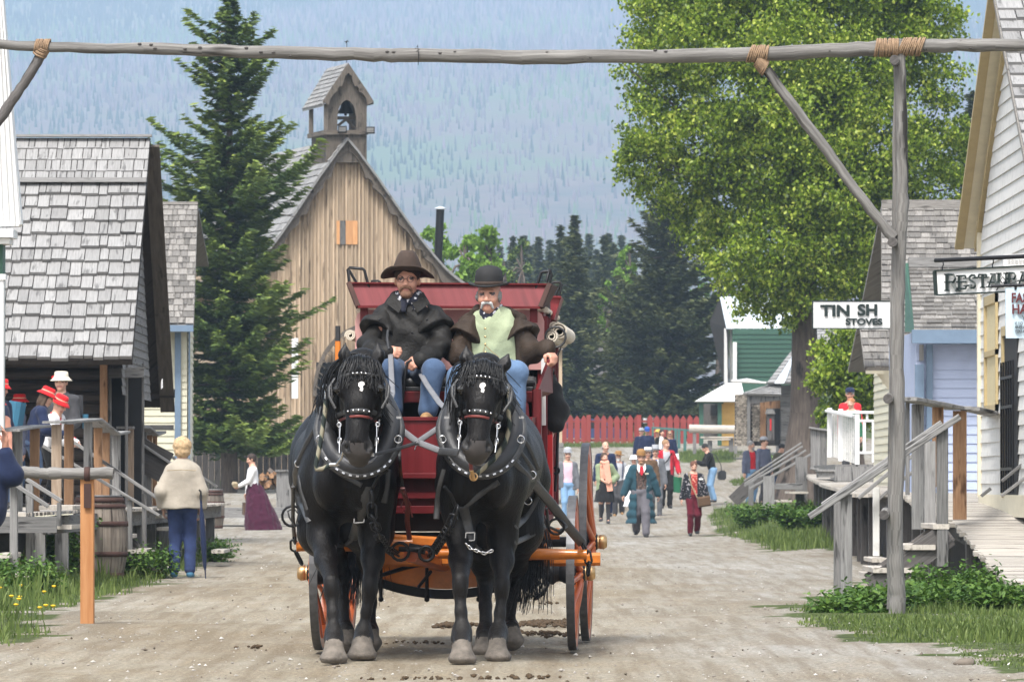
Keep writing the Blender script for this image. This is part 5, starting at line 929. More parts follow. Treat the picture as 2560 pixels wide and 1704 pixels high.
# ---------------- signed distance modelling: one continuous surface per figure ----------------
class SDF:
    def __init__(s): s.p = []
    def cone(s, a, b, ra, rb, k=.02, m=0, op=1): s.p.append(('c', np.array(a, float), np.array(b, float), ra, rb, k, m, op)); return s
    def chain(s, pts, rad, k=.02, m=0, op=1):
        for i in range(len(pts) - 1): s.cone(pts[i], pts[i + 1], rad[i], rad[i + 1], k, m, op)
        return s
    def ell(s, c, r, k=.02, m=0, op=1, rot=None):
        r = np.array([r] * 3 if np.isscalar(r) else r, float); s.p.append(('e', np.array(c, float), r, np.array(rot) if rot is not None else None, None, k, m, op)); return s
    def box(s, c, r, k=.01, m=0, op=1, rot=None, rd=.01):
        s.p.append(('b', np.array(c, float), np.array(r, float), np.array(rot) if rot is not None else None, rd, k, m, op)); return s
    def one(s, q, X):
        t = q[0]
        if t == 'c':
            a, b, ra, rb = q[1:5]; d = b - a; L2 = max(d @ d, 1e-9); h = np.clip(((X - a) @ d) / L2, 0, 1); return np.linalg.norm(X - a - h[..., None] * d, axis=-1) - (ra + (rb - ra) * h)
        Y = X - q[1]
        if q[3] is not None: Y = Y @ q[3]
        if t == 'e': r = q[2]; k0 = np.linalg.norm(Y / r, axis=-1); k1 = np.linalg.norm(Y / (r * r), axis=-1) + 1e-9; return k0 * (k0 - 1) / k1
        w_ = np.abs(Y) - (q[2] - q[4]); return np.linalg.norm(np.maximum(w_, 0), axis=-1) + np.minimum(w_.max(-1), 0) - q[4]
    def bounds(s, q):
        if q[0] == 'c': r = max(q[3], q[4]); return np.minimum(q[1], q[2]) - r, np.maximum(q[1], q[2]) + r
        r = np.linalg.norm(q[2]) if q[3] is not None else q[2]; return q[1] - r, q[1] + r
    def ev(s, X):
        F = np.full(X.shape[:-1], 9.0)
        for q in s.p:
            d = s.one(q, X); k = q[5]
            if q[7] > 0: h = np.maximum(k - np.abs(F - d), 0) / k; F = np.minimum(F, d) - h * h * k / 4
            else: h = np.maximum(k - np.abs(F + d), 0) / k; F = np.maximum(F, -d) + h * h * k / 4
        return F
    def mesh(s, name, h, mats, parent, fold=None, local=False, smooth=True, clip=None):
        bs = [s.bounds(q) for q in s.p if q[7] > 0]; lo = np.min([b[0] for b in bs], 0) - 3 * h - .03; hi = np.max([b[1] for b in bs], 0) + 3 * h + .03
        n = np.ceil((hi - lo) / h).astype(int) + 1; F = np.full(n, 1.0, np.float32); L = np.zeros(n, np.int8); B = np.full(n, 1.0, np.float32)
        ax = [lo[i] + h * np.arange(n[i]) for i in range(3)]
        for q in s.p:
            a, b = s.bounds(q); mg = q[5] + 2.5 * h; i0 = np.maximum(((a - mg - lo) / h).astype(int), 0); i1 = np.minimum(np.ceil((b + mg - lo) / h).astype(int) + 1, n)
            if (i1 <= i0).any(): continue
            sl = tuple(slice(i0[j], i1[j]) for j in range(3)); X = np.stack(np.meshgrid(*[ax[j][sl[j]] for j in range(3)], indexing='ij'), -1); d = s.one(q, X).astype(np.float32); k = q[5]; f = F[sl]
            if q[7] > 0:
                hh = np.maximum(k - np.abs(f - d), 0) / k; F[sl] = np.minimum(f, d) - hh * hh * k / 4; u = d < B[sl]; B[sl] = np.where(u, d, B[sl]); L[sl] = np.where(u, q[6], L[sl])
            else:
                hh = np.maximum(k - np.abs(f + d), 0) / k; F[sl] = np.maximum(f, -d) + hh * hh * k / 4
                if q[6] >= 0: L[sl] = np.where(d < .004 + h, q[6], L[sl])
        if fold:
            amp, fr, sd_ = fold[:3]; r = np.random.RandomState(sd_); zs = fold[3] if len(fold) > 3 else .35; X = np.meshgrid(*ax, indexing='ij', sparse=True); nz = 0
            for i in range(6): v = r.randn(3); v[2] *= zs; v /= np.linalg.norm(v); w_ = fr * r.uniform(.6, 1.6); nz = nz + np.sin((X[0] * v[0] + X[1] * v[1] + X[2] * v[2]) * w_ + 1.3 * np.sin((X[0] * v[1] - X[2] * v[0]) * w_ * .7 + i) + r.uniform(0, 6))
            F = F + amp * (nz / 3).astype(np.float32)
        if clip is not None: X = np.meshgrid(*ax, indexing='ij', sparse=True); F = np.maximum(F, clip(*X).astype(np.float32))
        S = F < 0; c = sum(S[i:n[0] - 1 + i, j:n[1] - 1 + j, k:n[2] - 1 + k].astype(np.int8) for i in (0, 1) for j in (0, 1) for k in (0, 1)); act = (c > 0) & (c < 8)
        idx = -np.ones(act.shape, np.int64); ai = np.argwhere(act); idx[act] = np.arange(len(ai)); acc = np.zeros((len(ai), 3)); cnt = np.zeros(len(ai))
        cor = [(i, j, k) for i in (0, 1) for j in (0, 1) for k in (0, 1)]
        for a in cor:
            for e in range(3):
                if a[e]: continue
                b = list(a); b[e] = 1; fa = F[tuple((ai + a).T)]; fb = F[tuple((ai + b).T)]; m = (fa < 0) != (fb < 0); t_ = fa[m] / (fa[m] - fb[m]); p = np.tile(np.array(a, float), (m.sum(), 1)); p[:, e] += t_; acc[m] += p; cnt[m] += 1
        V = (ai + acc / cnt[:, None]) * h + lo; Q = []; Lb = L[tuple((ai + (ai * 0)).T)]
        for e in range(3):
            u, v = (e + 1) % 3, (e + 2) % 3; s0 = [slice(0, -1)] * 3; s1 = [slice(0, -1)] * 3; s0[e] = slice(0, n[e] - 1); s1[e] = slice(1, n[e])
            for w_ in (u, v): s0[w_] = s1[w_] = slice(1, n[w_] - 1)
            A = S[tuple(s0)]; Bb = S[tuple(s1)]; off = np.array([0, 0, 0]); off[u] = 1; off[v] = 1
            for dr in (0, 1):
                g_ = np.argwhere((A & ~Bb) if dr == 0 else (~A & Bb)) + off
                if not len(g_): continue
                du = np.zeros(3, int); du[u] = 1; dv = np.zeros(3, int); dv[v] = 1
                qd = [idx[tuple((g_ - du - dv).T)], idx[tuple((g_ - dv).T)], idx[tuple(g_.T)], idx[tuple((g_ - du).T)]]; Q.append(np.stack(qd if dr == 0 else qd[::-1], -1))
        Q = np.concatenate(Q); Q = Q[(Q >= 0).all(1)]
        return npmesh(name, V, Q, mats, parent, rnd=np.full(len(Q), .5), smooth=smooth, mi=Lb[Q[:, 0]], shift=not local)
def hit(s, x, y, d0, d1, c='S', off=.008, n=160):
    ds = np.linspace(d0, d1, n); X = np.array([P(x, y, d, c) for d in ds]); F = s.ev(X); i = np.argmax(F < 0) if (F < 0).any() else int(np.argmin(F)); p = P(x, y, ds[i] - off, c); return p
def strapon(mb, s, pts, w, d0, d1, c='S', th=.35, m=0, off=.010, sub=4, r=None):
    xs = []
    for a, b in zip(pts, pts[1:]):
        for i in range(sub): xs.append((lerp(a[0], b[0], i / sub), lerp(a[1], b[1], i / sub)))
    xs.append(pts[-1]); Q = [hit(s, x, y, d0, d1, c, off) for x, y in xs]
    for _ in range(2): Q = [Q[0]] + [Q[i] * .5 + (Q[i - 1] + Q[i + 1]) * .25 for i in range(1, len(Q) - 1)] + [Q[-1]]
    mb.tube(Q, w / 2, 8, m=m, flat=th, up=(0, -1, 0), r=r); return Q
def chain_links(mb, pts, link=.055, r=.006, m=0):
    pts = [Vector(p) for p in pts]; L = [0]
    for a, b in zip(pts, pts[1:]): L.append(L[-1] + (b - a).length)
    n = max(2, int(L[-1] / (link * .72))); at_ = lambda t: Vector([float(np.interp(t, L, [p[i] for p in pts])) for i in range(3)])
    for i in range(n):
        t_ = (i + .5) / n * L[-1]; p = at_(t_); d = (at_(min(t_ + .01, L[-1])) - at_(max(t_ - .01, 0))).normalized(); u = d.cross(Vector((0, 1, 0))).normalized() if i % 2 else d.cross(d.cross(Vector((0, 1, 0)))).normalized()
        u = (u + d.cross(u) * .35 * (1 if i % 2 else -1)).normalized(); a, b = link * .5, link * .26
        mb.tube([p + d * (a - b) * (1 if math.cos(th) >= 0 else -1) + d * b * math.cos(th) + u * b * math.sin(th) for th in np.linspace(0, 2 * math.pi, 11)[:-1]], r, 5, m=m, closed=True)
def ringm(mb, c, R_, r, nrm=(0, 1, 0), m=0, n=14):
    nn = Vector(nrm).normalized(); u = nn.orthogonal().normalized(); v = nn.cross(u); mb.tube([Vector(c) + (u * math.cos(a) + v * math.sin(a)) * R_ for a in np.linspace(0, 2 * math.pi, n + 1)[:-1]], r, 6, m=m, closed=True)
def hairs(mb, roots, tips, w0, w1, bend, seed, n=5, seg=4, jit=.01):
    r = random.Random(seed)
    for a, b in zip(roots, tips):
        a, b = Vector(a), Vector(b); J = Vector((r.uniform(-jit, jit), r.uniform(-jit, jit), 0)); pts = []
        for i in range(n): t_ = i / (n - 1); pts.append(lerp(a, b, t_) + Vector(bend) * math.sin(math.pi * t_) + J * math.sin(3 * t_ + 1) * t_)
        mb.tube(pts, [lerp(w0, w1, i / (n - 1)) for i in range(n)], seg)
# coat: black, dusty towards the feet
t = NT('black_horse_coat'); co = t.coord(); sp = t.n('ShaderNodeSeparateXYZ'); t.l(co, sp.inputs[0]); z = sp.outputs['Z']
dust = t.math('MULTIPLY', t.math('SUBTRACT', 1.0, t.math('DIVIDE', z, .62), True), t.noise(co, 6, 4)); n = t.noise(co, 3, 3)
c = t.mix(n, (.0025, .002, .002), (.007, .0055, .005)); c = t.mix(t.math('MULTIPLY', dust, .35, True), c, (.09, .083, .075)); t.bump(t.noise(co, 5, 4, .65, (16, 16, 4)), .55, .012)
M['coat'] = t.out(c, .42, 0, .2)
M['hoof'] = m_plain('pale_hoof', (.14, .12, .10), .85, var=.7, ns=16, bump=.5); M['mane'] = m_plain('black_mane', (.006, .006, .007), .4, spec=.35); M['starw'] = m_plain('white_star', (.75, .72, .70), .8)
M['eye'] = m_plain('dark_eye', (.006, .005, .004), .08, spec=.8); M['nost'] = m_plain('dark_nostril', (.004, .003, .003), .6); M['muz'] = m_plain('gray_muzzle', (.035, .030, .028), .55, var=.3, ns=30)
t = NT('braided_rope'); wv = t.n('ShaderNodeTexWave'); wv.inputs['Scale'].default_value = 5; wv.bands_direction = 'DIAGONAL'; t.l(t.coord('UV'), wv.inputs[0]); c = t.ramp(wv.outputs[0], [(.35, (.012, .02, .018)), (.5, (.05, .07, .05)), (.65, (.24, .22, .16))]); M['braid'] = t.out(c, .8)
def horse(label, H):
    S = lambda x, y, d: P(x, y, d)
    g = thing('horse', label, 'horse', Vector((P(H['cx'], 1500, 35).x, 35.0, 0))); s = SDF()
    poll, muz = H['poll'], H['muz']; pp = S(poll[0], poll[1], 34.08); pm = S(muz[0], muz[1], 33.90); a = (pm - pp).normalized(); Lh = (pm - pp).length; f = (Vector((0, -1, 0)) - a * Vector((0, -1, 0)).dot(a)).normalized(); u = a.cross(f).normalized()
    if u.x < 0: u = -u
    rt = H.get('yaw', 0); u, f = u * math.cos(rt) + f * math.sin(rt), f * math.cos(rt) - u * math.sin(rt)
    RM = np.array([u, -f, -a]).T; hw = 1.27; h_ = lambda x, fr, t_: pp + u * (x * hw) + f * fr + a * (t_ * Lh)
    # body first (big masses, wide blends)
    ch = S(H['chest'], 1086, 34.86); sh = S(H['sh'], 1075, 35.1); ba = S(H['bar'], 1062, 35.55); ru = S(H['rump'], 1062, 36.12)
    s.ell(ch, (.240, .30, .30), .1); s.ell(ch + Vector((-.095, -.20, -.06)), (.11, .13, .17), .035); s.ell(ch + Vector((.095, -.20, -.06)), (.11, .13, .17), .035)
    s.ell(sh, (.305, .40, .32), .1); s.ell(ba, (.335, .62, .315), .12); s.ell(ru, (.325, .40, .36), .12); s.ell(ru + Vector((0, .12, .10)), (.22, .3, .25), .1)
    w1 = S(H['sh'], 985, 35.0); nk = S((H['sh'] + poll[0]) / 2, 930, 34.62); s.chain([w1, nk, pp + Vector((0, .17, -.02))], [.24, .175, .125], .1); s.chain([ch + Vector((0, 0, .12)), S((H['chest'] + poll[0]) / 2, 960, 34.5)], [.2, .15], .1)
    # legs
    for leg in H['front']:
        sh_, el, kn, fe, ho = [S(*q) for q in leg]; s.chain([sh_, el], [.135, .086], .07); s.chain([el, lerp(el, kn, .45), kn + Vector((0, 0, .05))], [.090, .064, .046], .05)
        s.ell(kn, (.050, .056, .066), .03); s.chain([kn - Vector((0, 0, .05)), lerp(kn, fe, .55), fe], [.040, .033, .040], .03); s.ell(fe, (.046, .052, .055), .03); s.ell(fe + Vector((0, .05, -.02)), (.045, .045, .06), .03)
        s.chain([fe, ho + Vector((0, .035, .11))], [.052, .058], .03); s.ell(fe + Vector((0, .01, -.05)), (.062, .06, .05), .03); zb = ho.z; s.cone(ho + Vector((0, .02, .085)), ho + Vector((0, 0, .035)), .062, .082, .012, 1); s.ell(ho + Vector((0, 0, .03)), (.088, .096, .034), .01, 1)
        s.box(ho + Vector((0, 0, -.06)), (.2, .2, .06), .004, 1, -1)
    for leg in H['hind']:
        hp_, st, hk, fe, ho = [S(*q) for q in leg]; s.chain([hp_, st, lerp(st, hk, .6), hk], [.20, .135, .07, .052], .08); s.ell(hk + Vector((0, .03, .02)), (.050, .068, .066), .03); s.chain([hk, lerp(hk, fe, .5), fe], [.047, .037, .045], .03); s.ell(fe, (.050, .058, .057), .03)
        s.chain([fe, ho + Vector((0, .02, .1))], [.052, .056], .03); s.cone(ho + Vector((0, .02, .08)), ho + Vector((0, 0, .035)), .06, .078, .012, 1); s.ell(ho + Vector((0, 0, .03)), (.084, .09, .032), .01, 1)
    # head
    s.ell(h_(0, .00, .12), (0.1296, .115, .10), .05, rot=RM); s.ell(h_(0, -.075, .33), (0.1056, .13, .17), .05, rot=RM); s.ell(h_(.055, -.10, .30), (0.0600, .10, .13), .04, rot=RM); s.ell(h_(-.055, -.10, .30), (0.0600, .10, .13), .04, rot=RM)
    s.chain([h_(0, .035, .14), h_(0, .048, .45), h_(0, .045, .80)], [.104, .082, .066], .04); s.ell(h_(0, .03, .25), (0.1344, .075, .10), .04, rot=RM); s.ell(h_(0, .015, .88), (0.0888, .078, .085), .035, 2, rot=RM); s.ell(h_(0, -.03, .97), (0.0624, .052, .042), .02, 2, rot=RM)
    for sx in (-1, 1):
        s.ell(h_(sx * .047, .048, .885), (0.0360, .030, .040), .02, 2, rot=RM); s.ell(h_(sx * .052, .074, .895), (0.0168, .018, .024), .01, 3, -1, rot=RM)
        s.ell(h_(sx * .100, .040, .27), (0.0264, .030, .026), .02, rot=RM); s.ell(h_(sx * .106, .055, .285), (0.0204, .017, .017), .004, 4, rot=RM); s.cone(h_(sx * .095, .06, .22), h_(sx * .115, .03, .30), .014, .01, .012)
        er = S(*H['ears'][0 if sx < 0 else 1], 34.08) + Vector((0, 0, .02)); e0 = h_(sx * .062, -.02, .03); e1 = lerp(e0, er, .5) + Vector((sx * .012, 0, 0)); s.chain([e0, e1, er], [.038, .040, .006], .015); s.chain([e0 + Vector((0, -.042, .04)), lerp(e1, er, .55) + Vector((0, -.030, 0))], [.014, .010], .006, 3, -1)
    body = s.mesh('body', .0135, [M['coat'], M['hoof'], M['muz'], M['nost'], M['eye']], g, fold=(.005, 16, H['seed'], .8))
    b = MB(); st_ = hit(s, *H['star'], 33.4, 34.4, off=.001); zig = [(0, .028), (-.018, .018), (-.020, .0), (-.010, -.01), (-.012, -.028), (.004, -.034), (.010, -.018), (.006, -.004), (.018, .008), (.014, .022)]
    pz = [hit(s, H['star'][0] + x * 385, H['star'][1] - z * 385, 33.4, 34.4, off=.012) for x, z in zig]; c0 = st_ + Vector((0, -.012, 0)); b.add([c0] + pz, [[0, i + 1, (i + 1) % len(pz) + 1] for i in range(len(pz))]); b.build('white_star', M['starw'], g)
    # mane, forelock, tail
    r = random.Random(H['seed']); ro, ti = [], []
    for i in range(640):
        x = r.gauss(0, .55); x = max(-1, min(1, x)); ro.append(h_(x * .075, r.uniform(-.06, .05), -.055 + .05 * abs(x)) + Vector((0, 0, .012))); fl = H['fore']; xx = x * .095 * fl[0] + fl[2]; t_ = (.10 + .24 * abs(x)) * fl[1] * r.uniform(.3, 1.1)
        q = h_(xx, 0, t_); wpx = (q.x / q.y * 13090 + 1178); ypx = 1118 - (q.z - EYE) / q.y * 13090; ti.append(hit(s, wpx, ypx, 33.3, 34.5, off=r.uniform(.004, .02), n=60))
    b = MB(); hairs(b, ro, ti, .005, .0018, (0, -.02, .035), H['seed'], jit=.02); 
    ro, ti = [], []
    for i in range(260):
        q = r.random(); c_ = lerp(pp + Vector((0, .05, .07)), w1 + Vector((0, .05, .2)), q) + Vector((r.uniform(-.05, .05), 0, 0)); side = H['mside'] * (1 if r.random() < .8 else -1); ro.append(c_); ti.append(c_ + Vector((side * r.uniform(.13, .20), r.uniform(-.06, .04), -r.uniform(.16, .36 + .1 * q))))
    hairs(b, ro, ti, .005, .002, (H['mside'] * .05, -.02, .05), H['seed'] + 1, jit=.03); b.build('mane', M['mane'], g)
    b = MB(); ro, ti = [], []; T0 = ru + Vector((0, .40, .12)); tx = S(*H['tail'], 36.55)
    for i in range(220): j = Vector((r.gauss(0, .045), r.gauss(0, .04), 0)); ro.append(T0 + j * .4); ti.append(Vector((tx.x, 36.6, tx.z + r.uniform(0, .25))) + j * 1.8)
    hairs(b, ro, ti, .0045, .0018, (H['tside'] * .10, .08, 0), H['seed'] + 2, n=7, jit=.05); b.build('tail', M['mane'], g)
    return g, s, h_, dict(ch=ch, sh=sh, ba=ba, ru=ru, w1=w1)
LH = dict(cx=796, poll=(829, 838), muz=(824, 1062), chest=798, sh=800, bar=796, rump=784, seed=11, ears=[(795, 792), (869, 795)], star=(832, 887), yaw=.06, mside=-1, tail=(815, 1400), tside=.6, fore=(1.35, 1.15, -.01),
          front=[[(742, 1120, 34.9), (742, 1235, 34.9), (763, 1352, 34.5), (768, 1456, 34.42), (767, 1524, 34.3)], [(862, 1120, 34.9), (860, 1235, 34.95), (851, 1349, 34.8), (836, 1452, 34.8), (833, 1517, 34.7)]],
          hind=[[(742, 1110, 36.1), (740, 1225, 35.95), (786, 1325, 36.35), (791, 1448, 36.15), (793, 1489, 36.05)], [(850, 1110, 36.1), (852, 1225, 35.95), (852, 1325, 36.4), (850, 1450, 36.25), (848, 1488, 36.15)]])
RH = dict(cx=1125, poll=(1113, 848), muz=(1095, 1056), chest=1104, sh=1118, bar=1127, rump=1141, seed=23, ears=[(1072, 802), (1171, 820)], star=(1111, 890), yaw=-.03, mside=-1, tail=(1203, 1415), tside=1.2, fore=(1.1, .85, .0),
          front=[[(1052, 1120, 34.8), (1060, 1235, 34.75), (1059, 1349, 34.35), (1062, 1452, 34.3), (1064, 1526, 34.15)], [(1160, 1120, 34.9), (1156, 1240, 34.95), (1154, 1352, 34.8), (1146, 1455, 34.75), (1144, 1520, 34.6)]],
          hind=[[(1090, 1110, 36.1), (1100, 1225, 35.9), (1119, 1330, 36.2), (1117, 1455, 35.95), (1115, 1505, 35.85)], [(1192, 1110, 36.15), (1196, 1225, 36.1), (1178, 1350, 36.75), (1174, 1440, 36.6), (1177, 1482, 36.45)]])
gL, sL, hL, bL = horse('left black horse of the coach team, with a thick shaggy forelock', LH)
gR, sR, hR, bR = horse('right black horse of the coach team, one ear turned out', RH)
# ---------------- harness ----------------
def mapc(crop, pts): return [(( CR[crop][0] + x * CR[crop][2]) / 1.08662, (CR[crop][1] + y * CR[crop][2]) / 1.08662) for x, y in pts]
def harness(g, s, h_, H, dx, side):
    px = H['poll'][0]; cxp = {796: 826, 1125: 1108}[H['cx']]
    # collar
    def loop(cx, cy, rx, ry, d_top, d_bot, n=40, sq=2.0):
        out = []
        for i in range(n): a = 2 * math.pi * i / n; X = cx + rx * math.sin(a) * (1 - .18 * max(0, math.cos(a))); Y = cy - ry * math.cos(a); out.append(P(X, Y, lerp(d_bot, d_top, (math.cos(a) + 1) / 2)))
        return out
    b = MB(); b.tube(loop(cxp, 978, 77, 99, 34.75, 34.28), .062, 12, closed=True, jit=.02); b.build('collar', M['leather'], g)
    b = MB(); b.tube(loop(cxp, 984, 97, 110, 34.72, 34.25), .024, 8, closed=True); b.build('hames', M['strap'], g)
    b = MB(); b.tube(loop(cxp, 986, 64, 83, 34.68, 34.22), .009, 6, closed=True); b.build('collar_piping', M['strapg'], g)
    b = MB()
    for i in range(11):
        a = math.pi + (i - 5) * .17; X = cxp + 97 * math.sin(a) * (1 - .18 * max(0, math.cos(a))); Y = 986 - 109 * math.cos(a); p = P(X, Y, 34.23 + .2 * (math.cos(a) + 1)); a2 = a + .07; X2 = cxp + 97 * math.sin(a2); Y2 = 986 - 109 * math.cos(a2); q = P(X2, Y2, 34.23 + .2 * (math.cos(a2) + 1)); b.beam(p, q, .010, .013, up=(0, -1, 0))
    for sx in (-1, 1): p = P(cxp + sx * 86, 960, 34.36); b.beam(p, p + Vector((.03, 0, 0)), .02, .014); ringm(b, P(cxp + sx * 90, 1010, 34.34), .022, .004)
    bx_ = (cxp - 77, 890) if side < 0 else (cxp + 56, 893); p = P(*bx_, 34.3); b.ell(p, .020, seg=12); b.tube([p, p + Vector((0, 0, -.07))], .008, 6)
    if side < 0: ringm(b, P(759, 903, 34.3), .026, .009, m=0); ringm(b, P(757, 903, 34.25), .010, .004)
    b.build('silver_fittings', M['steel'], g)
    # bridle (offsets in picture pixels from the head axis)
    def hp(x, t_): q = h_(x, .05, t_); return (q.x / q.y * 13090 + 1178, 1118 - (q.z - EYE) / q.y * 13090)
    def line(pts): return [hp(*p) for p in pts]
    b = MB(); strapon(b, s, line([(-.105, .56), (-.07, .515), (0, .50), (.07, .515), (.105, .56)]), .030, 33.3, 34.6); strapon(b, s, line([(-.10, .16), (-.05, .13), (0, .12), (.05, .13), (.10, .16)]), .020, 33.3, 34.6)
    for sx in (-1, 1):
        strapon(b, s, line([(sx * .10, .08), (sx * .113, .25), (sx * .108, .42), (sx * .098, .58)]), .018, 33.4, 34.6); q = [h_(sx * .118, .03, .16), h_(sx * .142, .05, .26), h_(sx * .140, .06, .36), h_(sx * .11, .05, .48)]; b.tube(q, .010, 6, flat=.5)
        b.prism([h_(sx * .128, .07, .21), h_(sx * .132, -.05, .21), h_(sx * .128, -.05, .38), h_(sx * .124, .05, .38)], u_ * .006 if False else Vector((sx * .006, 0, 0)))
        q0 = hp(sx * .085, .62); b.tube([h_(sx * .098, .02, .58), h_(sx * .088, .03, .72), h_(sx * .082, .04, .86)], .006, 6)
    b.build('bridle', M['strap'], g); b = MB(); strapon(b, s, line([(-.088, .60), (-.05, .565), (0, .555), (.05, .57), (.09, .62)]), .016, 33.3, 34.5, off=.012); b.build('red_noseband', M['redstrap'], g)
    b = MB()
    for x, t_ in ((-.05, .508), (-.025, .500), (0, .497), (.025, .502), (.05, .512), (-.03, .118), (-.01, .115), (.01, .115), (.03, .12)): b.ell(hit(s, *hp(x, t_), 33.3, 34.6, off=.024), .0075, seg=6)
    for sx in (-1, 1): p = h_(sx * .088, .035, .80); ringm(b, p, .020, .0035, (1, .6, 0)); b.tube([p, h_(sx * .086, .04, .93)], .005, 5); b.tube([h_(sx * .085, .04, .62), p], .004, 5); ringm(b, h_(sx * .09, .04, .64), .013, .003)
    b.build('bit_and_studs', M['steel'], g)
    return hp
u_ = Vector((1, 0, 0)); hpL = harness(gL, sL, hL, LH, 0, -1); hpR = harness(gR, sR, hR, RH, 0, 1)
ST = lambda s, crop, pts, w, mb, **k: strapon(mb, s, mapc(crop, pts), w, 33.8, 36.8, off=.012, **k)
b = MB(); ST(sL, 'R', [(330, 330), (220, 520), (130, 720), (90, 850)], .05, b); ST(sL, 'R', [(90, 850), (100, 1050), (180, 1250), (250, 1400)], .045, b); ST(sL, 'R', [(140, 860), (160, 1050), (230, 1260)], .03, b); ST(sL, 'R', [(420, 720), (620, 860), (850, 980)], .03, b); ST(sL, 'R', [(330, 300), (180, 560), (70, 820)], .02, b)
ST(sL, 'c', [(562, 300), (545, 420), (510, 520), (475, 640)], .065, b); ST(sL, 'c', [(475, 640), (430, 670), (360, 690)], .03, b); ST(sL, 'c', [(700, 190), (690, 300), (672, 405)], .045, b); ST(sL, 'c', [(770, 60), (775, 180), (790, 300)], .03, b); b.build('body_strap', M['strap'], gL)
b = MB(); ST(sR, 'c', [(1070, 190), (1030, 330), (1015, 510)], .04, b); ST(sR, 'c', [(1500, 130), (1600, 230), (1680, 330)], .05, b); ST(sR, 'c', [(1190, 430), (1215, 540), (1235, 650)], .06, b); ST(sR, 'c', [(1420, 270), (1300, 350), (1200, 430)], .035, b); ST(sR, 'c', [(1540, 60), (1640, 190), (1690, 330), (1600, 500), (1530, 560)], .04, b); ST(sR, 'c', [(1720, 560), (1620, 620), (1525, 665)], .035, b); ST(sR, 'B', [(1540, 1260), (1610, 1330), (1680, 1500)], .045, b)
ST(sR, 'c', [(1235, 650), (1290, 715), (1380, 720)], .03, b); b.build('body_strap', M['strap'], gR)
b = MB(); 
p = hit(sL, *mapc('c', [(512, 505)])[0], 33.8, 36, off=.03); [b.beam(p + Vector(q) * .038, p + Vector(w_) * .038, .006, .006) for q, w_ in (((-.8, 0, -.75), (.8, 0, -.65)), ((.8, 0, -.65), (.9, 0, .75)), ((.9, 0, .75), (-.7, 0, .7)), ((-.7, 0, .7), (-.8, 0, -.75)))]
for x, y in ((108, 285), (120, 150)): ringm(b, hit(sL, *mapc('c', [(x, y)])[0], 33.8, 36.6, off=.02), .022, .005)
b.build('buckle', M['steel'], gL); b = MB(); p = hit(sR, *mapc('c', [(1232, 625)])[0], 33.8, 36, off=.03); [b.beam(p + Vector(q) * .034, p + Vector(w_) * .034, .006, .006) for q, w_ in (((-.8, 0, -.75), (.8, 0, -.65)), ((.8, 0, -.65), (.9, 0, .75)), ((.9, 0, .75), (-.7, 0, .7)), ((-.7, 0, .7), (-.8, 0, -.75)))]
for x, y in ((1635, 225), (1608, 392)): ringm(b, hit(sR, *mapc('c', [(x, y)])[0], 33.8, 36.6, off=.02), .024, .005)
b.build('buckle', M['steel'], gR)
b = MB(); chain_links(b, [P(x, y, d, 'c') for x, y, d in ((590, 340, 34.2), (600, 500, 34.25), (640, 620, 34.45), (690, 700, 35.3), (750, 738, 36.3))], .105, .0085); b.tube([P(700, 190, 34.36, 'c'), P(640, 230, 34.36, 'c'), P(600, 310, 34.4, 'c')], .011, 6); b.build('pole_chain', M['iron'], gL)
b = MB(); chain_links(b, [P(x, y, d, 'c') for x, y, d in ((1150, 440, 34.2), (1110, 540, 34.3), (1050, 640, 34.9), (1000, 715, 35.7), (950, 745, 36.3))], .105, .0085); b.tube([P(1065, 300, 34.36, 'c'), P(1110, 350, 34.4, 'c'), P(1145, 440, 34.5, 'c')], .011, 6); b.build('pole_chain', M['iron'], gR)
b = MB(); chain_links(b, [P(x, y, 34.3, 'c') for x, y in ((1205, 670), (1240, 705), (1330, 735), (1380, 715))], .03, .004); b.build('breast_chain', M['steel'], gR)
b = MB(); chain_links(b, [P(x, y, d, 'c') for x, y, d in ((95, 600, 36.4), (92, 690, 36.5), (110, 740, 36.5), (140, 800, 36.5))], .10, .008); ringm(b, P(80, 492, 36.0, 'c'), .065, .009, (0, 1, .1)); b.tube([P(120, 560, 36, 'c'), P(150, 575, 36, 'c'), P(165, 540, 36, 'c'), P(150, 490, 36, 'c')], .012, 6); b.build('trace_chain', M['iron'], gL)
b = MB(); b.tube([P(85, 300, 35.2, 'c'), P(84, 500, 35.9, 'c'), P(92, 620, 36.3, 'c')], .014, 6, flat=.5); b.tube([P(100, 560, 35.9, 'c'), P(60, 500, 35.9, 'c'), P(50, 460, 35.9, 'c'), P(90, 440, 35.9, 'c'), P(120, 480, 35.9, 'c'), P(100, 560, 35.9, 'c'), P(160, 520, 35.9, 'c'), P(200, 560, 35.8, 'c'), P(215, 600, 35.8, 'c')], .011, 6, flat=.5); b.build('trace', M['strap'], gL)
b = MB(); b.tube([P(1500, 120, 34.6, 'c'), P(1640, 270, 35.2, 'c'), P(1760, 410, 35.8, 'c'), P(1870, 560, 36.2, 'c'), P(1962, 668, 36.45, 'c')], .032, 8, flat=.25, up=(0, -1, 0)); b.tube([P(1730, 440, 35.9, 'c'), P(1745, 560, 36, 'c'), P(1810, 590, 36, 'c'), P(1860, 560, 36.1, 'c'), P(1840, 520, 36.1, 'c')], .010, 6); b.build('trace', M['strap'], gR)
b = MB(); chain_links(b, [P(x, y, d, 'c') for x, y, d in ((1962, 670, 36.45), (1995, 740, 36.5), (2005, 800, 36.5), (2000, 870, 36.5))], .09, .008); ringm(b, P(1795, 560, 36.0, 'c'), .05, .009, (0, 1, .2)); b.build('trace_chain', M['iron'], gR)
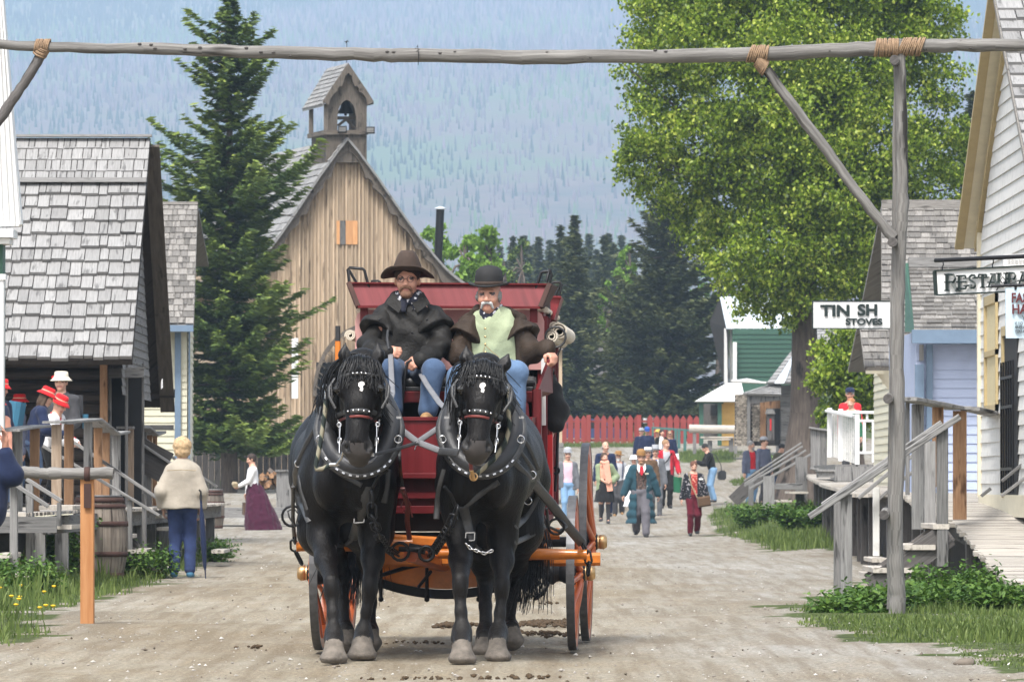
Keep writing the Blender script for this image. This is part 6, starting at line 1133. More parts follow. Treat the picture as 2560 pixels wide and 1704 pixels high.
b = MB(); b.tube([P(795, 310, 35.2, 'c'), P(830, 420, 35.4, 'c'), P(825, 520, 35.8, 'c'), P(840, 640, 36.2, 'c')], .018, 6, flat=.4); b.tube([P(800, 330, 35, 'c'), P(850, 420, 35, 'c'), P(800, 465, 35, 'c'), P(785, 430, 35, 'c'), P(820, 350, 35, 'c'), P(860, 500, 35, 'c')], .009, 6, flat=.5); b.build('hanging_strap', M['redstrap'], gL)
b = MB(); b.tube([P(x, y, 34.15, 'R') for x, y in ((440, 0), (425, 150), (400, 320), (372, 500), (340, 650), (322, 740), (325, 795), (400, 790), (480, 750))], .014, 8); b.build('braided_rope', M['braid'], gL); b = MB(); b.tube([P(480, 742, 34.12, 'R'), P(590, 738, 34.1, 'R')], .012, 8); b.tube([P(560, 735, 34.08, 'R'), P(620, 660, 34.0, 'R'), P(660, 470, 33.95, 'R')], .008, 6); b.build('snap_clip', M['steel'], gL)
b = MB(); b.tube([P(x, y, 34.15, 'B') for x, y in ((1482, 990), (1492, 1110), (1500, 1230), (1470, 1330), (1400, 1430), (1330, 1490), (1270, 1540))], .014, 8); b.build('braided_rope', M['braid'], gR); b = MB(); b.tube([P(1245, 1440, 33.98, 'B'), P(1250, 1500, 34.0, 'B')], .012, 6, m=1); b.tube([P(1250, 1500, 34.05, 'B'), P(1265, 1560, 34.1, 'B')], .013, 8); ringm(b, P(1265, 1545, 34.1, 'B'), .022, .005); b.build('snap_clip', [M['brass'], M['redstrap']], gR)
# reins
g = thing('reins', 'pair of long gray leather reins crossing between the two black horses', 'reins', P(960, 1020, 35)); 
b = MB(); T = lambda pts, w_=.022, **k: b.tube([P(x, y, d, 'B') for x, y, d in pts], w_ / 2, 8, flat=.25, up=(0, -1, .1), **k)
T([(722, 735, 37.0), (728, 880, 36.4), (735, 1000, 35.6), (715, 1070, 35.2), (662, 1128, 34.9)], .036); T([(662, 1128, 34.9), (760, 1215, 34.8), (900, 1320, 34.6), (1030, 1370, 34.4), (1165, 1390, 34.1)], .040); T([(918, 870, 37.0), (960, 945, 36.4), (1040, 1060, 35.6), (1122, 1140, 34.9)], .036); T([(1110, 1178, 34.85), (1000, 1250, 34.75), (890, 1325, 34.55)], .036); b.build('rein', M['strapg'], g)
b = MB(); T([(900, 1322, 34.5), (760, 1365, 34.3), (590, 1405, 34.0)], .022); T([(1040, 1378, 34.3), (1165, 1390, 34.05)], .05); b.build('dark_rein', M['strap'], g)
b = MB(); ringm(b, P(1118, 1152, 34.85, 'B'), .022, .0045); b.tube([P(900, 1305, 34.5, 'B'), P(880, 1370, 34.48, 'B')], .009, 6, flat=.4); ringm(b, P(662, 1128, 34.85, 'B'), .018, .005); b.beam(P(585, 1405, 34, 'B'), P(615, 1400, 34, 'B'), .03, .02); b.build('ring', M['steel'], g)
# ---------------- the stagecoach ----------------
O_ = Vector((-.43, 37.2, 0)); lat = Vector((math.cos(.05), -math.sin(.05), 0)); bk = Vector((math.sin(.05), math.cos(.05), 0)); UP = Vector((0, 0, 1))
def Kp(x, y, z): return O_ + lat * x + bk * y + UP * z
def KP(px, py, y, c='S'):
    d = 37.2 + y
    for _ in range(4): p = P(px, py, d, c); lx = (p - O_).dot(lat); d = O_.y + lat.y * lx + bk.y * y
    return P(px, py, d, c)
def kbox(b, x0, x1, y0, y1, z0, z1, m=0, r=None, ch=.006):
    X, Y, Z = x1 - x0, y1 - y0, z1 - z0; cx, cy, cz = (x0 + x1) / 2, (y0 + y1) / 2, (z0 + z1) / 2
    if X >= Y and X >= Z: b.beam(Kp(x0, cy, cz), Kp(x1, cy, cz), Y, Z, m=m, r=r, ch=ch)
    elif Y >= Z: b.beam(Kp(cx, y0, cz), Kp(cx, y1, cz), X, Z, m=m, r=r, ch=ch)
    else: b.beam(Kp(cx, cy, z0), Kp(cx, cy, z1), X, Y, up=bk, m=m, r=r, ch=ch)
coach = thing('stagecoach', 'dark red wooden stagecoach with orange wheels, drawn by two black horses', 'stagecoach', O_)
def wheel(x, y, Rr, nsp, out):
    c = Kp(x, y, Rr); root = MB(); n = 48
    pt = lambda rad, a, off=0: c + bk * math.cos(a) * rad + UP * math.sin(a) * rad + lat * off * out
    # felloe
    V = []; w_ = .024
    for i in range(n):
        a = 2 * math.pi * i / n
        for rr, o_ in ((Rr - .014, -w_), (Rr - .014, w_), (Rr - .075, w_ * .8), (Rr - .075, -w_ * .8)): V.append(pt(rr, a, o_))
    F = [[i * 4 + k, i * 4 + (k + 1) % 4, ((i + 1) % n) * 4 + (k + 1) % 4, ((i + 1) % n) * 4 + k] for i in range(n) for k in range(4)]
    if out < 0: pass
    root.add(V, F if out > 0 else [f[::-1] for f in F], r=.5, smooth=False); wh = root.build('wheel', M['orangered'], coach)
    b = MB(); V = []
    for i in range(n):
        a = 2 * math.pi * i / n
        for rr, o_ in ((Rr, -w_ - .003), (Rr, w_ + .003), (Rr - .0145, w_ + .003), (Rr - .0145, -w_ - .003)): V.append(pt(rr, a, o_))
    b.add(V, F if out > 0 else [f[::-1] for f in F], r=.5); b.build('tyre', M['tyre'], wh)
    for i in range(nsp):
        a = 2 * math.pi * (i + .3) / nsp; b = MB(); b.tube([pt(.07, a, .045), pt(.16, a, .038), pt(Rr - .2, a, .012), pt(Rr - .06, a, 0)], [.026, .020, .016, .02], 8, flat=1.0); b.build('spoke', M['orangered'], wh)
    b = MB(); rot = Matrix((lat * out, bk * 1.0, UP)).transposed(); rr = Matrix((lat * out, UP, bk)).transposed()
    prof_h = [(.001, -.09), (.055, -.09), (.06, -.07), (.068, -.06), (.074, -.03), (.078, 0), (.078, .03), (.068, .034), (.066, .055), (.058, .058), (.056, .075), (.050, .08)]
    rotm = Matrix((bk, UP, lat * out)).transposed(); b.lathe(c, prof_h, 22, rot=rotm); b.build('hub', M['iron'], wh)
    b = MB(); b.lathe(c, [(.049, .078), (.051, .084), (.047, .088), (.047, .093), (.051, .096), (.051, .128), (.044, .132), (.042, .142), (.028, .146), (.001, .146)], 22, rot=rotm)
    for k in range(4): b.lathe(c, [(.050, .099 + k * .007), (.0535, .1015 + k * .007), (.050, .104 + k * .007)], 22, rot=rotm)
    b.build('hub_cap', M['brass'], wh)
TR = .83
for sx in (-1, 1): wheel(sx * TR, 0, .505, 12, sx); wheel(sx * TR, 2.3, .685, 14, sx)
b = MB(); kbox(b, -.8, .8, -.03, .03, .47, .53); b.tube([Kp(-.78, 0, .50), Kp(.78, 0, .50)], .032, 10); b.build('front_axle', M['iron'], coach)
b = MB(); b.tube([Kp(-.78, 2.3, .685), Kp(.78, 2.3, .685)], .036, 10); b.build('rear_axle', M['iron'], coach)
for sx in (-1, 1): b = MB(); b.lathe(Kp(sx * .70, 0, .505), [(.001, -.06), (.066, -.055), (.078, 0), (.06, .02), (.05, .06)], 18, rot=Matrix((bk, UP, lat * sx)).transposed()); kbox(b, sx * .50 - .05, sx * .50 + .05, -.06, .06, .40, .66); b.build('axle_clamp', M['iron'], coach)
# bow-shaped wooden axle bed with black underside spring
b = MB(); n = 20
pr = [(-.62 + 1.24 * i / n) for i in range(n + 1)]; top = [Kp(x, -.05, .585 - 0 * x) for x in pr]; bot = [Kp(x, -.05, .40 + .14 * (abs(x) / .62) ** 2) for x in pr]
for i in range(n): b.prism([bot[i], bot[i + 1], top[i + 1], top[i]], bk * .1, r=.5)
b.build('axle_bed', M['orange'], coach); b = MB()
for i in range(n): q = lambda x: Kp(x, -.07, .335 + .17 * (abs(x) / .64) ** 2); x0, x1 = pr[i] * 1.03, pr[i + 1] * 1.03; b.prism([q(x0), q(x1), q(x1) + UP * .06, q(x0) + UP * .06], bk * .14)
for x in (-.42, -.12, .22, .48): b.tube([Kp(x, -.1, .62), Kp(x, -.1, .34)], .012, 6); b.ell(Kp(x, -.1, .335), .02, seg=6)
b.build('leaf_spring', M['iron'], coach)
b = MB(); kbox(b, -.62, .66, -.12, -.02, .60, .70, ch=.015); kbox(b, -.55, .55, .0, .12, .70, .76, ch=.01); b.build('bolster', M['orange'], coach)
b = MB(); b.beam(Kp(-.62, -.35, .58), Kp(1.02, -.35, .60), .07, .085, ch=.02); b.build('rear_evener', M['orange'], coach)
def turned(p, q, r0, name, mt):
    b = MB(); b.tube([lerp(p, q, t_) for t_ in (0, .03, .04, .25, .5, .75, .96, .97, 1)], [r0 * f for f in (.9, .9, .85, 1, 1.15, 1, .85, .9, .9)], 12); b.build(name, mt, coach)
turned(P(105, 690, 36.45, 'c'), P(860, 668, 36.5, 'c'), .036, 'singletree', M['orange']); turned(P(1010, 735, 36.5, 'c'), P(1992, 740, 36.45, 'c'), .036, 'singletree', M['orange'])
b = MB(); b.beam(P(690, 640, 36.62, 'c'), P(1110, 668, 36.62, 'c'), .08, .07, ch=.015); b.beam(P(640, 770, 36.65, 'c'), P(1310, 760, 36.65, 'c'), .08, .10, ch=.015); b.build('doubletree', M['orange'], coach)
b = MB(); b.beam(P(850, 740, 35.6, 'c'), P(1060, 805, 37.0, 'c'), .09, .09, ch=.02); b.build('pole', M['orangered'], coach); b = MB(); b.beam(P(835, 690, 35.6, 'c'), P(945, 715, 35.6, 'c'), .09, .05); b.tube([P(770, 705, 35.55, 'c'), P(935, 708, 35.55, 'c')], .016, 8); ringm(b, P(780, 722, 35.5, 'c'), .055, .010); ringm(b, P(950, 735, 35.5, 'c'), .045, .010); b.build('pole_iron', M['iron'], coach)
b = MB(); b.tube([P(640, 880, 36.8, 'c'), P(800, 830, 36.7, 'c'), P(930, 800, 36.7, 'c')], .014, 6); b.tube([P(900, 950, 36.8, 'c'), P(980, 850, 36.7, 'c')], .012, 6); kbox(b, .50, .56, -.42, -.3, .52, .72); b.tube([Kp(-.55, -.3, .79), Kp(.55, -.3, .79)], .012, 6); b.tube([Kp(-.55, -.25, .76), Kp(.55, -.25, .76)], .012, 6); b.build('brace_rod', M['iron'], coach)
b = MB(); chain_links(b, [P(x, y, 36.7, 'c') for x, y in ((1635, 770), (1632, 900), (1650, 985), (1685, 1010), (1720, 940), (1735, 870))], .08, .008); b.build('hanging_chain', M['iron'], coach)
for (x0, x1, y, yy) in ((1650, 1720, 608, 36.9), (1715, 1815, 605, 37.6), (1635, 1690, 690, 36.8)): b = MB(); b.beam(P(x0, y, yy, 'c'), P(x1, y, yy, 'c'), .1, .075, ch=.02); b.build('spring_block', M['orange'], coach)
b = MB(); b.beam(P(705, 600, 36.9, 'c'), P(745, 600, 36.9, 'c'), .1, .1); b.beam(Kp(-.62, .1, .82), Kp(.62, .1, .82), .07, .05); b.build('bolster_block', M['orangered'], coach)
# footboard
zt, zb = P(0, 960, 36.65).z, P(0, 1163, 36.65).z; b = MB(); HW = .565
b.prism([Kp(-HW, -.55, zb), Kp(HW - .06, -.55, zb), Kp(HW, -.55, zt - .10), Kp(HW - .01, -.55, zt - .03), Kp(HW - .05, -.55, zt), Kp(-HW, -.55, zt)], bk * .03, r=.4); b.build('footboard', M['red'], coach)
b = MB(); zl = P(0, 1088, 36.6).z; kbox(b, -.5, .5, -.66, -.55, zl - .035, zl, ch=.004); zl = P(0, 1143, 36.6).z; kbox(b, -.5, .5, -.60, -.55, zl - .01, zl + .03, ch=.004); kbox(b, -.5, .5, -.62, -.55, zb - .05, zb, ch=.004); kbox(b, -HW, HW - .04, -.565, -.552, zt - .02, zt + .004, ch=.002); b.build('footboard_ledge', M['red'], coach)
b = MB(); kbox(b, -.55, .55, -.52, .2, .86, .9); b.build('foot_floor', M['dark'], coach)
# front boot sides / pillars / seat
zs = P(0, 899, 37.0).z
for sx in (-1, 1):
    b = MB(); b.prism([Kp(sx * .585, -.50, zb), Kp(sx * .60, .62, zb - .04), Kp(sx * .60, .62, zs + .02), Kp(sx * .60, -.10, zs), Kp(sx * .60, -.16, zt + .01), Kp(sx * .585, -.50, zt)], lat * (-.03 * sx), r=.5); b.build('boot_side', M['red'], coach)
    b = MB(); kbox(b, sx * .60 - .03, sx * .60 + .03, -.20, -.08, zb - .1, zs + .01, ch=.01); b.build('pillar', M['red'], coach)
    b = MB(); b.tube([Kp(sx * .555, -.22, 1.25), Kp(sx * .53, -.24, 1.6), Kp(sx * .49, -.22, 1.66), Kp(sx * .46, -.18, 1.6)], .02, 8); b.build('side_lever', M['red'], coach)
    # arm iron / side wing sloping up and back
    b = MB(); b.prism([Kp(sx * .585, -.14, zs), Kp(sx * .64, .42, P(0, 827, 37.4).z), Kp(sx * .655, .46, P(0, 823, 37.4).z), Kp(sx * .655, .55, zs), Kp(sx * .6, .3, zs - .03)], lat * sx * .02, r=.2); b.build('seat_wing', M['red'], coach)
b = MB(); kbox(b, -.60, .60, -.12, -.06, zs - .075, zs, ch=.006); b.build('seat_beam', M['red'], coach)
b = MB(); kbox(b, -.57, .57, -.10, .40, zs, zs + .03); n = 9; b.tube([Kp(-.58 + 1.16 * i / 8, .05, zs + .06) for i in range(9)], [.02] + [.055] * 7 + [.02], 10, flat=.9, jit=.03); kbox(b, -.57, .57, .02, .42, zs + .03, zs + .1, ch=.03); b.build('seat_cushion', M['leather'], coach)
b = MB(); kbox(b, -.58, .58, .30, .34, zb, zs - .05); b.build('boot_back', M['dark'], coach)
b = MB(); kbox(b, -.50, .50, -.52, -.5, .78, zb - .02); b.build('under_panel', M['dark'], coach)
# body
x0 = .61; b = MB(); Y0, Y1 = .62, 2.45
prof_b = [(Y0, 1.0), (Y0 + .25, .86), (Y0 + .6, .82), (Y1 - .6, .82), (Y1 - .25, .86), (Y1, 1.0), (Y1, 2.24), (Y0, 2.24)]
for sx in (-1, 1):
    b.prism([Kp(sx * x0, y, z) for y, z in prof_b], lat * (-.04 * sx), r=.5)
kbox(b, -x0 + .04, x0 - .04, Y1 - .04, Y1, .9, 2.24); kbox(b, -x0 + .04, x0 - .04, Y0, Y1, .83, .87); kbox(b, -x0 + .04, x0 - .04, Y0, Y0 + .03, .95, 1.75); b.build('body', M['red'], coach)
for sx in (-1, 1):
    b = MB()
    for z in (1.06, 1.30, 1.52, 1.70): b.beam(Kp(sx * (x0 + .008), Y0, z), Kp(sx * (x0 + .008), Y1, z), .016, .022)
    for y in np.linspace(Y0 + .02, Y1 - .02, 8): b.beam(Kp(sx * (x0 + .012), y, .88), Kp(sx * (x0 + .012), y, 2.2), .024, .035, up=bk)
    b.build('moulding', M['redb'], coach)
    for y in (Y0 + .08, Y0 + .72, Y0 + 1.36): b = MB(); b.prism([Kp(sx * (x0 + .003), y, 1.72), Kp(sx * (x0 + .003), y + .5, 1.72), Kp(sx * (x0 + .003), y + .5, 2.15), Kp(sx * (x0 + .003), y, 2.15)], lat * sx * .002); b.build('window', M['dark'], coach)
for sx in (1,):
    b = MB(); b.beam(KP(1263, 1000, .75), KP(1263, 1156, .75), .05, .10, up=bk); b.beam(KP(1266, 960, 1.0), KP(1268, 1150, 1.0), .03, .12, up=bk); b.build('bright_panel', M['redhot'], coach)
    b = MB(); b.beam(KP(1250, 820, .58), KP(1251, 978, .58), .028, .05, up=bk); b.build('white_strip', M['whitep'], coach)
    b = MB(); b.tube([KP(1276, 985, 1.3), KP(1284, 990, 1.3), KP(1280, 1090, 1.3), KP(1277, 1130, 1.3)], .010, 6); ringm(b, KP(1279, 1082, 1.3), .022, .008); ringm(b, KP(1274, 855, .6), .018, .006, (1, 0, 0)); b.build('hand_iron', M['iron'], coach)
b = MB(); a_ = [KP(x, y, .60) for x, y in ((817, 850), (817, 738), (822, 722), (836, 712), (1232, 712), (1246, 722), (1252, 738), (1252, 850))]; b.prism(a_, bk * .04, r=.5); b.build('front_curtain', M['pink'], coach)
b = MB(); kbox(b, -.64, .64, .62, 2.5, 2.225, 2.26, ch=.01); b.build('roof', M['canvas'], coach)
# roof seat board, rails, posts
b = MB(); y_ = .50; q = [KP(802.6, 650.8, y_), KP(1264, 654, y_), KP(1242.8, 707.5, y_ - .05), KP(823.8, 705.5, y_ - .05)]; b.prism([q[3], q[2], q[1], q[0]], bk * .03, r=.7); b.build('roof_seat_board', M['redb'], coach)
b = MB(); b.beam(q[3] + UP * .0, q[2] + UP * .0, .05, .016, r=.1); b.beam(q[0], q[1], .05, .010, r=.1); b.build('board_edge', M['red'], coach)
for a_, c_ in ((q[3], q[0]), (q[2], q[1])): b = MB(); b.beam(a_, c_, .05, .03, up=(1, 0, 0)); s_ = -1 if a_ is q[3] else 1; b.prism([a_, c_, c_ + bk * .45 + lat * s_ * .02, a_ + bk * .45], lat * s_ * .02); b.build('board_end', M['rust'], coach)
for x in (838, 1228): b = MB(); b.beam(KP(x, 706, .52), KP(x, 742, .52), .05, .05, up=bk); b.build('board_post', M['redb'], coach)
def iron(pts, y, r=.010): b = MB(); b.tube([KP(*mapc('B', [p])[0], y) for p in pts], r, 8); b.build('grab_rail', M['iron'], coach)
iron([(455, 285), (442, 190), (452, 180), (540, 188), (552, 200), (575, 290), (588, 318), (606, 322)], .5); iron([(515, 330), (500, 280), (450, 195)], .62, .009); iron([(600, 285), (598, 268), (640, 266), (655, 275), (662, 292)], .9, .008)
iron([(1650, 345), (1668, 325), (1680, 290), (1705, 215), (1715, 208), (1755, 205), (1770, 192), (1762, 188), (1740, 275)], .5); iron([(1765, 200), (1775, 230), (1755, 300)], .5, .009); iron([(1760, 372), (1772, 285), (1785, 275), (1830, 275), (1840, 290), (1825, 365)], 1.3, .009); iron([(1800, 365), (1835, 280)], 1.3, .007)
b = MB(); q = [KP(*mapc('B', [p])[0], 1.3) for p in ((1757, 368), (1838, 372), (1790, 520), (1770, 520))]; b.prism([q[3], q[2], q[1], q[0]], bk * .4, r=.6); b.beam(q[0], q[1], .05, .012); b.build('rear_seat_board', M['redb'], coach)
b = MB(); 
for x in (1722, 1735, 1748, 1758): b.tube([KP(*mapc('B', [(x, 400)])[0], 1.0), KP(*mapc('B', [(x + 4, 500)])[0], 1.0)], .008, 5)
b.build('rope_coil', M['leather'], coach)
# rolled canvas curtains
def roll(c, y0, y1, R0, turns, name='rolled_curtain'):
    b = MB(); n = int(turns * 18); pts = [(R0 * (.35 + .65 * i / n) * math.cos(2 * math.pi * i / 18 + 1), R0 * (.35 + .65 * i / n) * math.sin(2 * math.pi * i / 18 + 1)) for i in range(n + 1)]; V = []
    for (u, v) in pts: V += [c + lat * u + UP * v, c + lat * u + UP * v + bk * (y1 - y0)]
    F = [[2 * i, 2 * i + 1, 2 * i + 3, 2 * i + 2] for i in range(n)]; b.add(V, F, r=.5, smooth=True); pin = [(u * (1 - .009 / max(math.hypot(u, v), .001)), v * (1 - .009 / max(math.hypot(u, v), .001))) for u, v in pts]; V2 = []
    for (u, v) in pin: V2 += [c + lat * u + UP * v, c + lat * u + UP * v + bk * (y1 - y0)]
    b.add(V2, [f[::-1] for f in F], r=.5, smooth=True); m_ = len(V)
    b.add([V[2 * i] for i in range(n + 1)] + [V2[2 * i] for i in range(n + 1)], [[i, i + 1, n + 2 + i, n + 1 + i] for i in range(n)], r=.5); b.build(name, M['canvas'], coach)
roll(KP(*mapc('B', [(1772, 628)])[0], .55), 0, 1.7, .047, 2.2); roll(KP(*mapc('B', [(1822, 595)])[0], .75), 0, 1.5, .062, 2.4); roll(KP(*mapc('B', [(1790, 560)])[0], .9), 0, 1.3, .040, 2); roll(KP(*mapc('B', [(458, 622)])[0], .58), 0, 1.7, .040, 2.4)
b = MB(); ringm(b, KP(1278, 775, .54), .068, .008, (0, 1, 0)); b.tube([KP(1290, 800, .6), KP(1283, 818, .6), KP(1262, 826, .6)], .012, 6, flat=.5); b.build('curtain_strap', M['leather'], coach)
# orange brake staff at left
b = MB(); b.beam(KP(*mapc('B', [(378, 830)])[0], .1), KP(*mapc('B', [(378, 660)])[0], .1), .035, .03, up=bk, ch=.006); b.beam(KP(*mapc('B', [(378, 660)])[0], .1), KP(*mapc('B', [(378, 560)])[0], .1), .032, .027, up=bk, m=1, ch=.006); b.beam(Kp(-.70, .1, .8), KP(*mapc('B', [(378, 830)])[0], .1), .035, .03, up=bk); b.build('brake_lever', [M['orange'], M['leather']], coach)
# droppings and stones on the road
t = NT('dung'); M['dung'] = m_plain('dung', (.07, .045, .024), .95, var=.6, ns=40)
def pile(label, pts, spread, n, seed, sz=(.02, .05)):
    r = random.Random(seed); c = G(*pts, 'c'); g = thing('dung_pile', label, 'horse dung', c); b = MB()
    for i in range(n): x, y = r.gauss(0, spread[0]), r.gauss(0, spread[1]); s_ = r.uniform(*sz); k = max(0, 1 - math.hypot(x / spread[0], y / spread[1]) / 2); b.ell(c + Vector((x, y, s_ * .3 + k * sz[1] * .7)), s_, s_, s_ * .6, 7, jit=.35)
    b.build('clumps', M['dung'], g)
pile('largest heap of horse dung, left of the right front wheel', (1735, 1195), (.12, .42), 240, 1, (.008, .024)); pile('scattered dung clods just below the largest heap', (1720, 1270), (.10, .3), 60, 2, (.008, .026)); pile('clods of dung behind the right horse foreleg, left of it', (1085, 1215), (.05, .3), 50, 3, (.010, .030)); pile('small clods right of the same foreleg', (1265, 1215), (.06, .15), 12, 4, (.012, .028)); pile('crumbled dung between the two horses', (850, 1325), (.14, .25), 34, 5, (.005, .016))
pile('small dung clod between the heaps near the coach', (1745, 1062), (.05, .1), 10, 6, (.01, .02)); pile('dung crumbs at the bottom edge, below the right horse', (1560, 1553), (.20, .25), 34, 7, (.006, .02)); pile('dung crumbs at the bottom edge, below the left horse hoof', (900, 1560), (.18, .25), 26, 8, (.005, .018)); pile('single clod left of the left horse hooves', (-150, 1350), (.06, .2), 8, 9, (.01, .02))
rs = np.random.RandomState(17); N = 5200; Y = 30 * (110 / 30) ** rs.rand(N); X = rs.uniform(-1, 1, N) * (Y * .105); Z = gz(X, Y); sz = .004 + .012 * rs.rand(N) ** 3; sz[rs.rand(N) < .006] *= 1.6
oc = np.array([(1, 0, 0), (0, 1, 0), (-1, 0, 0), (0, -1, 0), (0, 0, .7), (0, 0, -.5)], float); V = np.stack([X, Y, Z + sz * .2], -1)[:, None] + oc[None] * sz[:, None, None] * (1 + .4 * rs.randn(N, 6, 1).clip(-1.5, 1.5)); fc = np.array([(0, 1, 4), (1, 2, 4), (2, 3, 4), (3, 0, 4), (1, 0, 5), (2, 1, 5), (3, 2, 5), (0, 3, 5)]); F = (fc[None] + (np.arange(N) * 6)[:, None, None]).reshape(-1, 3)
t = NT('pebble'); M['pebble'] = t.out(t.ramp(t.attr(), [(0, (.09, .07, .05)), (.3, (.25, .22, .19)), (.8, (.38, .36, .33)), (1, (.6, .58, .55))]), .9, 0, .2)
tag(npmesh('gravel', V.reshape(-1, 3), F, M['pebble'], rnd=np.repeat(rs.rand(N), 8)), 'loose gravel scattered over the dirt street', 'gravel', kind='stuff')
# ---------------- people ----------------
M['skin'] = m_plain('skin', (.56, .32, .23), .5, var=.12, ns=12); M['skinr'] = m_plain('ruddy_skin', (.52, .26, .18), .5, var=.2, ns=14); M['lips'] = m_plain('lips', (.40, .17, .14), .5); M['eyed'] = m_plain('eyes', (.06, .04, .035), .2)
HC = dict(gray=(.33, .32, .31), white=(.68, .66, .62), brown=(.07, .04, .022), black=(.012, .010, .010), blonde=(.52, .36, .20), red=(.40, .17, .07), dbrown=(.035, .02, .014), sandy=(.34, .20, .11), auburn=(.13, .05, .028), stub=(.20, .10, .06))
for k, v in HC.items(): M['h_' + k] = m_plain(k + '_hair', v, .7, var=.45, ns=40, bump=.6)
CL = dict(oilskin=(.020, .019, .019), brownskin=(.050, .036, .027), mint=(.34, .39, .255), jeans=(.07, .14, .30), jeansl=(.17, .29, .45), navy=(.012, .020, .055), teal=(.018, .055, .075), graytr=(.115, .11, .125), gray=(.13, .135, .15), lgray=(.36, .37, .40), pinksh=(.60, .42, .50), black=(.012, .012, .013),
          sage=(.22, .27, .16), pink=(.68, .33, .24), red=(.40, .015, .03), redb=(.55, .02, .03), maroon=(.09, .006, .015), plum=(.05, .009, .026), white=(.78, .78, .80), beige=(.36, .32, .265), cream=(.68, .62, .50), blue=(.05, .12, .35), khaki=(.30, .24, .15), brown=(.10, .06, .035), olive=(.08, .075, .05),
          greent=(.02, .12, .06), yell=(.6, .4, .1), dgray=(.05, .05, .055), denimd=(.03, .06, .16), bluecap=(.03, .09, .35), tealpack=(.04, .14, .22), redhat=(.62, .015, .02), slate=(.10, .11, .16))
for k, v in CL.items(): M['c_' + k] = m_cloth(k + '_cloth', v)
M['c_floral'] = m_cloth('dark_floral_cloth', (.014, .015, .020), pat=((.30, .28, .30), 26, .60)); M['c_redfl'] = m_cloth('red_patterned_cloth', (.34, .04, .035), pat=((.6, .3, .22), 30, .56)); M['c_vest'] = m_cloth('brown_patterned_waistcoat', (.045, .033, .030), pat=((.16, .10, .08), 40, .55)); M['c_band'] = m_cloth('dark_printed_bandana', (.02, .022, .035), pat=((.55, .55, .58), 34, .58))
M['c_oilskin'] = m_plain('black_oilskin', (.015, .014, .013), .6, var=.45, ns=9, bump=.5, spec=.22); M['c_brownskin'] = m_plain('brown_oilskin', (.036, .025, .018), .65, var=.4, ns=9, bump=.5, spec=.2); M['felt'] = m_plain('brown_felt', (.045, .028, .020), .85, var=.3, ns=12, bump=.4); M['bfelt'] = m_plain('black_felt', (.012, .012, .013), .8, var=.2, ns=14)
M['gold'] = m_plain('gold_button', (.7, .5, .25), .3, 1.0); M['shoe'] = m_plain('black_shoe', (.02, .02, .021), .5); M['shoeb'] = m_plain('tan_shoe', (.30, .17, .07), .7); M['shoeblue'] = m_plain('blue_canvas_shoe', (.05, .16, .27), .8)
va = lambda *a: Vector(a)
def ik(a, b, l1, l2, pole):
    a, b = Vector(a), Vector(b); d = b - a; L = min(d.length, (l1 + l2) * .999); d.normalize(); b2 = a + d * L; x = (l1 * l1 - l2 * l2 + L * L) / (2 * L); h = math.sqrt(max(l1 * l1 - x * x, 0)); p = Vector(pole); p = (p - d * p.dot(d)).normalized(); return a + d * x + p * h, b2
def hand(s, wr, d, n, wv, sc, curl=.5, m=0, k=.006):
    d, n, wv = Vector(d).normalized(), Vector(n), Vector(wv); n = (n - d * n.dot(d)).normalized(); wv = d.cross(n) * (1 if d.cross(n).dot(wv) > 0 else -1)
    Rm = np.array([wv, n, d]).T; s.ell(wr + d * .045 * sc, (.041 * sc, .018 * sc, .050 * sc), .015, m, rot=Rm)
    for i in range(4):
        o = wr + d * (.083 - .004 * abs(i - 1.2)) * sc + wv * (.028 - .0185 * i) * sc; L = (.036, .040, .037, .029)[i] * sc; pts = [wr + d * .05 * sc + wv * (.024 - .016 * i) * sc, o]; a = curl * .6 + .08 * i
        for j in range(3): q = d * math.cos(a) + n * math.sin(a); o = o + q * L * (1, .75, .55)[j]; pts.append(o); a += curl * 1.05
        s.chain(pts, [.011 * sc, .0105 * sc, .0098 * sc, .009 * sc, .0075 * sc], .004, m)
    o = wr + d * .022 * sc + wv * .03 * sc; q = (d * .75 + wv * (.65 - .3 * curl) + n * .5 * curl).normalized(); o1 = o + q * .038 * sc; o2 = o1 + (q + d * .4 + n * .5 * curl - wv * .3 * curl).normalized() * .032 * sc; s.chain([o, o1, o2], [.014 * sc, .0115 * sc, .009 * sc], .008, m)
def headsdf(s, c, fd, up, sc, fine=False, m=0):
    fd = Vector(fd).normalized(); up = Vector(up); up = (up - fd * up.dot(fd)).normalized(); rt = fd.cross(up); Rm = np.array([rt, -fd, up]).T; q = lambda x, f, z: c + (rt * x + fd * f + up * z) * sc; e = lambda p, r, k, mm=m, op=1: s.ell(p, [v * sc for v in r], k, mm, op, rot=Rm)
    e(q(0, -.012, .03), (.074, .092, .088), .02); e(q(0, .022, -.028), (.060, .070, .080), .03); e(q(0, .040, -.078), (.040, .042, .036), .03); e(q(0, .066, -.088), (.022, .018, .018), .015)
    for x in (-1, 1):
        e(q(x * .030, .088, .008), (.017, .012, .012), .008, m, -1); e(q(x * .030, .074, .007), (.013, .013, .011), .002, 2); e(q(x * .036, .062, -.030), (.026, .028, .026), .02); e(q(x * .031, .080, .027), (.024, .010, .008), .008); e(q(x * .076, -.005, -.008), (.011, .020, .030), .006)
        e(q(x * .014, .095, -.034), (.009, .010, .008), .006)
    s.cone(q(0, .082, .018), q(0, .105, -.028), .009 * sc, .0135 * sc, .012, m); e(q(0, .083, -.056), (.023, .010, .0045), .003, 1); e(q(0, .081, -.064), (.019, .010, .005), .003, 1)
    return q, Rm
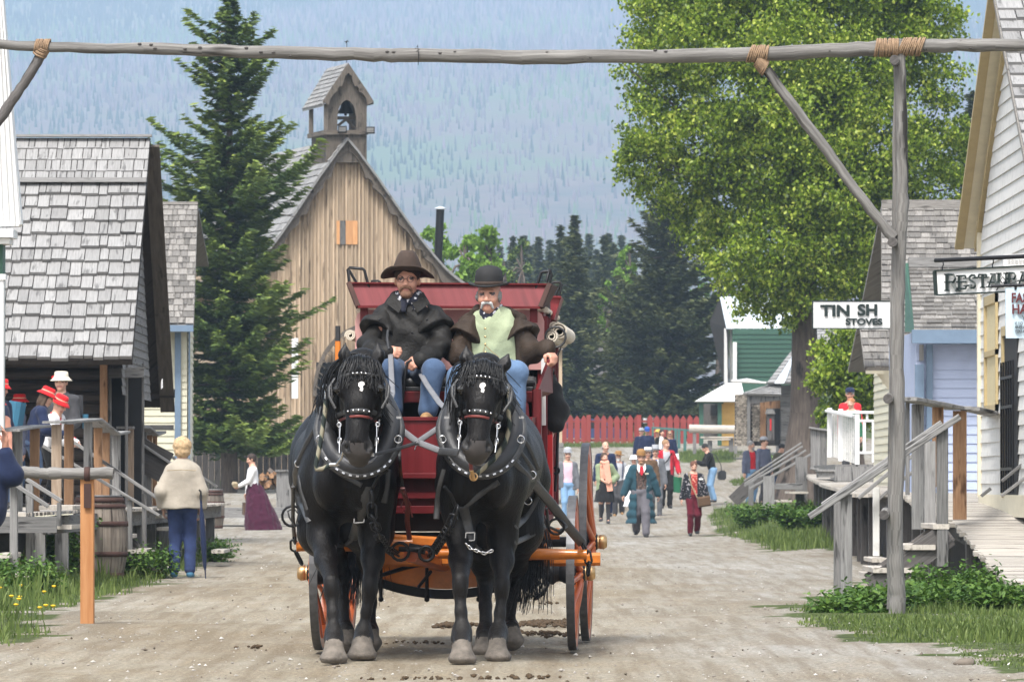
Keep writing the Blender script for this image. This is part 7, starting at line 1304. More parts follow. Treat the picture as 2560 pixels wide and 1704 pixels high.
def hat(g, q, Rm, sc, kind, mat, band=None, local=False):
    rot = Matrix(Rm.tolist()); b = MB(); c = q(0, -.008, .062)
    if kind == 'bowler': prof = [(.088, .0), (.090, .02), (.090, .06), (.082, .098), (.055, .122), (.02, .130), (.001, .131)]; br = [(.088, .0), (.105, -.004), (.128, .0), (.134, .008), (.130, .011), (.105, .004), (.088, .008)]; wp = lambda p: va(p.x, p.y * 1.12, p.z + (.012 * (abs(p.x) / .13) ** 2 - .010 * (p.y / .13) ** 2 if p.length > .1 and p.z < .02 else 0))
    elif kind == 'cowboy': prof = [(.092, .0), (.090, .03), (.083, .075), (.070, .112), (.050, .130), (.02, .122), (.001, .116)]; br = [(.088, .0), (.115, -.004), (.150, -.006), (.172, .004), (.172, .010), (.150, .0), (.115, .003), (.088, .007)]; wp = lambda p: va(p.x * (1 - 2.6 * max(0, p.z - .03) if p.z > .03 else 1), p.y * 1.12, p.z + (-.03 * max(0, (abs(p.x) - .09) / .07) ** 1.5 - .20 * p.y - .012 if p.z < .02 and math.hypot(p.x, p.y) > .092 else (.018 * (abs(p.x) < .03) * 0)))
    elif kind in ('boater', 'top'): hh = .085 if kind == 'boater' else .115; prof = [(.086, 0), (.088 if kind == 'boater' else .084, hh), (.080, hh + .008), (.001, hh + .008)]; br = [(.086, 0), (.14, 0), (.142, .006), (.086, .007)]; wp = lambda p: va(p.x, p.y * 1.12, p.z)
    elif kind == 'bucket': prof = [(.092, 0), (.090, .02), (.084, .07), (.070, .082), (.001, .085)]; br = [(.090, .005), (.115, -.022), (.138, -.040), (.140, -.036), (.115, -.012), (.090, .014)]; wp = lambda p: va(p.x, p.y * 1.1, p.z)
    elif kind == 'straw': prof = [(.090, 0), (.088, .035), (.080, .075), (.05, .088), (.001, .09)]; br = [(.088, 0), (.13, -.006), (.165, -.016), (.166, -.010), (.13, .0), (.088, .008)]; wp = lambda p: va(p.x, p.y * 1.08, p.z + .02 * math.sin(p.x * 20) * (p.z < .01))
    else: prof = [(.090, -.01), (.092, .02), (.080, .06), (.05, .078), (.001, .084)]; br = None; wp = lambda p: va(p.x, p.y * 1.12, p.z)
    S_ = lambda pr: [(a * sc, z * sc) for a, z in pr]; w2 = lambda p: wp(p / sc) * sc
    b.lathe(c, S_(prof), 26, rot=rot, warp=w2)
    if br: b.lathe(c, S_(br), 30, rot=rot, warp=w2)
    else:
        pk = [q(x, .085 + .065 * math.sqrt(max(0, 1 - (x / .075) ** 2)), .055 - .006 * 0) for x in np.linspace(-.074, .074, 9)]; b.add([q(x, .07, .062) for x in np.linspace(-.074, .074, 9)] + pk, [[i, i + 1, 10 + i, 9 + i] for i in range(8)]); b.add([q(x, .07, .058) for x in np.linspace(-.074, .074, 9)] + [p - Vector((0, 0, .004)) for p in pk], [[i + 1, i, 9 + i, 10 + i] for i in range(8)])
    h = b.build('hat', mat, g, local=local)
    if band: b = MB(); b.lathe(c, S_([(.091, .006), (.0925, .007), (.0925, .027), (.090, .028)]), 26, rot=rot, warp=w2); b.build('hat_band', band, h, local=local)
    return h
def figure(g, J, o, sc, vox, seed, local=True):
    """J: joints; o: outfit"""
    s = SDF(); fd = J['fd']; skin = [M[o.get('skin', 'skin')], M['lips'], M['eyed']]; A = sc
    q, Rm = headsdf(s, J['head'], fd, J.get('up', (0, 0, 1)), A * o.get('hs', 1)); s.chain([q(0, -.02, -.06), J['neck']], [.054 * A, .06 * A], .02)
    w_ = o.get('girth', 1.0); ch, pe = J['chest'], J['pelvis']; shl, shr = J['sh']; mid = lerp(ch, pe, .55)
    s.ell(ch, (.155 * A * w_, .10 * A * w_, .19 * A), .06); s.ell(mid, (.13 * A * w_, .095 * A * w_, .17 * A), .06); s.ell(pe, (.15 * A * w_, .105 * A * w_, .12 * A), .05); s.chain([shl, J['neck'] - Vector((0, 0, .03 * A)), shr], [.055 * A, .06 * A, .055 * A], .04)
    for i in (0, 1):
        sh, el, wr, hd, pn = J['arm'][i]; s.chain([J['sh'][i], el, wr], [.050 * A, .038 * A, .026 * A], .03); hand(s, wr, hd, pn, J['thumb'][i], A * 1.0, J['curl'][i])
        hp, kn, an, td = J['leg'][i]; s.chain([hp, kn, an], [.082 * A, .050 * A, .036 * A], .03); s.chain([an - Vector((0, 0, .02 * A)), an + Vector(td) * .10 * A - Vector((0, 0, .045 * A))], [.034 * A, .026 * A], .02)
    s.mesh('body', vox, skin, g, local=local)
    def torso(s, t_, m=0, w=1.0, sleeves=True, cuff=1.0, k=.05, looser=1.0):
        s.ell(ch, (.158 * A * w_ * w + t_, .115 * A * w_ * w + t_, .20 * A), k, m); s.ell(mid + Vector((0, 0, 0)), (.148 * A * w_ * w + t_, .110 * A * w_ * w + t_, .20 * A), k, m); s.chain([J['sh'][0], J['neck'] - Vector((0, 0, .045 * A)), J['sh'][1]], [.056 * A + t_, .060 * A + t_, .056 * A + t_], .04, m)
        if sleeves:
            for i in (0, 1): _, el, wr, _, _ = J['arm'][i]; s.chain([J['sh'][i], el, lerp(el, wr, cuff)], [.058 * A + t_, (.050 * A + t_) * looser, (.040 * A + t_) * looser], .03, m)
    vf = vox * 1.1; fold = (o.get('fold', .006) * A, o.get('fq', 32) / A, seed, o.get('fz', .35))
    # shirt / inner layer
    s = SDF(); torso(s, .0, sleeves=not o.get('top')); s.ell(pe + Vector((0, 0, .03)), (.155 * A * w_, .11 * A * w_, .10 * A), .05); nk = J['neck']
    s.mesh('shirt', vf, M['c_' + o['shirt']], g, fold=(fold[0] * .6, fold[1], seed), local=local)
    # legs
    if o.get('trousers'):
        s = SDF(); s.ell(pe + Vector((0, 0, -.02 * A)), (.168 * A * w_, .122 * A * w_, .13 * A), .04)
        for i in (0, 1): hp, kn, an, td = J['leg'][i]; s.chain([hp, kn, lerp(kn, an, o.get('tlen', .95))], [.098 * A * o.get('tw', 1), .070 * A * o.get('tw', 1), .060 * A * o.get('tw', 1)], .03)
        s.mesh('trousers', vf, M['c_' + o['trousers']], g, fold=(o.get('tf', .006) * A, 26 / A, seed + 3, 1.0), local=local)
    if o.get('skirt'):
        mt, zh, rw = o['skirt']; s = SDF(); off = Vector(o.get('skirt_off', (0, 0, 0))); b0 = pe + Vector((0, 0, .08 * A)); b1 = Vector((pe.x, pe.y, zh)) + off; n = 6
        s.ell(pe, (.175 * A * w_, .14 * A * w_, .15 * A), .05)
        for i in range(n): t0 = i / n; f = lambda t: lerp(.135 * A, rw, t ** .8); s.cone(lerp(b0, b1, t0), lerp(b0, b1, (i + 1) / n), f(t0), f((i + 1) / n), .02)
        s.box(b1 - Vector((0, 0, .25)), (1, 1, .25 - .0), .004, -1, -1); r = np.random.RandomState(seed); ph = r.uniform(0, 6)
        s.mesh('skirt', vf, M['c_' + mt], g, fold=(.012 * A, 30 / A, seed + 5, .08), local=local)
    # shoes
    for i in (0, 1):
        hp, kn, an, td = J['leg'][i]; td = Vector(td); s = SDF(); s.chain([an + Vector((0, 0, -.01 * A)), an - Vector((0, 0, .04 * A)) - td * .015 * A, an + td * .09 * A - Vector((0, 0, .05 * A)), an + td * .145 * A - Vector((0, 0, .055 * A))], [.043 * A, .042 * A, .036 * A, .026 * A], .02); s.box(an + Vector((0, 0, -.08 * A - .05)), (.4, .4, .05), .003, -1, -1)
        s.mesh('shoe', vf, o.get('shoe', M['shoe']), g, local=local)
    # jacket / coat
    if o.get('top'):
        s = SDF(); th = o.get('thick', .018) * .6; torso(s, th * A, looser=o.get('loose', 1.12)); hem = o.get('hem', None); fz = Vector(J['front'])
        if hem is not None:
            b0 = lerp(ch, pe, .3); n = 5; dirv = (Vector((pe.x, pe.y, hem)) if not o.get('seated') else pe + Vector((0, 0, -.05))) + Vector(o.get('hem_off', (0, 0, 0))); hw_ = o.get('hemw', .20) * A * .88
            Rf = np.array([Vector((0, 0, 1)).cross(fz) * -1, -fz, Vector((0, 0, 1))]).T
            for i in range(n + 1): t_ = i / n; c = lerp(b0, dirv, t_); s.ell(c, (lerp(.17 * A * w_, hw_, t_), lerp(.125 * A * w_, hw_ * o.get('hemd', .68), t_), .10 * A + (dirv - b0).length / n * .4), .04, rot=Rf)
            s.box(Vector((dirv.x, dirv.y, dirv.z - .3)), (.8, .8, .3), .004, -1, -1)
            if o.get('hollow'): s.cone(lerp(pe, dirv, .2), dirv + Vector((0, 0, -.2)), hw_ * .45, hw_ * .9 * .62, .02, -1, -1)
        if o.get('open'):
            gp = o['open'] * A; Rf = np.array([Vector((0, 0, 1)).cross(fz) * -1, -fz, Vector((0, 0, 1))]).T; zt_ = nk.z; zb_ = (o.get('hem') if hem is not None and not o.get('seated') else pe.z - .1) - .2; c = Vector((ch.x, ch.y, (zt_ + zb_) / 2)) + fz * .24 * A
            s.box(c, (gp, .20 * A, (zt_ - zb_) / 2 + .1), .02, -1, -1, rot=Rf)
            s.ell(nk + fz * .05 * A + Vector((0, 0, -.02)), (.062 * A, .07 * A, .10 * A), .02, -1, -1)
        if o.get('cape'):
            for i in (0, 1): sh, el, _, _, _ = J['arm'][i]; e2 = lerp(J['sh'][i], el, .58); s.chain([lerp(nk, J['sh'][i], .4) - Vector((0, 0, .04 * A)), J['sh'][i], e2], [.075 * A, .092 * A, .108 * A], .03); dn = (el - J['sh'][i]).normalized(); s.box(e2 + dn * .16 * A, (.2 * A, .2 * A, .10 * A), .004, -1, -1, rot=np.array([dn.orthogonal(), dn.cross(dn.orthogonal()), dn]).T) if False else None
        if o.get('collar'): s.chain([nk + fz * .06 * A + Vector((-.055 * A, 0, -.04 * A)), nk + Vector((-.075 * A, 0, .01)) , nk - fz * .05 * A + Vector((0, 0, .03 * A)), nk + Vector((.075 * A, 0, .01)), nk + fz * .06 * A + Vector((.055 * A, 0, -.04 * A))], [.022 * A] * 5, .015, 1)
        s.mesh('jacket' if not o.get('hollow') else 'coat', vf, [M['c_' + o['top']], M['c_' + (o['collar'] if isinstance(o.get('collar'), str) else o['top'])]], g, fold=fold, local=local)
    # hair, beard, hat
    if o.get('hair'):
        col, kind = o['hair']; s = SDF(); hs = A * o.get('hs', 1); e = lambda p, r, k=.02, op=1: s.ell(p, [v * hs for v in r], k, 0, op, rot=Rm)
        e(q(0, -.020, .040), (.086, .100, .088)); 
        if kind == 'long': e(q(0, -.05, -.06), (.085, .06, .13)); [s.cone(q(x * .07, -.01, 0), q(x * .085, -.01, -.20), .030 * hs, .025 * hs, .02) for x in (-1, 1)]
        if kind == 'bob': e(q(0, -.04, -.02), (.088, .078, .10))
        if kind == 'fluffy': e(q(0, -.03, .03), (.118, .118, .115)); e(q(0, -.05, -.05), (.10, .085, .08))
        if kind == 'bun': e(q(0, -.09, .03), (.04, .04, .04)); e(q(0, -.03, -.01), (.082, .08, .08))
        if kind == 'sides': s = SDF(); [e(q(x * .068, -.01, -.005), (.018, .050, .038), .02) for x in (-1, 1)]; e(q(0, -.075, -.02), (.07, .04, .06))
        if kind not in ('sides',): e(q(0, .085, -.035), (.066, .085, .088), .012, -1)
        s.mesh('hair', vox * (.8 if kind != 'sides' else .7), M['h_' + col], g, fold=(.004 * hs, 70 / hs, seed + 9, .6), local=local)
    if o.get('beard'):
        col, big = o['beard']; s = SDF(); hs = A * o.get('hs', 1)
        if big != 'stache': s.ell(q(0, .045, -.085), ((.052 if big == 'full' else .045) * hs, .047 * hs, .036 * hs), .02, rot=Rm); s.ell(q(0, .07, -.098 - .02 * (big == 'full')), (.034 * hs, .03 * hs, (.036 if big == 'full' else .022) * hs), .02, rot=Rm)
        for x in (-1, 1): s.chain([q(0, .096, -.046), q(x * .026, .086, -.052), q(x * .038, .072, -.082 if big == 'stache' else -.07)], [.010 * hs, .011 * hs, .008 * hs], .004)
        if big != 'stache': s.ell(q(0, .09, -.060), (.020 * hs, .02 * hs, .006 * hs), .004, -1, -1, rot=Rm)
        s.mesh('beard' if big != 'stache' else 'moustache', vox * .6, M['h_' + col], g, local=local)
    if o.get('hat'): k_ = o['hat']; hat(g, q, Rm, A * o.get('hs', 1) * 1.03, k_[0], M[k_[1]], M[k_[2]] if len(k_) > 2 else None, local)
    return q, Rm
def person(label, px, py, ppm, h, face, o, lean=(0, 0), hands=None, feet=None, walk=0, look=None, group=None, seed=None, c='S', vox=None, elb=None, headoff=(0, 0, 0), z=None):
    """face: degrees; 0 looks at the camera, positive turns towards picture right"""
    sl = o.get('slope', 0); d = 13090 / ppm; loc = P(px, py, d, c); 
    if z is not None: loc.z = z
    seed = seed or int(px * 7 + py) % 997; g = thing('person', label, 'person', loc, group, rz=R(face)); A = h / 1.75; lx, ly = lean
    pe = va(lx * .2, ly * .2, .95 * A); chs = va(lx * .7, ly * .7, 1.28 * A - abs(ly) * .1); nk = va(lx, ly, 1.475 * A - abs(ly) * .18); hdc = va(lx * 1.1, ly * 1.25 - .02, 1.625 * A - abs(ly) * .25) + Vector(headoff)
    J = dict(pelvis=pe, chest=chs, neck=nk, head=hdc, front=(0, -1, 0)); la = R(look[0]) if look else 0; J['fd'] = va(math.sin(la), -math.cos(la), (look[1] if look else 0)); sh = [va(lx - (.158 - sl * .3) * A, ly * .9, (1.395 - sl) * A - abs(ly) * .15), va(lx + (.158 - sl * .3) * A, ly * .9, (1.395 - sl) * A - abs(ly) * .15)]; J['sh'] = sh
    hands = hands or [(-.25, -.04, .82), (.25, -.04, .82)]; feet = feet or [(-.10, .0, 0), (.10, .0, 0)]
    if walk: feet = [(-.09, -.22 * walk, 0), (.09, .26 * walk, .05)] if walk > 0 else [(-.09, .26 * -walk, .05), (.09, -.22 * -walk, 0)]
    J['arm'] = []; J['thumb'] = []; J['curl'] = o.get('curl', [.45, .45])
    for i in (0, 1):
        t_ = va(*hands[i]) * A; pole = (elb[i] if elb else ((-.6 if i == 0 else .6), .8, -.3)); el, wr = ik(sh[i], t_, .285 * A, .255 * A, pole); hd = (wr - el).normalized(); J['arm'].append((sh[i], el, wr, hd, va(.9 if i == 0 else -.9, .2, .1))); J['thumb'].append(va(0, -1, .2))
    J['leg'] = []
    for i in (0, 1):
        f = va(*feet[i]) * A; an = f + va(0, 0, .085 * A); hp = pe + va((-.085 if i == 0 else .085) * A, 0, -.03 * A); kn, an = ik(hp, an, .43 * A, .43 * A, (0, -1, .1)); J['leg'].append((hp, kn, an, va(-.12 if i == 0 else .12, -1, 0).normalized()))
    q, Rm = figure(g, J, o, A, vox or max(.010, 1.0 / ppm), seed); return g, J, q
def extra(g, name, mat, fn, local=True): b = MB(); fn(b); return b.build(name, mat, g, local=local)
# ---- the two drivers (points measured in the picture, set at seat depth) ----
B_ = lambda x, y, yo=0.0: KP((700 + x * .3826) / 1.08662, (600 + y * .3826) / 1.08662, yo)
g = thing('person', 'driver in a dark caped oilskin coat, brown hat and glasses, holding the reins', 'person', B_(830, 900, .2)); A = 1.0
hd = B_(832, 262, .14); J = dict(head=hd, neck=B_(838, 370, .2), chest=B_(830, 560, .2), pelvis=B_(825, 830, .2), fd=va(-.10, -1, -.02), up=(0, 0, 1), front=(0, -1, 0), sh=[B_(692, 520, .2), B_(985, 520, .2)], curl=[1.25, 1.25], thumb=[va(.3, -.3, 1), va(-.2, -.4, 1)])
wl, wr_ = B_(680, 740, -.22), B_(930, 780, -.24); J['arm'] = [(J['sh'][0], B_(575, 690, .08), wl, va(.85, -.45, .10), va(.3, .9, -.3)), (J['sh'][1], B_(1065, 690, .08), wr_, va(-.80, -.4, -.35), va(-.3, .9, -.4))]
J['leg'] = [(B_(760, 860, .15), B_(720, 850, -.30), B_(740, 1110, -.30), va(0, -1, 0)), (B_(910, 860, .15), B_(1000, 845, -.30), B_(965, 1125, -.36), va(-.1, -1, .1))]
o = dict(shirt='band', top='oilskin', collar='oilskin', thick=.026, loose=1.06, trousers='denimd', skin='skinr', hair=('dbrown', 'short'), beard=('stub', 'short'), hat=('cowboy', 'felt'), girth=1.12, fold=.017, seated=1, hem=1, hemw=.25, hs=1.0, tw=1.02, shoe=M['khakishoe'] if 'khakishoe' in M else M['shoeb'])
M['c_denimd'] = m_cloth('blue_jeans', (.045, .075, .135), var=.7); q, Rm = figure(g, J, o, A, .0075, 5, local=False)
def cape(b_side, g, mat, sh, el, nk, flare=1.0, seed=1):
    s = SDF(); s.chain([lerp(nk, sh, .25) + Vector((0, 0, -.02)), sh + Vector((0, 0, -.01)), lerp(sh, el, .35)], [.068, .084, .108 * flare], .03); s.ell(lerp(nk, sh, .9) + Vector((0, -.01, -.12)), (.095, .12, .12), .05); s.cone(sh, lerp(sh, el, .62), .092, .132 * flare, .03)
    dn = (el - sh).normalized(); Rm_ = np.array([dn.orthogonal(), dn.cross(dn.orthogonal()), dn]).T; s.box(lerp(sh, el, .50) + dn * .25, (.3, .3, .25), .004, -1, -1, rot=Rm_); s.cone(sh + dn * .05, lerp(sh, el, .9), .05, .112 * flare, .01, -1, -1); s.mesh('cape', .0085, mat, g, fold=(.014, 38, seed, .3))
for i in (0, 1): cape(i, g, M['c_oilskin'], J['sh'][i], J['arm'][i][1], J['neck'], 1.05, 3 + i)
b = MB(); 
for x in (-1, 1):
    ringm(b, q(x * .032, .104, .006), .021, .0016, (0, 1, 0), n=18); b.tube([q(x * .053, .10, .01), q(x * .076, .02, .012)], .0015, 4)
b.tube([q(-.011, .106, .008), q(.011, .106, .008)], .0015, 4); b.build('glasses', M['iron'], g)
s = SDF(); nk = J['neck']; s.chain([nk + va(-.06, -.02, .02), nk + va(-.035, -.085, -.015), nk + va(.03, -.09, -.02), nk + va(.065, -.02, .02)], [.03, .036, .036, .03], .02); s.chain([nk + va(-.02, -.10, -.03), nk + va(-.03, -.12, -.09)], [.03, .02], .01); s.chain([nk + va(.03, -.10, -.03), nk + va(.05, -.115, -.085)], [.028, .015], .01); s.mesh('bandana', .006, M['c_band'], g, fold=(.006, 70, 4))
b = MB()
for sgn in (-1, 1): a = nk + va(sgn * .02, -.115, -.03); b.prism([a, nk + va(sgn * .10, -.07, .03), nk + va(sgn * .145, -.09, -.045), nk + va(sgn * .06, -.135, -.11)][::1], (0, -.012, 0))
b.build('coat_collar', M['c_oilskin'], g)
b = MB(); 
for x, y in ((868, 455), (862, 605), (650, 520), (960, 520)): b.ell(B_(x, y, -.03), .009, seg=6)
b.build('button', M['iron'], g); b = MB(); b.beam(B_(868, 440, .0), B_(862, 780, -.0), .008, .10, up=(1, 0, 0)); 
b = MB(); b.tube([B_(862, 780, -.28), B_(830, 800, -.28), B_(815, 900, -.26), B_(800, 1050, -.25), B_(792, 1150, -.24)], .010, 6); b.tube([B_(712, 715, -.28), B_(700, 640, -.20), B_(705, 590, -.15)], .010, 6); b.build('whip_lash', M['leather'], g)
g = thing('person', 'older driver with white moustache in a black bowler, brown coat and mint green waistcoat', 'person', B_(1390, 900, .2)); hd = B_(1365, 360, .14)
J = dict(head=hd, neck=B_(1372, 455, .2), chest=B_(1395, 620, .2), pelvis=B_(1400, 850, .2), fd=va(-.16, -1, -.05), front=(0, -1, 0), sh=[B_(1242, 572, .2), B_(1535, 565, .22)], curl=[.8, 1.1], thumb=[va(.3, -.3, 1), va(-.5, -.6, .6)])
J['arm'] = [(J['sh'][0], B_(1150, 740, .08), B_(1250, 800, -.16), va(.8, -.4, -.3), va(.2, .9, -.4)), (J['sh'][1], B_(1640, 720, .12), B_(1745, 715, -.02), va(.45, -.45, -.55), va(-.3, .3, -.8))]
J['leg'] = [(B_(1320, 870, .15), B_(1165, 890, -.30), B_(1130, 1150, -.32), va(0, -1, 0)), (B_(1470, 870, .15), B_(1545, 870, -.30), B_(1545, 1150, -.32), va(0, -1, 0))]
M['c_jr'] = m_cloth('light_blue_jeans', (.085, .14, .235), var=.8)
o = dict(shirt='mint', top='brownskin', thick=.022, loose=1.06, open=.135, collar='brownskin', trousers='jr', skin='skinr', hair=('gray', 'sides'), beard=('white', 'stache'), hat=('bowler', 'bfelt', 'felt'), girth=1.28, fold=.016, seated=1, hem=1, hemw=.26, hs=1.0, tw=1.05)
q, Rm = figure(g, J, o, A, .0075, 15, local=False)
for i in (0, 1): cape(i, g, M['c_brownskin'], J['sh'][i], J['arm'][i][1], J['neck'], .98, 13 + i)
nk = J['neck']; s = SDF(); s.chain([nk + va(-.06, -.02, .01), nk + va(-.03, -.085, -.02), nk + va(.03, -.085, -.02), nk + va(.065, -.02, .01)], [.026, .032, .032, .026], .02); s.ell(nk + va(0, -.10, -.07), (.045, .03, .06), .02); s.mesh('scarf', .007, M['c_band'], g, fold=(.005, 60, 4))
b = MB(); 
for (x, y) in ((1342, 580), (1342, 633), (1342, 682), (1343, 735), (1346, 775)): b.ell(B_(x, y, -.02) + va(0, -.075 - .02 * (y > 650), 0), .008, seg=8)
b.build('button', M['gold'], g); b = MB()
for sgn, pts in ((-1, [(1290, 480), (1275, 520), (1300, 545), (1345, 560), (1318, 500)]), (1, [(1432, 445), (1450, 490), (1410, 530), (1350, 560), (1385, 500)])): b.prism([B_(x, y, -.02) + va(0, -.055, 0) for x, y in pts], (0, -.012, 0))
b.build('waistcoat_collar', M['c_mint'], g)
b = MB(); b.tube([B_(x, y, -.02) + va(0, -.09, 0) for x, y in ((1345, 690), (1385, 730), (1430, 765), (1430, 780))], .0022, 4); b.tube([B_(x, y, -.02) + va(0, -.09, 0) for x, y in ((1343, 690), (1325, 740), (1290, 765))], .0022, 4); b.build('watch_chain', M['gold'], g)
# black-coated passenger leaning out of the coach side
g = thing('person', 'passenger in a black coat leaning out on the right side of the coach', 'person', B_(1770, 1240, .9)); s = SDF(); X_ = lambda x, y, yo: B_(x, y, yo)
s.chain([X_(1700, 960, 1.1), X_(1745, 1010, 1.0), X_(1800, 1120, .95), X_(1790, 1190, .9)], [.13, .095, .08, .07], .06); s.ell(X_(1770, 1130, 1.05), (.09, .12, .12), .06); s.ell(X_(1710, 1120, 1.15), (.12, .15, .17), .06); s.mesh('coat', .011, M['c_black'], g, fold=(.008, 30, 3))
s = SDF(); s.ell(X_(1660, 940, 1.3), (.08, .09, .11), .02); s.chain([X_(1665, 980, 1.3), X_(1680, 1040, 1.3)], [.06, .12], .04); s.ell(X_(1690, 1150, 1.2), (.12, .12, .25), .05); s.mesh('body', .014, M['skin'], g)
W_ = dict
def lab(*a, **k): return person(*a, **k)
# ---- walkers on the street, right of the coach ----
g, J, q = person('stout man striding in a long teal coat, brown bowler and red tie', 1475, 1236, 109, 1.80, 2, W_(shirt='vest', top='teal', thick=.03, loose=1.3, open=.10, hem=.30, hemw=.37, hollow=1, cape=1, collar='brown', trousers='graytr', tw=1.35, girth=1.18, hair=('sandy', 'short'), beard=('sandy', 'short'), hat=('bowler', 'c_khakib'), fold=.007, fq=18), walk=-.9, hands=[(-.38, -.05, .84), (.36, .05, .86)])
A = 1.8 / 1.75; extra(g, 'tie', M['c_red'], lambda b: b.prism([va(-.03, -.175, 1.50), va(.03, -.175, 1.50), va(.045, -.20, 1.38), va(0, -.205, 1.30), va(-.045, -.20, 1.38)], (0, -.012, 0)))
extra(g, 'shirt_collar', M['whitep'], lambda b: [b.prism([va(sx * .01, -.16, 1.46), va(sx * .085, -.13, 1.57), va(sx * .095, -.15, 1.45), va(sx * .05, -.18, 1.36)], (0, -.012, 0)) for sx in (-1, 1)])
extra(g, 'name_tag', M['cream'], lambda b: b.bx(.07, .15, -.215, -.205, 1.335, 1.36)); extra(g, 'watch_chain', M['steel'], lambda b: b.tube([va(.02, -.20, 1.18), va(.04, -.205, 1.06), va(.09, -.20, 1.02), va(.13, -.19, 1.10)], .006, 5))
g, J, q = person('woman in a dark floral jacket and maroon trousers with a brown bag', 1596, 1233, 108, 1.60, 6, W_(shirt='redfl', top='floral', thick=.02, open=.07, hem=.78, hemw=.235, trousers='maroon', tw=1.15, hair=('auburn', 'short'), girth=1.12), walk=.35, look=(0, -.35), hands=[(-.30, -.04, .82), (.34, -.02, .86)])
extra(g, 'shoulder_bag', M['c_brown'], lambda b: b.beam(va(.06, -.22, .72), va(.32, -.20, .76), .10, .22, ch=.03)); extra(g, 'bag_strap', M['c_khaki'], lambda b: b.tube([va(-.13, -.14, 1.36), va(-.08, -.19, 1.1), va(.05, -.20, .82)], .014, 5)); extra(g, 'name_tag', M['whitep'], lambda b: b.bx(.09, .18, -.17, -.16, 1.20, 1.235))
g, J, q = person('man in a gray bowler, gray jacket and pink shirt beside the coach', 1306, 1205, 98, 1.74, 4, W_(shirt='pinksh', top='gray', thick=.022, open=.105, hem=.80, hemw=.22, trousers='jeansl', hair=('gray', 'sides'), hat=('bowler', 'c_lgray'), girth=1.1), walk=.5)
g, J, q = person('woman in an open sage cardigan with a pink scarf and knee length black skirt', 1391, 1204, 101, 1.62, -2, W_(shirt='pink', top='sage', thick=.024, open=.10, hem=.72, hemw=.25, skirt=('black', .50, .235), hair=('brown', 'bob'), shoe=M['c_dgray'], loose=1.3), walk=-.2, hands=[(.02, -.20, 1.02), (.20, -.16, 1.05)], look=(20, 0))
extra(g, 'scarf', M['c_pink'], lambda b: (b.beam(va(.03, -.17, 1.40), va(.13, -.20, .74), .15, .035, up=(0, 1, 0), w1=.13, ch=.01), b.tube([va(-.08, -.12, 1.40), va(0, -.17, 1.37), va(.09, -.12, 1.41)], .04, 8))); extra(g, 'stockings', M['c_dgray'], lambda b: [b.tube([J['leg'][i][1], J['leg'][i][2]], [.056, .040], 8) for i in (0, 1)])
person('bald man in a navy jacket behind the woman in the sage cardigan', 1393, 1188, 96, 1.80, 8, W_(shirt='maroon', top='navy', thick=.025, open=.03, trousers='navy', hem=.8, hemw=.22, hair=('gray', 'sides')), look=(10, 0))
g, J, q = person('white bearded man in a tan straw hat and gray shirt with braces', 1423, 1188, 88, 1.70, -6, W_(shirt='lgray', trousers='dgray', tw=1.25, hair=('white', 'sides'), beard=('white', 'full'), hat=('straw', 'c_khakib' if 'c_khakib' in M else 'c_khaki'), girth=1.15, shoe=M['shoeb']), walk=.3)
extra(g, 'braces', M['c_navy'], lambda b: [b.tube([va(sx * .12, -.02, 1.46), va(sx * .13, -.135, 1.30), va(sx * .11, -.15, 1.0)], .016, 5, flat=.4) for sx in (-1, 1)])
g, J, q = person('man in an open red jacket and gray shirt, looking aside', 1532, 1169, 88, 1.80, 12, W_(shirt='lgray', top='red', thick=.026, open=.09, hem=.86, hemw=.23, trousers='black', tw=1.15, hair=('sandy', 'short'), girth=1.12), look=(35, 0), hands=[(-.26, -.05, .84), (.32, -.10, .92)])
extra(g, 'green_bag', M['c_greent'], lambda b: b.beam(va(.25, -.04, .42), va(.30, -.04, .82), .26, .10, ch=.04)); extra(g, 'shoulder_strap', M['c_black'], lambda b: b.tube([va(.14, -.10, 1.45), va(0, -.17, 1.25), va(-.14, -.14, 1.1)], .016, 5))
g, J, q = person('man in a tall gray hat and gray suit, behind the teal coat', 1508, 1192, 93, 1.76, 6, W_(shirt='white', top='gray', thick=.024, open=.06, hem=.75, hemw=.24, trousers='gray', hair=('gray', 'sides'), hat=('top', 'c_lgray', 'c_gray')), look=(-15, 0)); extra(g, 'tie', M['c_blue'], lambda b: b.prism([va(-.025, -.16, 1.46), va(.025, -.16, 1.46), va(.03, -.19, 1.15), va(-.03, -.19, 1.15)], (0, -.01, 0)))
person('man in a white boater with black band, mostly hidden behind the teal coated man', 1491, 1200, 96, 1.76, 0, W_(shirt='white', top='brown', thick=.024, hem=.8, trousers='dgray', hair=('gray', 'sides'), hat=('boater', 'c_white', 'c_black')))
person('person in white with a white sunbonnet, glimpsed left of the teal coated man', 1459, 1192, 93, 1.55, -10, W_(shirt='white', top='white', thick=.03, skirt=('white', .3, .26), hair=('white', 'fluffy'), hat=('bucket', 'c_white')))
person('man in navy with a blue cap and bowed head, far up the street', 1489, 1106, 70, 1.76, 0, W_(shirt='navy', top='navy', thick=.03, hem=.82, hemw=.23, trousers='navy', hat=('cap', 'c_bluecap'), hair=('brown', 'short'), girth=1.1), look=(0, -.4))
person('person in dark navy with a light cap, just behind the blue capped man', 1476, 1102, 68, 1.72, 0, W_(shirt='navy', top='navy', thick=.03, hem=.8, trousers='navy', hat=('cap', 'c_lgray'), hair=('brown', 'short')))
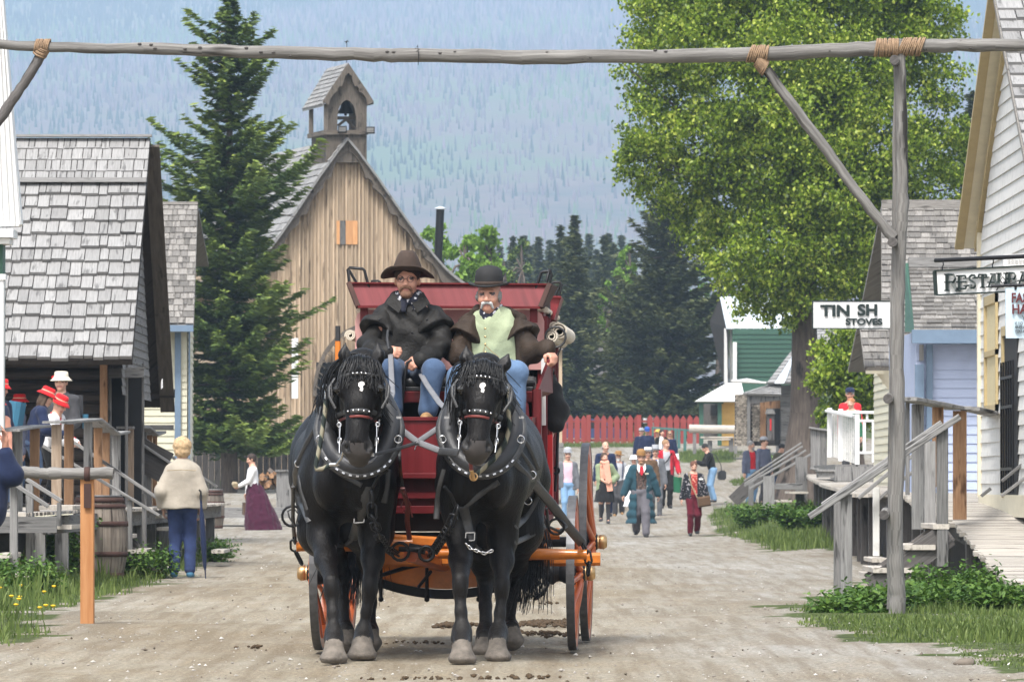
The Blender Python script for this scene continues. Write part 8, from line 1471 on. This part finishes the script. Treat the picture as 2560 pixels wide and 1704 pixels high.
g, J, q = person('dark haired woman in a black coat with a white scarf, far up the street', 1523, 1102, 69, 1.66, 5, W_(shirt='white', top='black', thick=.03, open=.05, hem=.75, hemw=.24, trousers='black', hair=('black', 'bob')), look=(20, 0)); extra(g, 'scarf', M['c_white'], lambda b: b.beam(va(-.03, -.15, 1.42), va(-.09, -.19, 1.0), .11, .04, up=(0, 1, 0), ch=.01))
g, J, q = person('woman with long light brown hair and sunglasses in a navy top', 1541, 1104, 69, 1.64, 0, W_(shirt='navy', top='navy', thick=.02, trousers='navy', hair=('sandy', 'long'))); extra(g, 'sunglasses', M['iron'], lambda b: b.bx(-.055, .055, -.125, -.105, 1.525, 1.55)); extra(g, 'white_bag', M['c_white'], lambda b: b.beam(va(.12, -.2, .75), va(.30, -.2, .78), .1, .22, ch=.03))
person('person in a yellowish straw hat, behind the woman with the white scarf', 1514, 1100, 67, 1.66, 0, W_(shirt='cream', top='khaki', thick=.02, trousers='dgray', hair=('blonde', 'bob'), hat=('straw', 'c_yell')))
g, J, q = person('photographer in a black sweater and jeans, bowed over a camera', 1643, 1155, 78, 1.78, -80, W_(shirt='black', top='black', thick=.018, trousers='jeansl', tw=1.1, hair=('black', 'short'), curl=[1, 1]), lean=(0, -.20), look=(0, -.75), hands=[(-.05, -.50, 1.16), (.05, -.50, 1.16)])
extra(g, 'camera', M['leather'], lambda b: (b.bx(-.07, .07, -.60, -.53, 1.13, 1.22, ch=.01), b.tube([va(0, -.60, 1.17), va(0, -.72, 1.16)], .035, 10))); extra(g, 'camera_bag', M['leather'], lambda b: b.beam(va(-.25, .26, .80), va(-.02, .26, .80), .22, .28, ch=.05)); extra(g, 'bag_strap', M['strap'], lambda b: b.tube([va(-.1, -.15, 1.46), va(-.16, .08, 1.40), va(-.16, .24, 1.1), va(-.14, .26, .9)], .014, 5))
person('gray bearded man with a red shirt under a gray jacket', 1727, 1161, 85, 1.74, 35, W_(shirt='redb', top='slate', thick=.028, open=.09, hem=.86, hemw=.23, trousers='jeansl', hair=('gray', 'short'), beard=('gray', 'full'), girth=1.12), look=(30, 0))
person('man in a pale cap and slate blue shirt by the far stair', 1757, 1160, 86, 1.80, 40, W_(shirt='slate', trousers='dgray', hair=('brown', 'short'), hat=('cap', 'c_lgray'), girth=1.1), look=(30, 0))
person('black haired man in an olive and black jacket bending over the far stair rail', 1778, 1162, 84, 1.74, 60, W_(shirt='black', top='olive', thick=.03, hem=.8, hemw=.24, trousers='denimd', hair=('black', 'short')), lean=(0, -.22), look=(20, -.3), hands=[(-.2, -.45, 1.0), (.2, -.45, 1.0)])
# couple on the porch
person('man in a red polo shirt and dark cap standing on the white porch', 1956, 1097, 112, 1.82, -5, W_(shirt='redb', trousers='dgray', hair=('gray', 'short'), hat=('cap', 'c_navy'), girth=1.25, skin='skinr'))
person('ginger haired person in a green top on the white porch', 1959, 1090, 115, 1.52, -15, W_(shirt='greent', trousers='dgray', hair=('red', 'short')), look=(-15, 0))
# ---- left side ----
g, J, q = person('woman with curly blond hair in a beige jacket, seen from behind', 419, 1328, 198, 1.62, 180, W_(shirt='beige', top='beige', thick=.035, loose=1.3, hem=.80, hemw=.285, hemd=.72, trousers='navyt' if 'c_navyt' in M else 'denimd', tw=1.12, girth=1.22, hair=('blonde', 'fluffy'), shoe=M['shoeblue'], fold=.008, fz=.3, fq=13, slope=.055), hands=[(-.22, -.08, .84), (.24, -.06, .86)], vox=.0085)
extra(g, 'socks', M['c_lgray'], lambda b: [b.tube([J['leg'][i][2] + va(0, 0, .05), J['leg'][i][2] - va(0, 0, .02)], .044, 10) for i in (0, 1)])
extra(g, 'jacket_seam', M['c_khaki'], lambda b: b.tube([va(-.17, .205, 1.24), va(0, .218, 1.25), va(.17, .205, 1.24)], .005, 5))
um = thing('umbrella', 'furled black umbrella used as a walking stick by the woman in beige', 'umbrella', P(473, 1330, 65.9)); b = MB(); t_, e_ = P(462, 1150, 65.9), P(473, 1330, 65.9); b.tube([t_, lerp(t_, e_, .1), lerp(t_, e_, .2), lerp(t_, e_, .55), lerp(t_, e_, .85), lerp(t_, e_, .9), e_], [.012, .014, .030, .036, .020, .008, .006], 10, jit=.08); b.build('canopy', M['c_navy'], um); b = MB(); b.tube([t_, t_ + va(0, 0, .06)], .016, 8); b.tube([t_ + va(0, 0, .06), t_ + va(0, -.02, .1), t_ + va(-.02, -.03, .12)], .012, 8); b.build('handle', M['leather'], um)
g, J, q = person('woman in a white blouse and long plum skirt carrying a small bag, walking left', 585, 1223, 109, 1.66, -75, W_(shirt='white', skirt=('plum', .03, .40), skirt_off=(0, .20, 0), hair=('dbrown', 'bun'), girth=.95, fold=.008), look=(0, -.3), lean=(0, -.04), hands=[(-.22, -.16, .66), (-.02, -.34, 1.02)], vox=.0095)
extra(g, 'sleeve', M['c_white'], lambda b: [b.tube([J['sh'][i], J['arm'][i][1], lerp(J['arm'][i][1], J['arm'][i][2], .85)], [.075, .068, .045], 10, jit=.06) for i in (0, 1)]); extra(g, 'basket', M['c_khaki'], lambda b: b.beam(va(.05, -.42, .98), va(-.12, -.40, 1.02), .12, .08, ch=.02)); extra(g, 'brown_bag', M['c_brown'], lambda b: b.beam(va(-.24, -.16, .36), va(-.22, -.16, .62), .20, .07, ch=.02))
# children and teacher on the boardwalk
def redhat(g, q, card=False, sc=.93):
    if card: extra(g, 'name_card', M['whitep'], lambda b: b.prism([q(-.02, .13, .10), q(.12, .10, .08), q(.13, .09, .16), q(-.02, .12, .18)], (0, 0, .004)))
g, J, q = person('child in a red sun hat with a white card, carrying a blue backpack', 70, 1165, 188, 1.50, 100, W_(shirt='navy', top='navy', thick=.03, hem=.75, hemw=.22, trousers='denimd', hair=('brown', 'long'), hat=('bucket', 'c_redhat', 'c_pink')), lean=(0, -.14), look=(0, -.45), hands=[(-.2, -.42, 1.05), (.15, -.45, 1.05)], vox=.010, z=.80)
b = MB(); c = rootloc(g); b.prism([P(50, 885, 68, 'S'), P(82, 888, 68), P(78, 868, 68), P(54, 864, 68)], (0, .005, 0)); b.build('name_card', M['whitep'], g)
extra(g, 'backpack', M['c_tealpack'], lambda b: (b.beam(va(-.02, .22, .92), va(-.02, .16, 1.30), .30, .20, up=(0, 1, 0), ch=.07), b.beam(va(-.02, .34, .95), va(-.02, .30, 1.15), .2, .08, up=(0, 1, 0), ch=.03))); extra(g, 'backpack_panel', M['c_lgray'], lambda b: [b.beam(va(x, .335, .95), va(x, .27, 1.26), .035, .02, up=(0, 1, 0)) for x in (-.12, .10)])
g, J, q = person('smaller child in a red sun hat, white and red jacket with a small backpack', 112, 1168, 186, 1.40, 70, W_(shirt='redb', top='white', thick=.03, open=.04, hem=.75, hemw=.2, trousers='black', hair=('blonde', 'short'), hat=('bucket', 'c_redhat', 'c_pink'), hs=1.08), lean=(0, -.10), look=(0, -.5), hands=[(-.15, -.38, 1.0), (.12, -.40, 1.0)], vox=.010, z=.80)
extra(g, 'stripe', M['c_redb'], lambda b: [b.tube([J['sh'][i] + va(0, 0, .08), J['arm'][i][1] + va(0, 0, .07), J['arm'][i][2] + va(0, 0, .05)], .012, 5) for i in (0, 1)]); extra(g, 'backpack_strap', M['c_dgray'], lambda b: b.tube([J['sh'][1] + va(-.03, .08, .05), J['sh'][1] + va(-.02, -.10, -.02), J['sh'][1] + va(-.04, -.06, -.25)], .02, 6, flat=.5)); extra(g, 'water_bottle', M['c_redhat'], lambda b: b.tube([va(.20, .1, .90), va(.20, .1, 1.08)], .035, 10))
g, J, q = person('young woman in a cream sun hat and charcoal sweater with a backpack', 141, 1166, 182, 1.70, -12, W_(shirt='jeansl', top='dgray', thick=.02, trousers='black', hair=('brown', 'short'), hat=('bucket', 'c_cream'), collar='dgray'), vox=.010, z=.80, hands=[(-.12, -.22, 1.02), (.10, -.22, .98)])
extra(g, 'backpack', M['c_dgray'], lambda b: b.beam(va(.05, .20, 1.0), va(.05, .18, 1.42), .34, .18, up=(0, 1, 0), ch=.06)); extra(g, 'water_bottle', M['tealb'] if 'tealb' in M else M['c_tealpack'], lambda b: b.tube([va(.27, .15, 1.0), va(.27, .15, 1.18)], .04, 10)); extra(g, 'ribbon', M['c_redhat'], lambda b: b.beam(q(.10, -.02, .08), q(.13, -.02, .06), .03, .03))
person('long haired child in a red hat at the very left edge', -3, 1168, 190, 1.56, 60, W_(shirt='lgray', top='navy', thick=.03, hem=.8, trousers='denimd', hair=('brown', 'long'), hat=('bucket', 'c_redhat', 'c_pink')), vox=.012, z=.80, look=(20, -.2))
g, J, q = person('small child in a red hat at the left edge, below the long haired one', -8, 1166, 200, 1.28, 40, W_(shirt='white', top='pink', thick=.03, trousers='denimd', hair=('blonde', 'short'), hat=('bucket', 'c_redhat')), vox=.012, z=.80)
person('child in a red hat and pale jacket half hidden behind the blue backpack', 30, 1166, 178, 1.46, 120, W_(shirt='lgray', top='slate', thick=.03, trousers='denimd', hair=('brown', 'long'), hat=('bucket', 'c_redhat', 'c_pink')), vox=.012, z=.80, lean=(0, -.06))
# man at left edge raising a small camera
g = thing('person', 'man in a navy fleece cut off by the left edge, raising a small camera', 'person', P(-85, 1440, 42.8)); D = 42.8; pp_ = lambda x, y, d=0: P(x, y, D + d)
s = SDF(); s.chain([pp_(-90, 1070, 0), pp_(-90, 1170)], [.15, .17], .08, 0); s.chain([pp_(-75, 1050), pp_(26, 1092, -.05)], [.08, .07], .04, 0); s.chain([pp_(-90, 1040), pp_(-86, 985)], [.07, .06], .03, 0); s.ell(pp_(-84, 955), (.08, .10, .12), .02, 0); hand(s, pp_(12, 1024, -.08), (-.02, -.15, 1), (-.7, -.5, 0), (-.8, -.3, 0), 1.0, .35, 0); s.chain([pp_(26, 1092, -.05), pp_(12, 1026, -.08)], [.045, .028], .02, 0)
s.mesh('body', .007, [M['skinr']], g); s = SDF(); s.chain([pp_(-85, 1060), pp_(-60, 1180)], [.18, .22], .08); s.chain([pp_(-75, 1050), pp_(26, 1092, -.05)], [.10, .088], .05); s.chain([pp_(26, 1092, -.05), pp_(14, 1044, -.08)], [.082, .060], .03); s.ell(pp_(-25, 1145), (.15, .13, .20), .06); s.mesh('fleece', .009, M['c_navy'], g, fold=(.008, 24, 5)); s = SDF(); s.chain([pp_(-70, 1180), pp_(-75, 1300), pp_(-72, 1420)], [.13, .10, .08], .04); s.chain([pp_(-35, 1180), pp_(-40, 1300), pp_(-38, 1420)], [.12, .09, .07], .04); s.mesh('trousers', .012, M['c_denimd'], g)
b = MB(); b.beam(pp_(-22, 985, -.16), pp_(2, 985, -.16), .035, .06, ch=.008); b.tube([pp_(1, 987, -.2), pp_(1, 987, -.17)], .012, 10); b.build('camera', M['steel'], g)
# ---------------- grass, shrubs, flowers ----------------
M['grass'] = m_leaf('grass_blades', [(.06, .09, .02), (.10, .15, .035), (.19, .24, .07)], trans=.3); M['shrub'] = m_leaf('shrub_leaves', [(.03, .07, .012), (.07, .15, .022), (.16, .26, .05)], trans=.25); M['petal'] = m_plain('yellow_petals', (.85, .55, .02), .7)
def blades(name, label, poly, n, h0, h1, seed, z0=0.0):
    r = np.random.RandomState(seed); A = np.array(poly); lo, hi = A.min(0), A.max(0); pts = np.zeros((0, 2))
    while len(pts) < n:
        q = r.uniform(lo, hi, (n, 2)); m = inpoly(q[:, 0] + .15 * vnoise(q[:, 0], q[:, 1], 5, 3), q[:, 1] + .4 * vnoise(q[:, 0], q[:, 1], 4, 4), poly); pts = np.concatenate([pts, q[m]])
    X, Y = pts[:n, 0], pts[:n, 1]; dn = np.clip(.75 + .5 * vnoise(X, Y, 2.2, seed), .25, 1.4); H = r.uniform(h0, h1, n) * dn; Z = gz(X, Y) + z0; a = r.uniform(0, 6.28, n); w_ = r.uniform(.004, .009, n) * (1 + H * 2); l = r.uniform(0, .5, n) * H; b = r.uniform(0, 6.28, n)
    c = np.stack([X, Y, Z - .01], -1); u = np.stack([np.cos(a) * w_, np.sin(a) * w_, 0 * a], -1); md = c + np.stack([np.cos(b) * l * .35, np.sin(b) * l * .35, H * .6], -1); tp_ = c + np.stack([np.cos(b) * l, np.sin(b) * l, H], -1)
    V = np.stack([c - u, c + u, md + u * .7, md - u * .7, tp_], 1).reshape(-1, 3); k = (np.arange(n) * 5)[:, None]; F = np.concatenate([k + [0, 1, 2], k + [0, 2, 3], k + [3, 2, 4]], 1).reshape(-1, 3)
    return tag(npmesh(name, V, F, M['grass'], rnd=np.repeat(r.rand(n), 3)), label, 'grass', kind='stuff')
for i, (n, a, b, lb) in enumerate([(26000, .04, .17, 'grass below the left boardwalk and around the barrel'), (34000, .02, .055, 'grass around the foot of the gateway post at right'), (14000, .05, .22, 'grass before the far right stair'), (1500, .05, .12, 'grass behind the woman in the plum skirt'), (2500, .1, .3, 'grass in front of the yellow cabin'), (1500, .1, .25, 'thin grass at the foot of the red pickets'), (1500, .05, .2, 'grass tuft beside the men talking')]): blades('grass', lb, GRASS[i], n, a, b, 50 + i)
blades('grass', 'taller grass and weeds under the stairs left', gpoly([(-40, 1420), (170, 1370), (320, 1320), (400, 1290), (380, 1240), (-40, 1290)]), 9000, .15, .42, 61); blades('grass', 'tall weeds below the pale boardwalk in the lower right', gpoly([(2080, 1440), (2240, 1470), (2420, 1530), (2420, 1380), (2200, 1330), (2080, 1360)]), 6000, .05, .12, 62)
def shrub(label, x, y, d, W, H, n, seed, leaf=.028, cat='shrub', low=0):
    r = np.random.RandomState(seed); b = P(x, y, d); b.z = float(gz(b.x, d)); g = thing('shrub', label, cat, b); m = MB(); PP = []
    for i in range(int(14 + W * 14)):
        a = r.uniform(0, 6.28); e = b + Vector((math.cos(a) * W * r.uniform(.2, 1), math.sin(a) * W * r.uniform(.2, 1), H * r.uniform(.5, 1))); st = b + Vector((math.cos(a) * W * .3, math.sin(a) * W * .3, 0)); m.tube([st, lerp(st, e, .5) + Vector((0, 0, H * .12)), e], [.006, .004, .002], 4)
        k = n // int(14 + W * 14); t_ = r.rand(k) ** .7; PP.append(np.array(st) * (1 - t_[:, None]) + np.array(e) * t_[:, None] + r.randn(k, 3) * np.array([.07, .07, .05]))
    m.build('stems', M['bark'], g); Q = np.concatenate(PP); Q[:, 2] = np.maximum(Q[:, 2], b.z + .01); k = len(Q); dd = unit(np.stack([r.uniform(-1, 1, k), r.uniform(-1, 1, k), r.uniform(-.5, .5, k)], -1)); bb = unit(np.cross(dd, unit(r.randn(k, 3) * .5 + [0, 0, 1]))); s_ = leaf * r.uniform(.6, 1.3, k)[:, None]
    leafmesh('foliage', Q, dd * s_, bb * s_ * .55, M['shrub'], g, r.rand(k)); return g
for a in [('leafy shrub under the pale boardwalk, right of the gateway post', 2190, 1410, 48.5, .40, .34, 3200, 71), ('leafy shrub at the lower right edge below the sloping planks', 2320, 1470, 47, .5, .20, 3600, 72), ('low clover-like shrub at the foot of the gateway post', 2010, 1425, 46.2, .40, .16, 2600, 73), ('low green shrub before the posts of the near right stair', 1960, 1440, 46, .36, .10, 1500, 75), ('dense green shrub in the middle, between gateway post and boardwalk edge', 2120, 1450, 47.5, .5, .16, 2800, 76),
          ('bush at the foot of the far right stair', 1850, 1225, 112, .95, .55, 3200, 77), ('second bush left of the stair bush, lower and brighter', 1735, 1190, 122, .7, .5, 1800, 78), ('dark leafy bush in the shade behind the big barrel', 120, 1290, 62.5, .55, .72, 3600, 79), ('bush of broad leaves at the left below the hitching log', 40, 1350, 55, .5, .4, 2600, 80), ('weedy bush between barrel and umbrella lady', 335, 1310, 66, .35, .38, 1500, 81), ('weedy bush right of the umbrella', 500, 1275, 80, .35, .30, 1200, 82), ('green bush in the log house doorway', 1767, 1095, 184, .45, 1.2, 900, 83)]: shrub(*a, leaf=.05 if a[3] > 100 else .03)
r = random.Random(9); fl = None
for i in range(46):
    x, y = r.uniform(-5, 175), r.uniform(1255, 1425); c = G(x, y); c.z += r.uniform(.06, .16)
    if fl is None: b = MB(); b.lathe(c, [(.004, -.012), (.020, .0), (.022, .006), (.010, .010), (.001, .009)], 9); fl = b.build('dandelion', M['petal']); base = c; 
    o = fl if i == 0 else fl.copy()
    if i: C.objects.link(o)
    o.location = c - base; s_ = r.uniform(.7, 1.2); tag(o, 'small yellow dandelion flower in the grass at lower left', 'flower', 'dandelions at lower left')
for i, (x, y, d, w_, lb) in enumerate([(75, 1375, 0, .3, 'pale flat board lying in the grass at lower left'), (2220, 1530, 0, .14, 'white flat stone at the lower right road edge'), (1700, 1228, 0, .3, 'flat pale stone in the grass before the far right stair')]):
    c = G(x, y); b = MB(); b.ell(c + Vector((0, 0, .01)), w_ * .5, w_ * .35, .03, 8, jit=.2); tag(b.build('flat_stone', M['pebble']), lb, 'stone')
# ---------------- haze ----------------
hb = MB(); hb.bx(-3600, 3600, -60, 10600, -3, 1100)
t = NT('haze_air'); t.t.nodes.remove(t.b); pv = t.n('ShaderNodeVolumePrincipled'); pv.inputs['Density'].default_value = .00021
pv.inputs['Color'].default_value = (.60, .78, 1, 1); pv.inputs['Anisotropy'].default_value = 0.1; t.l(pv.outputs[0], t.t.nodes['Material Output'].inputs['Volume'])
tag(hb.build('haze', t.m), kind='stuff')
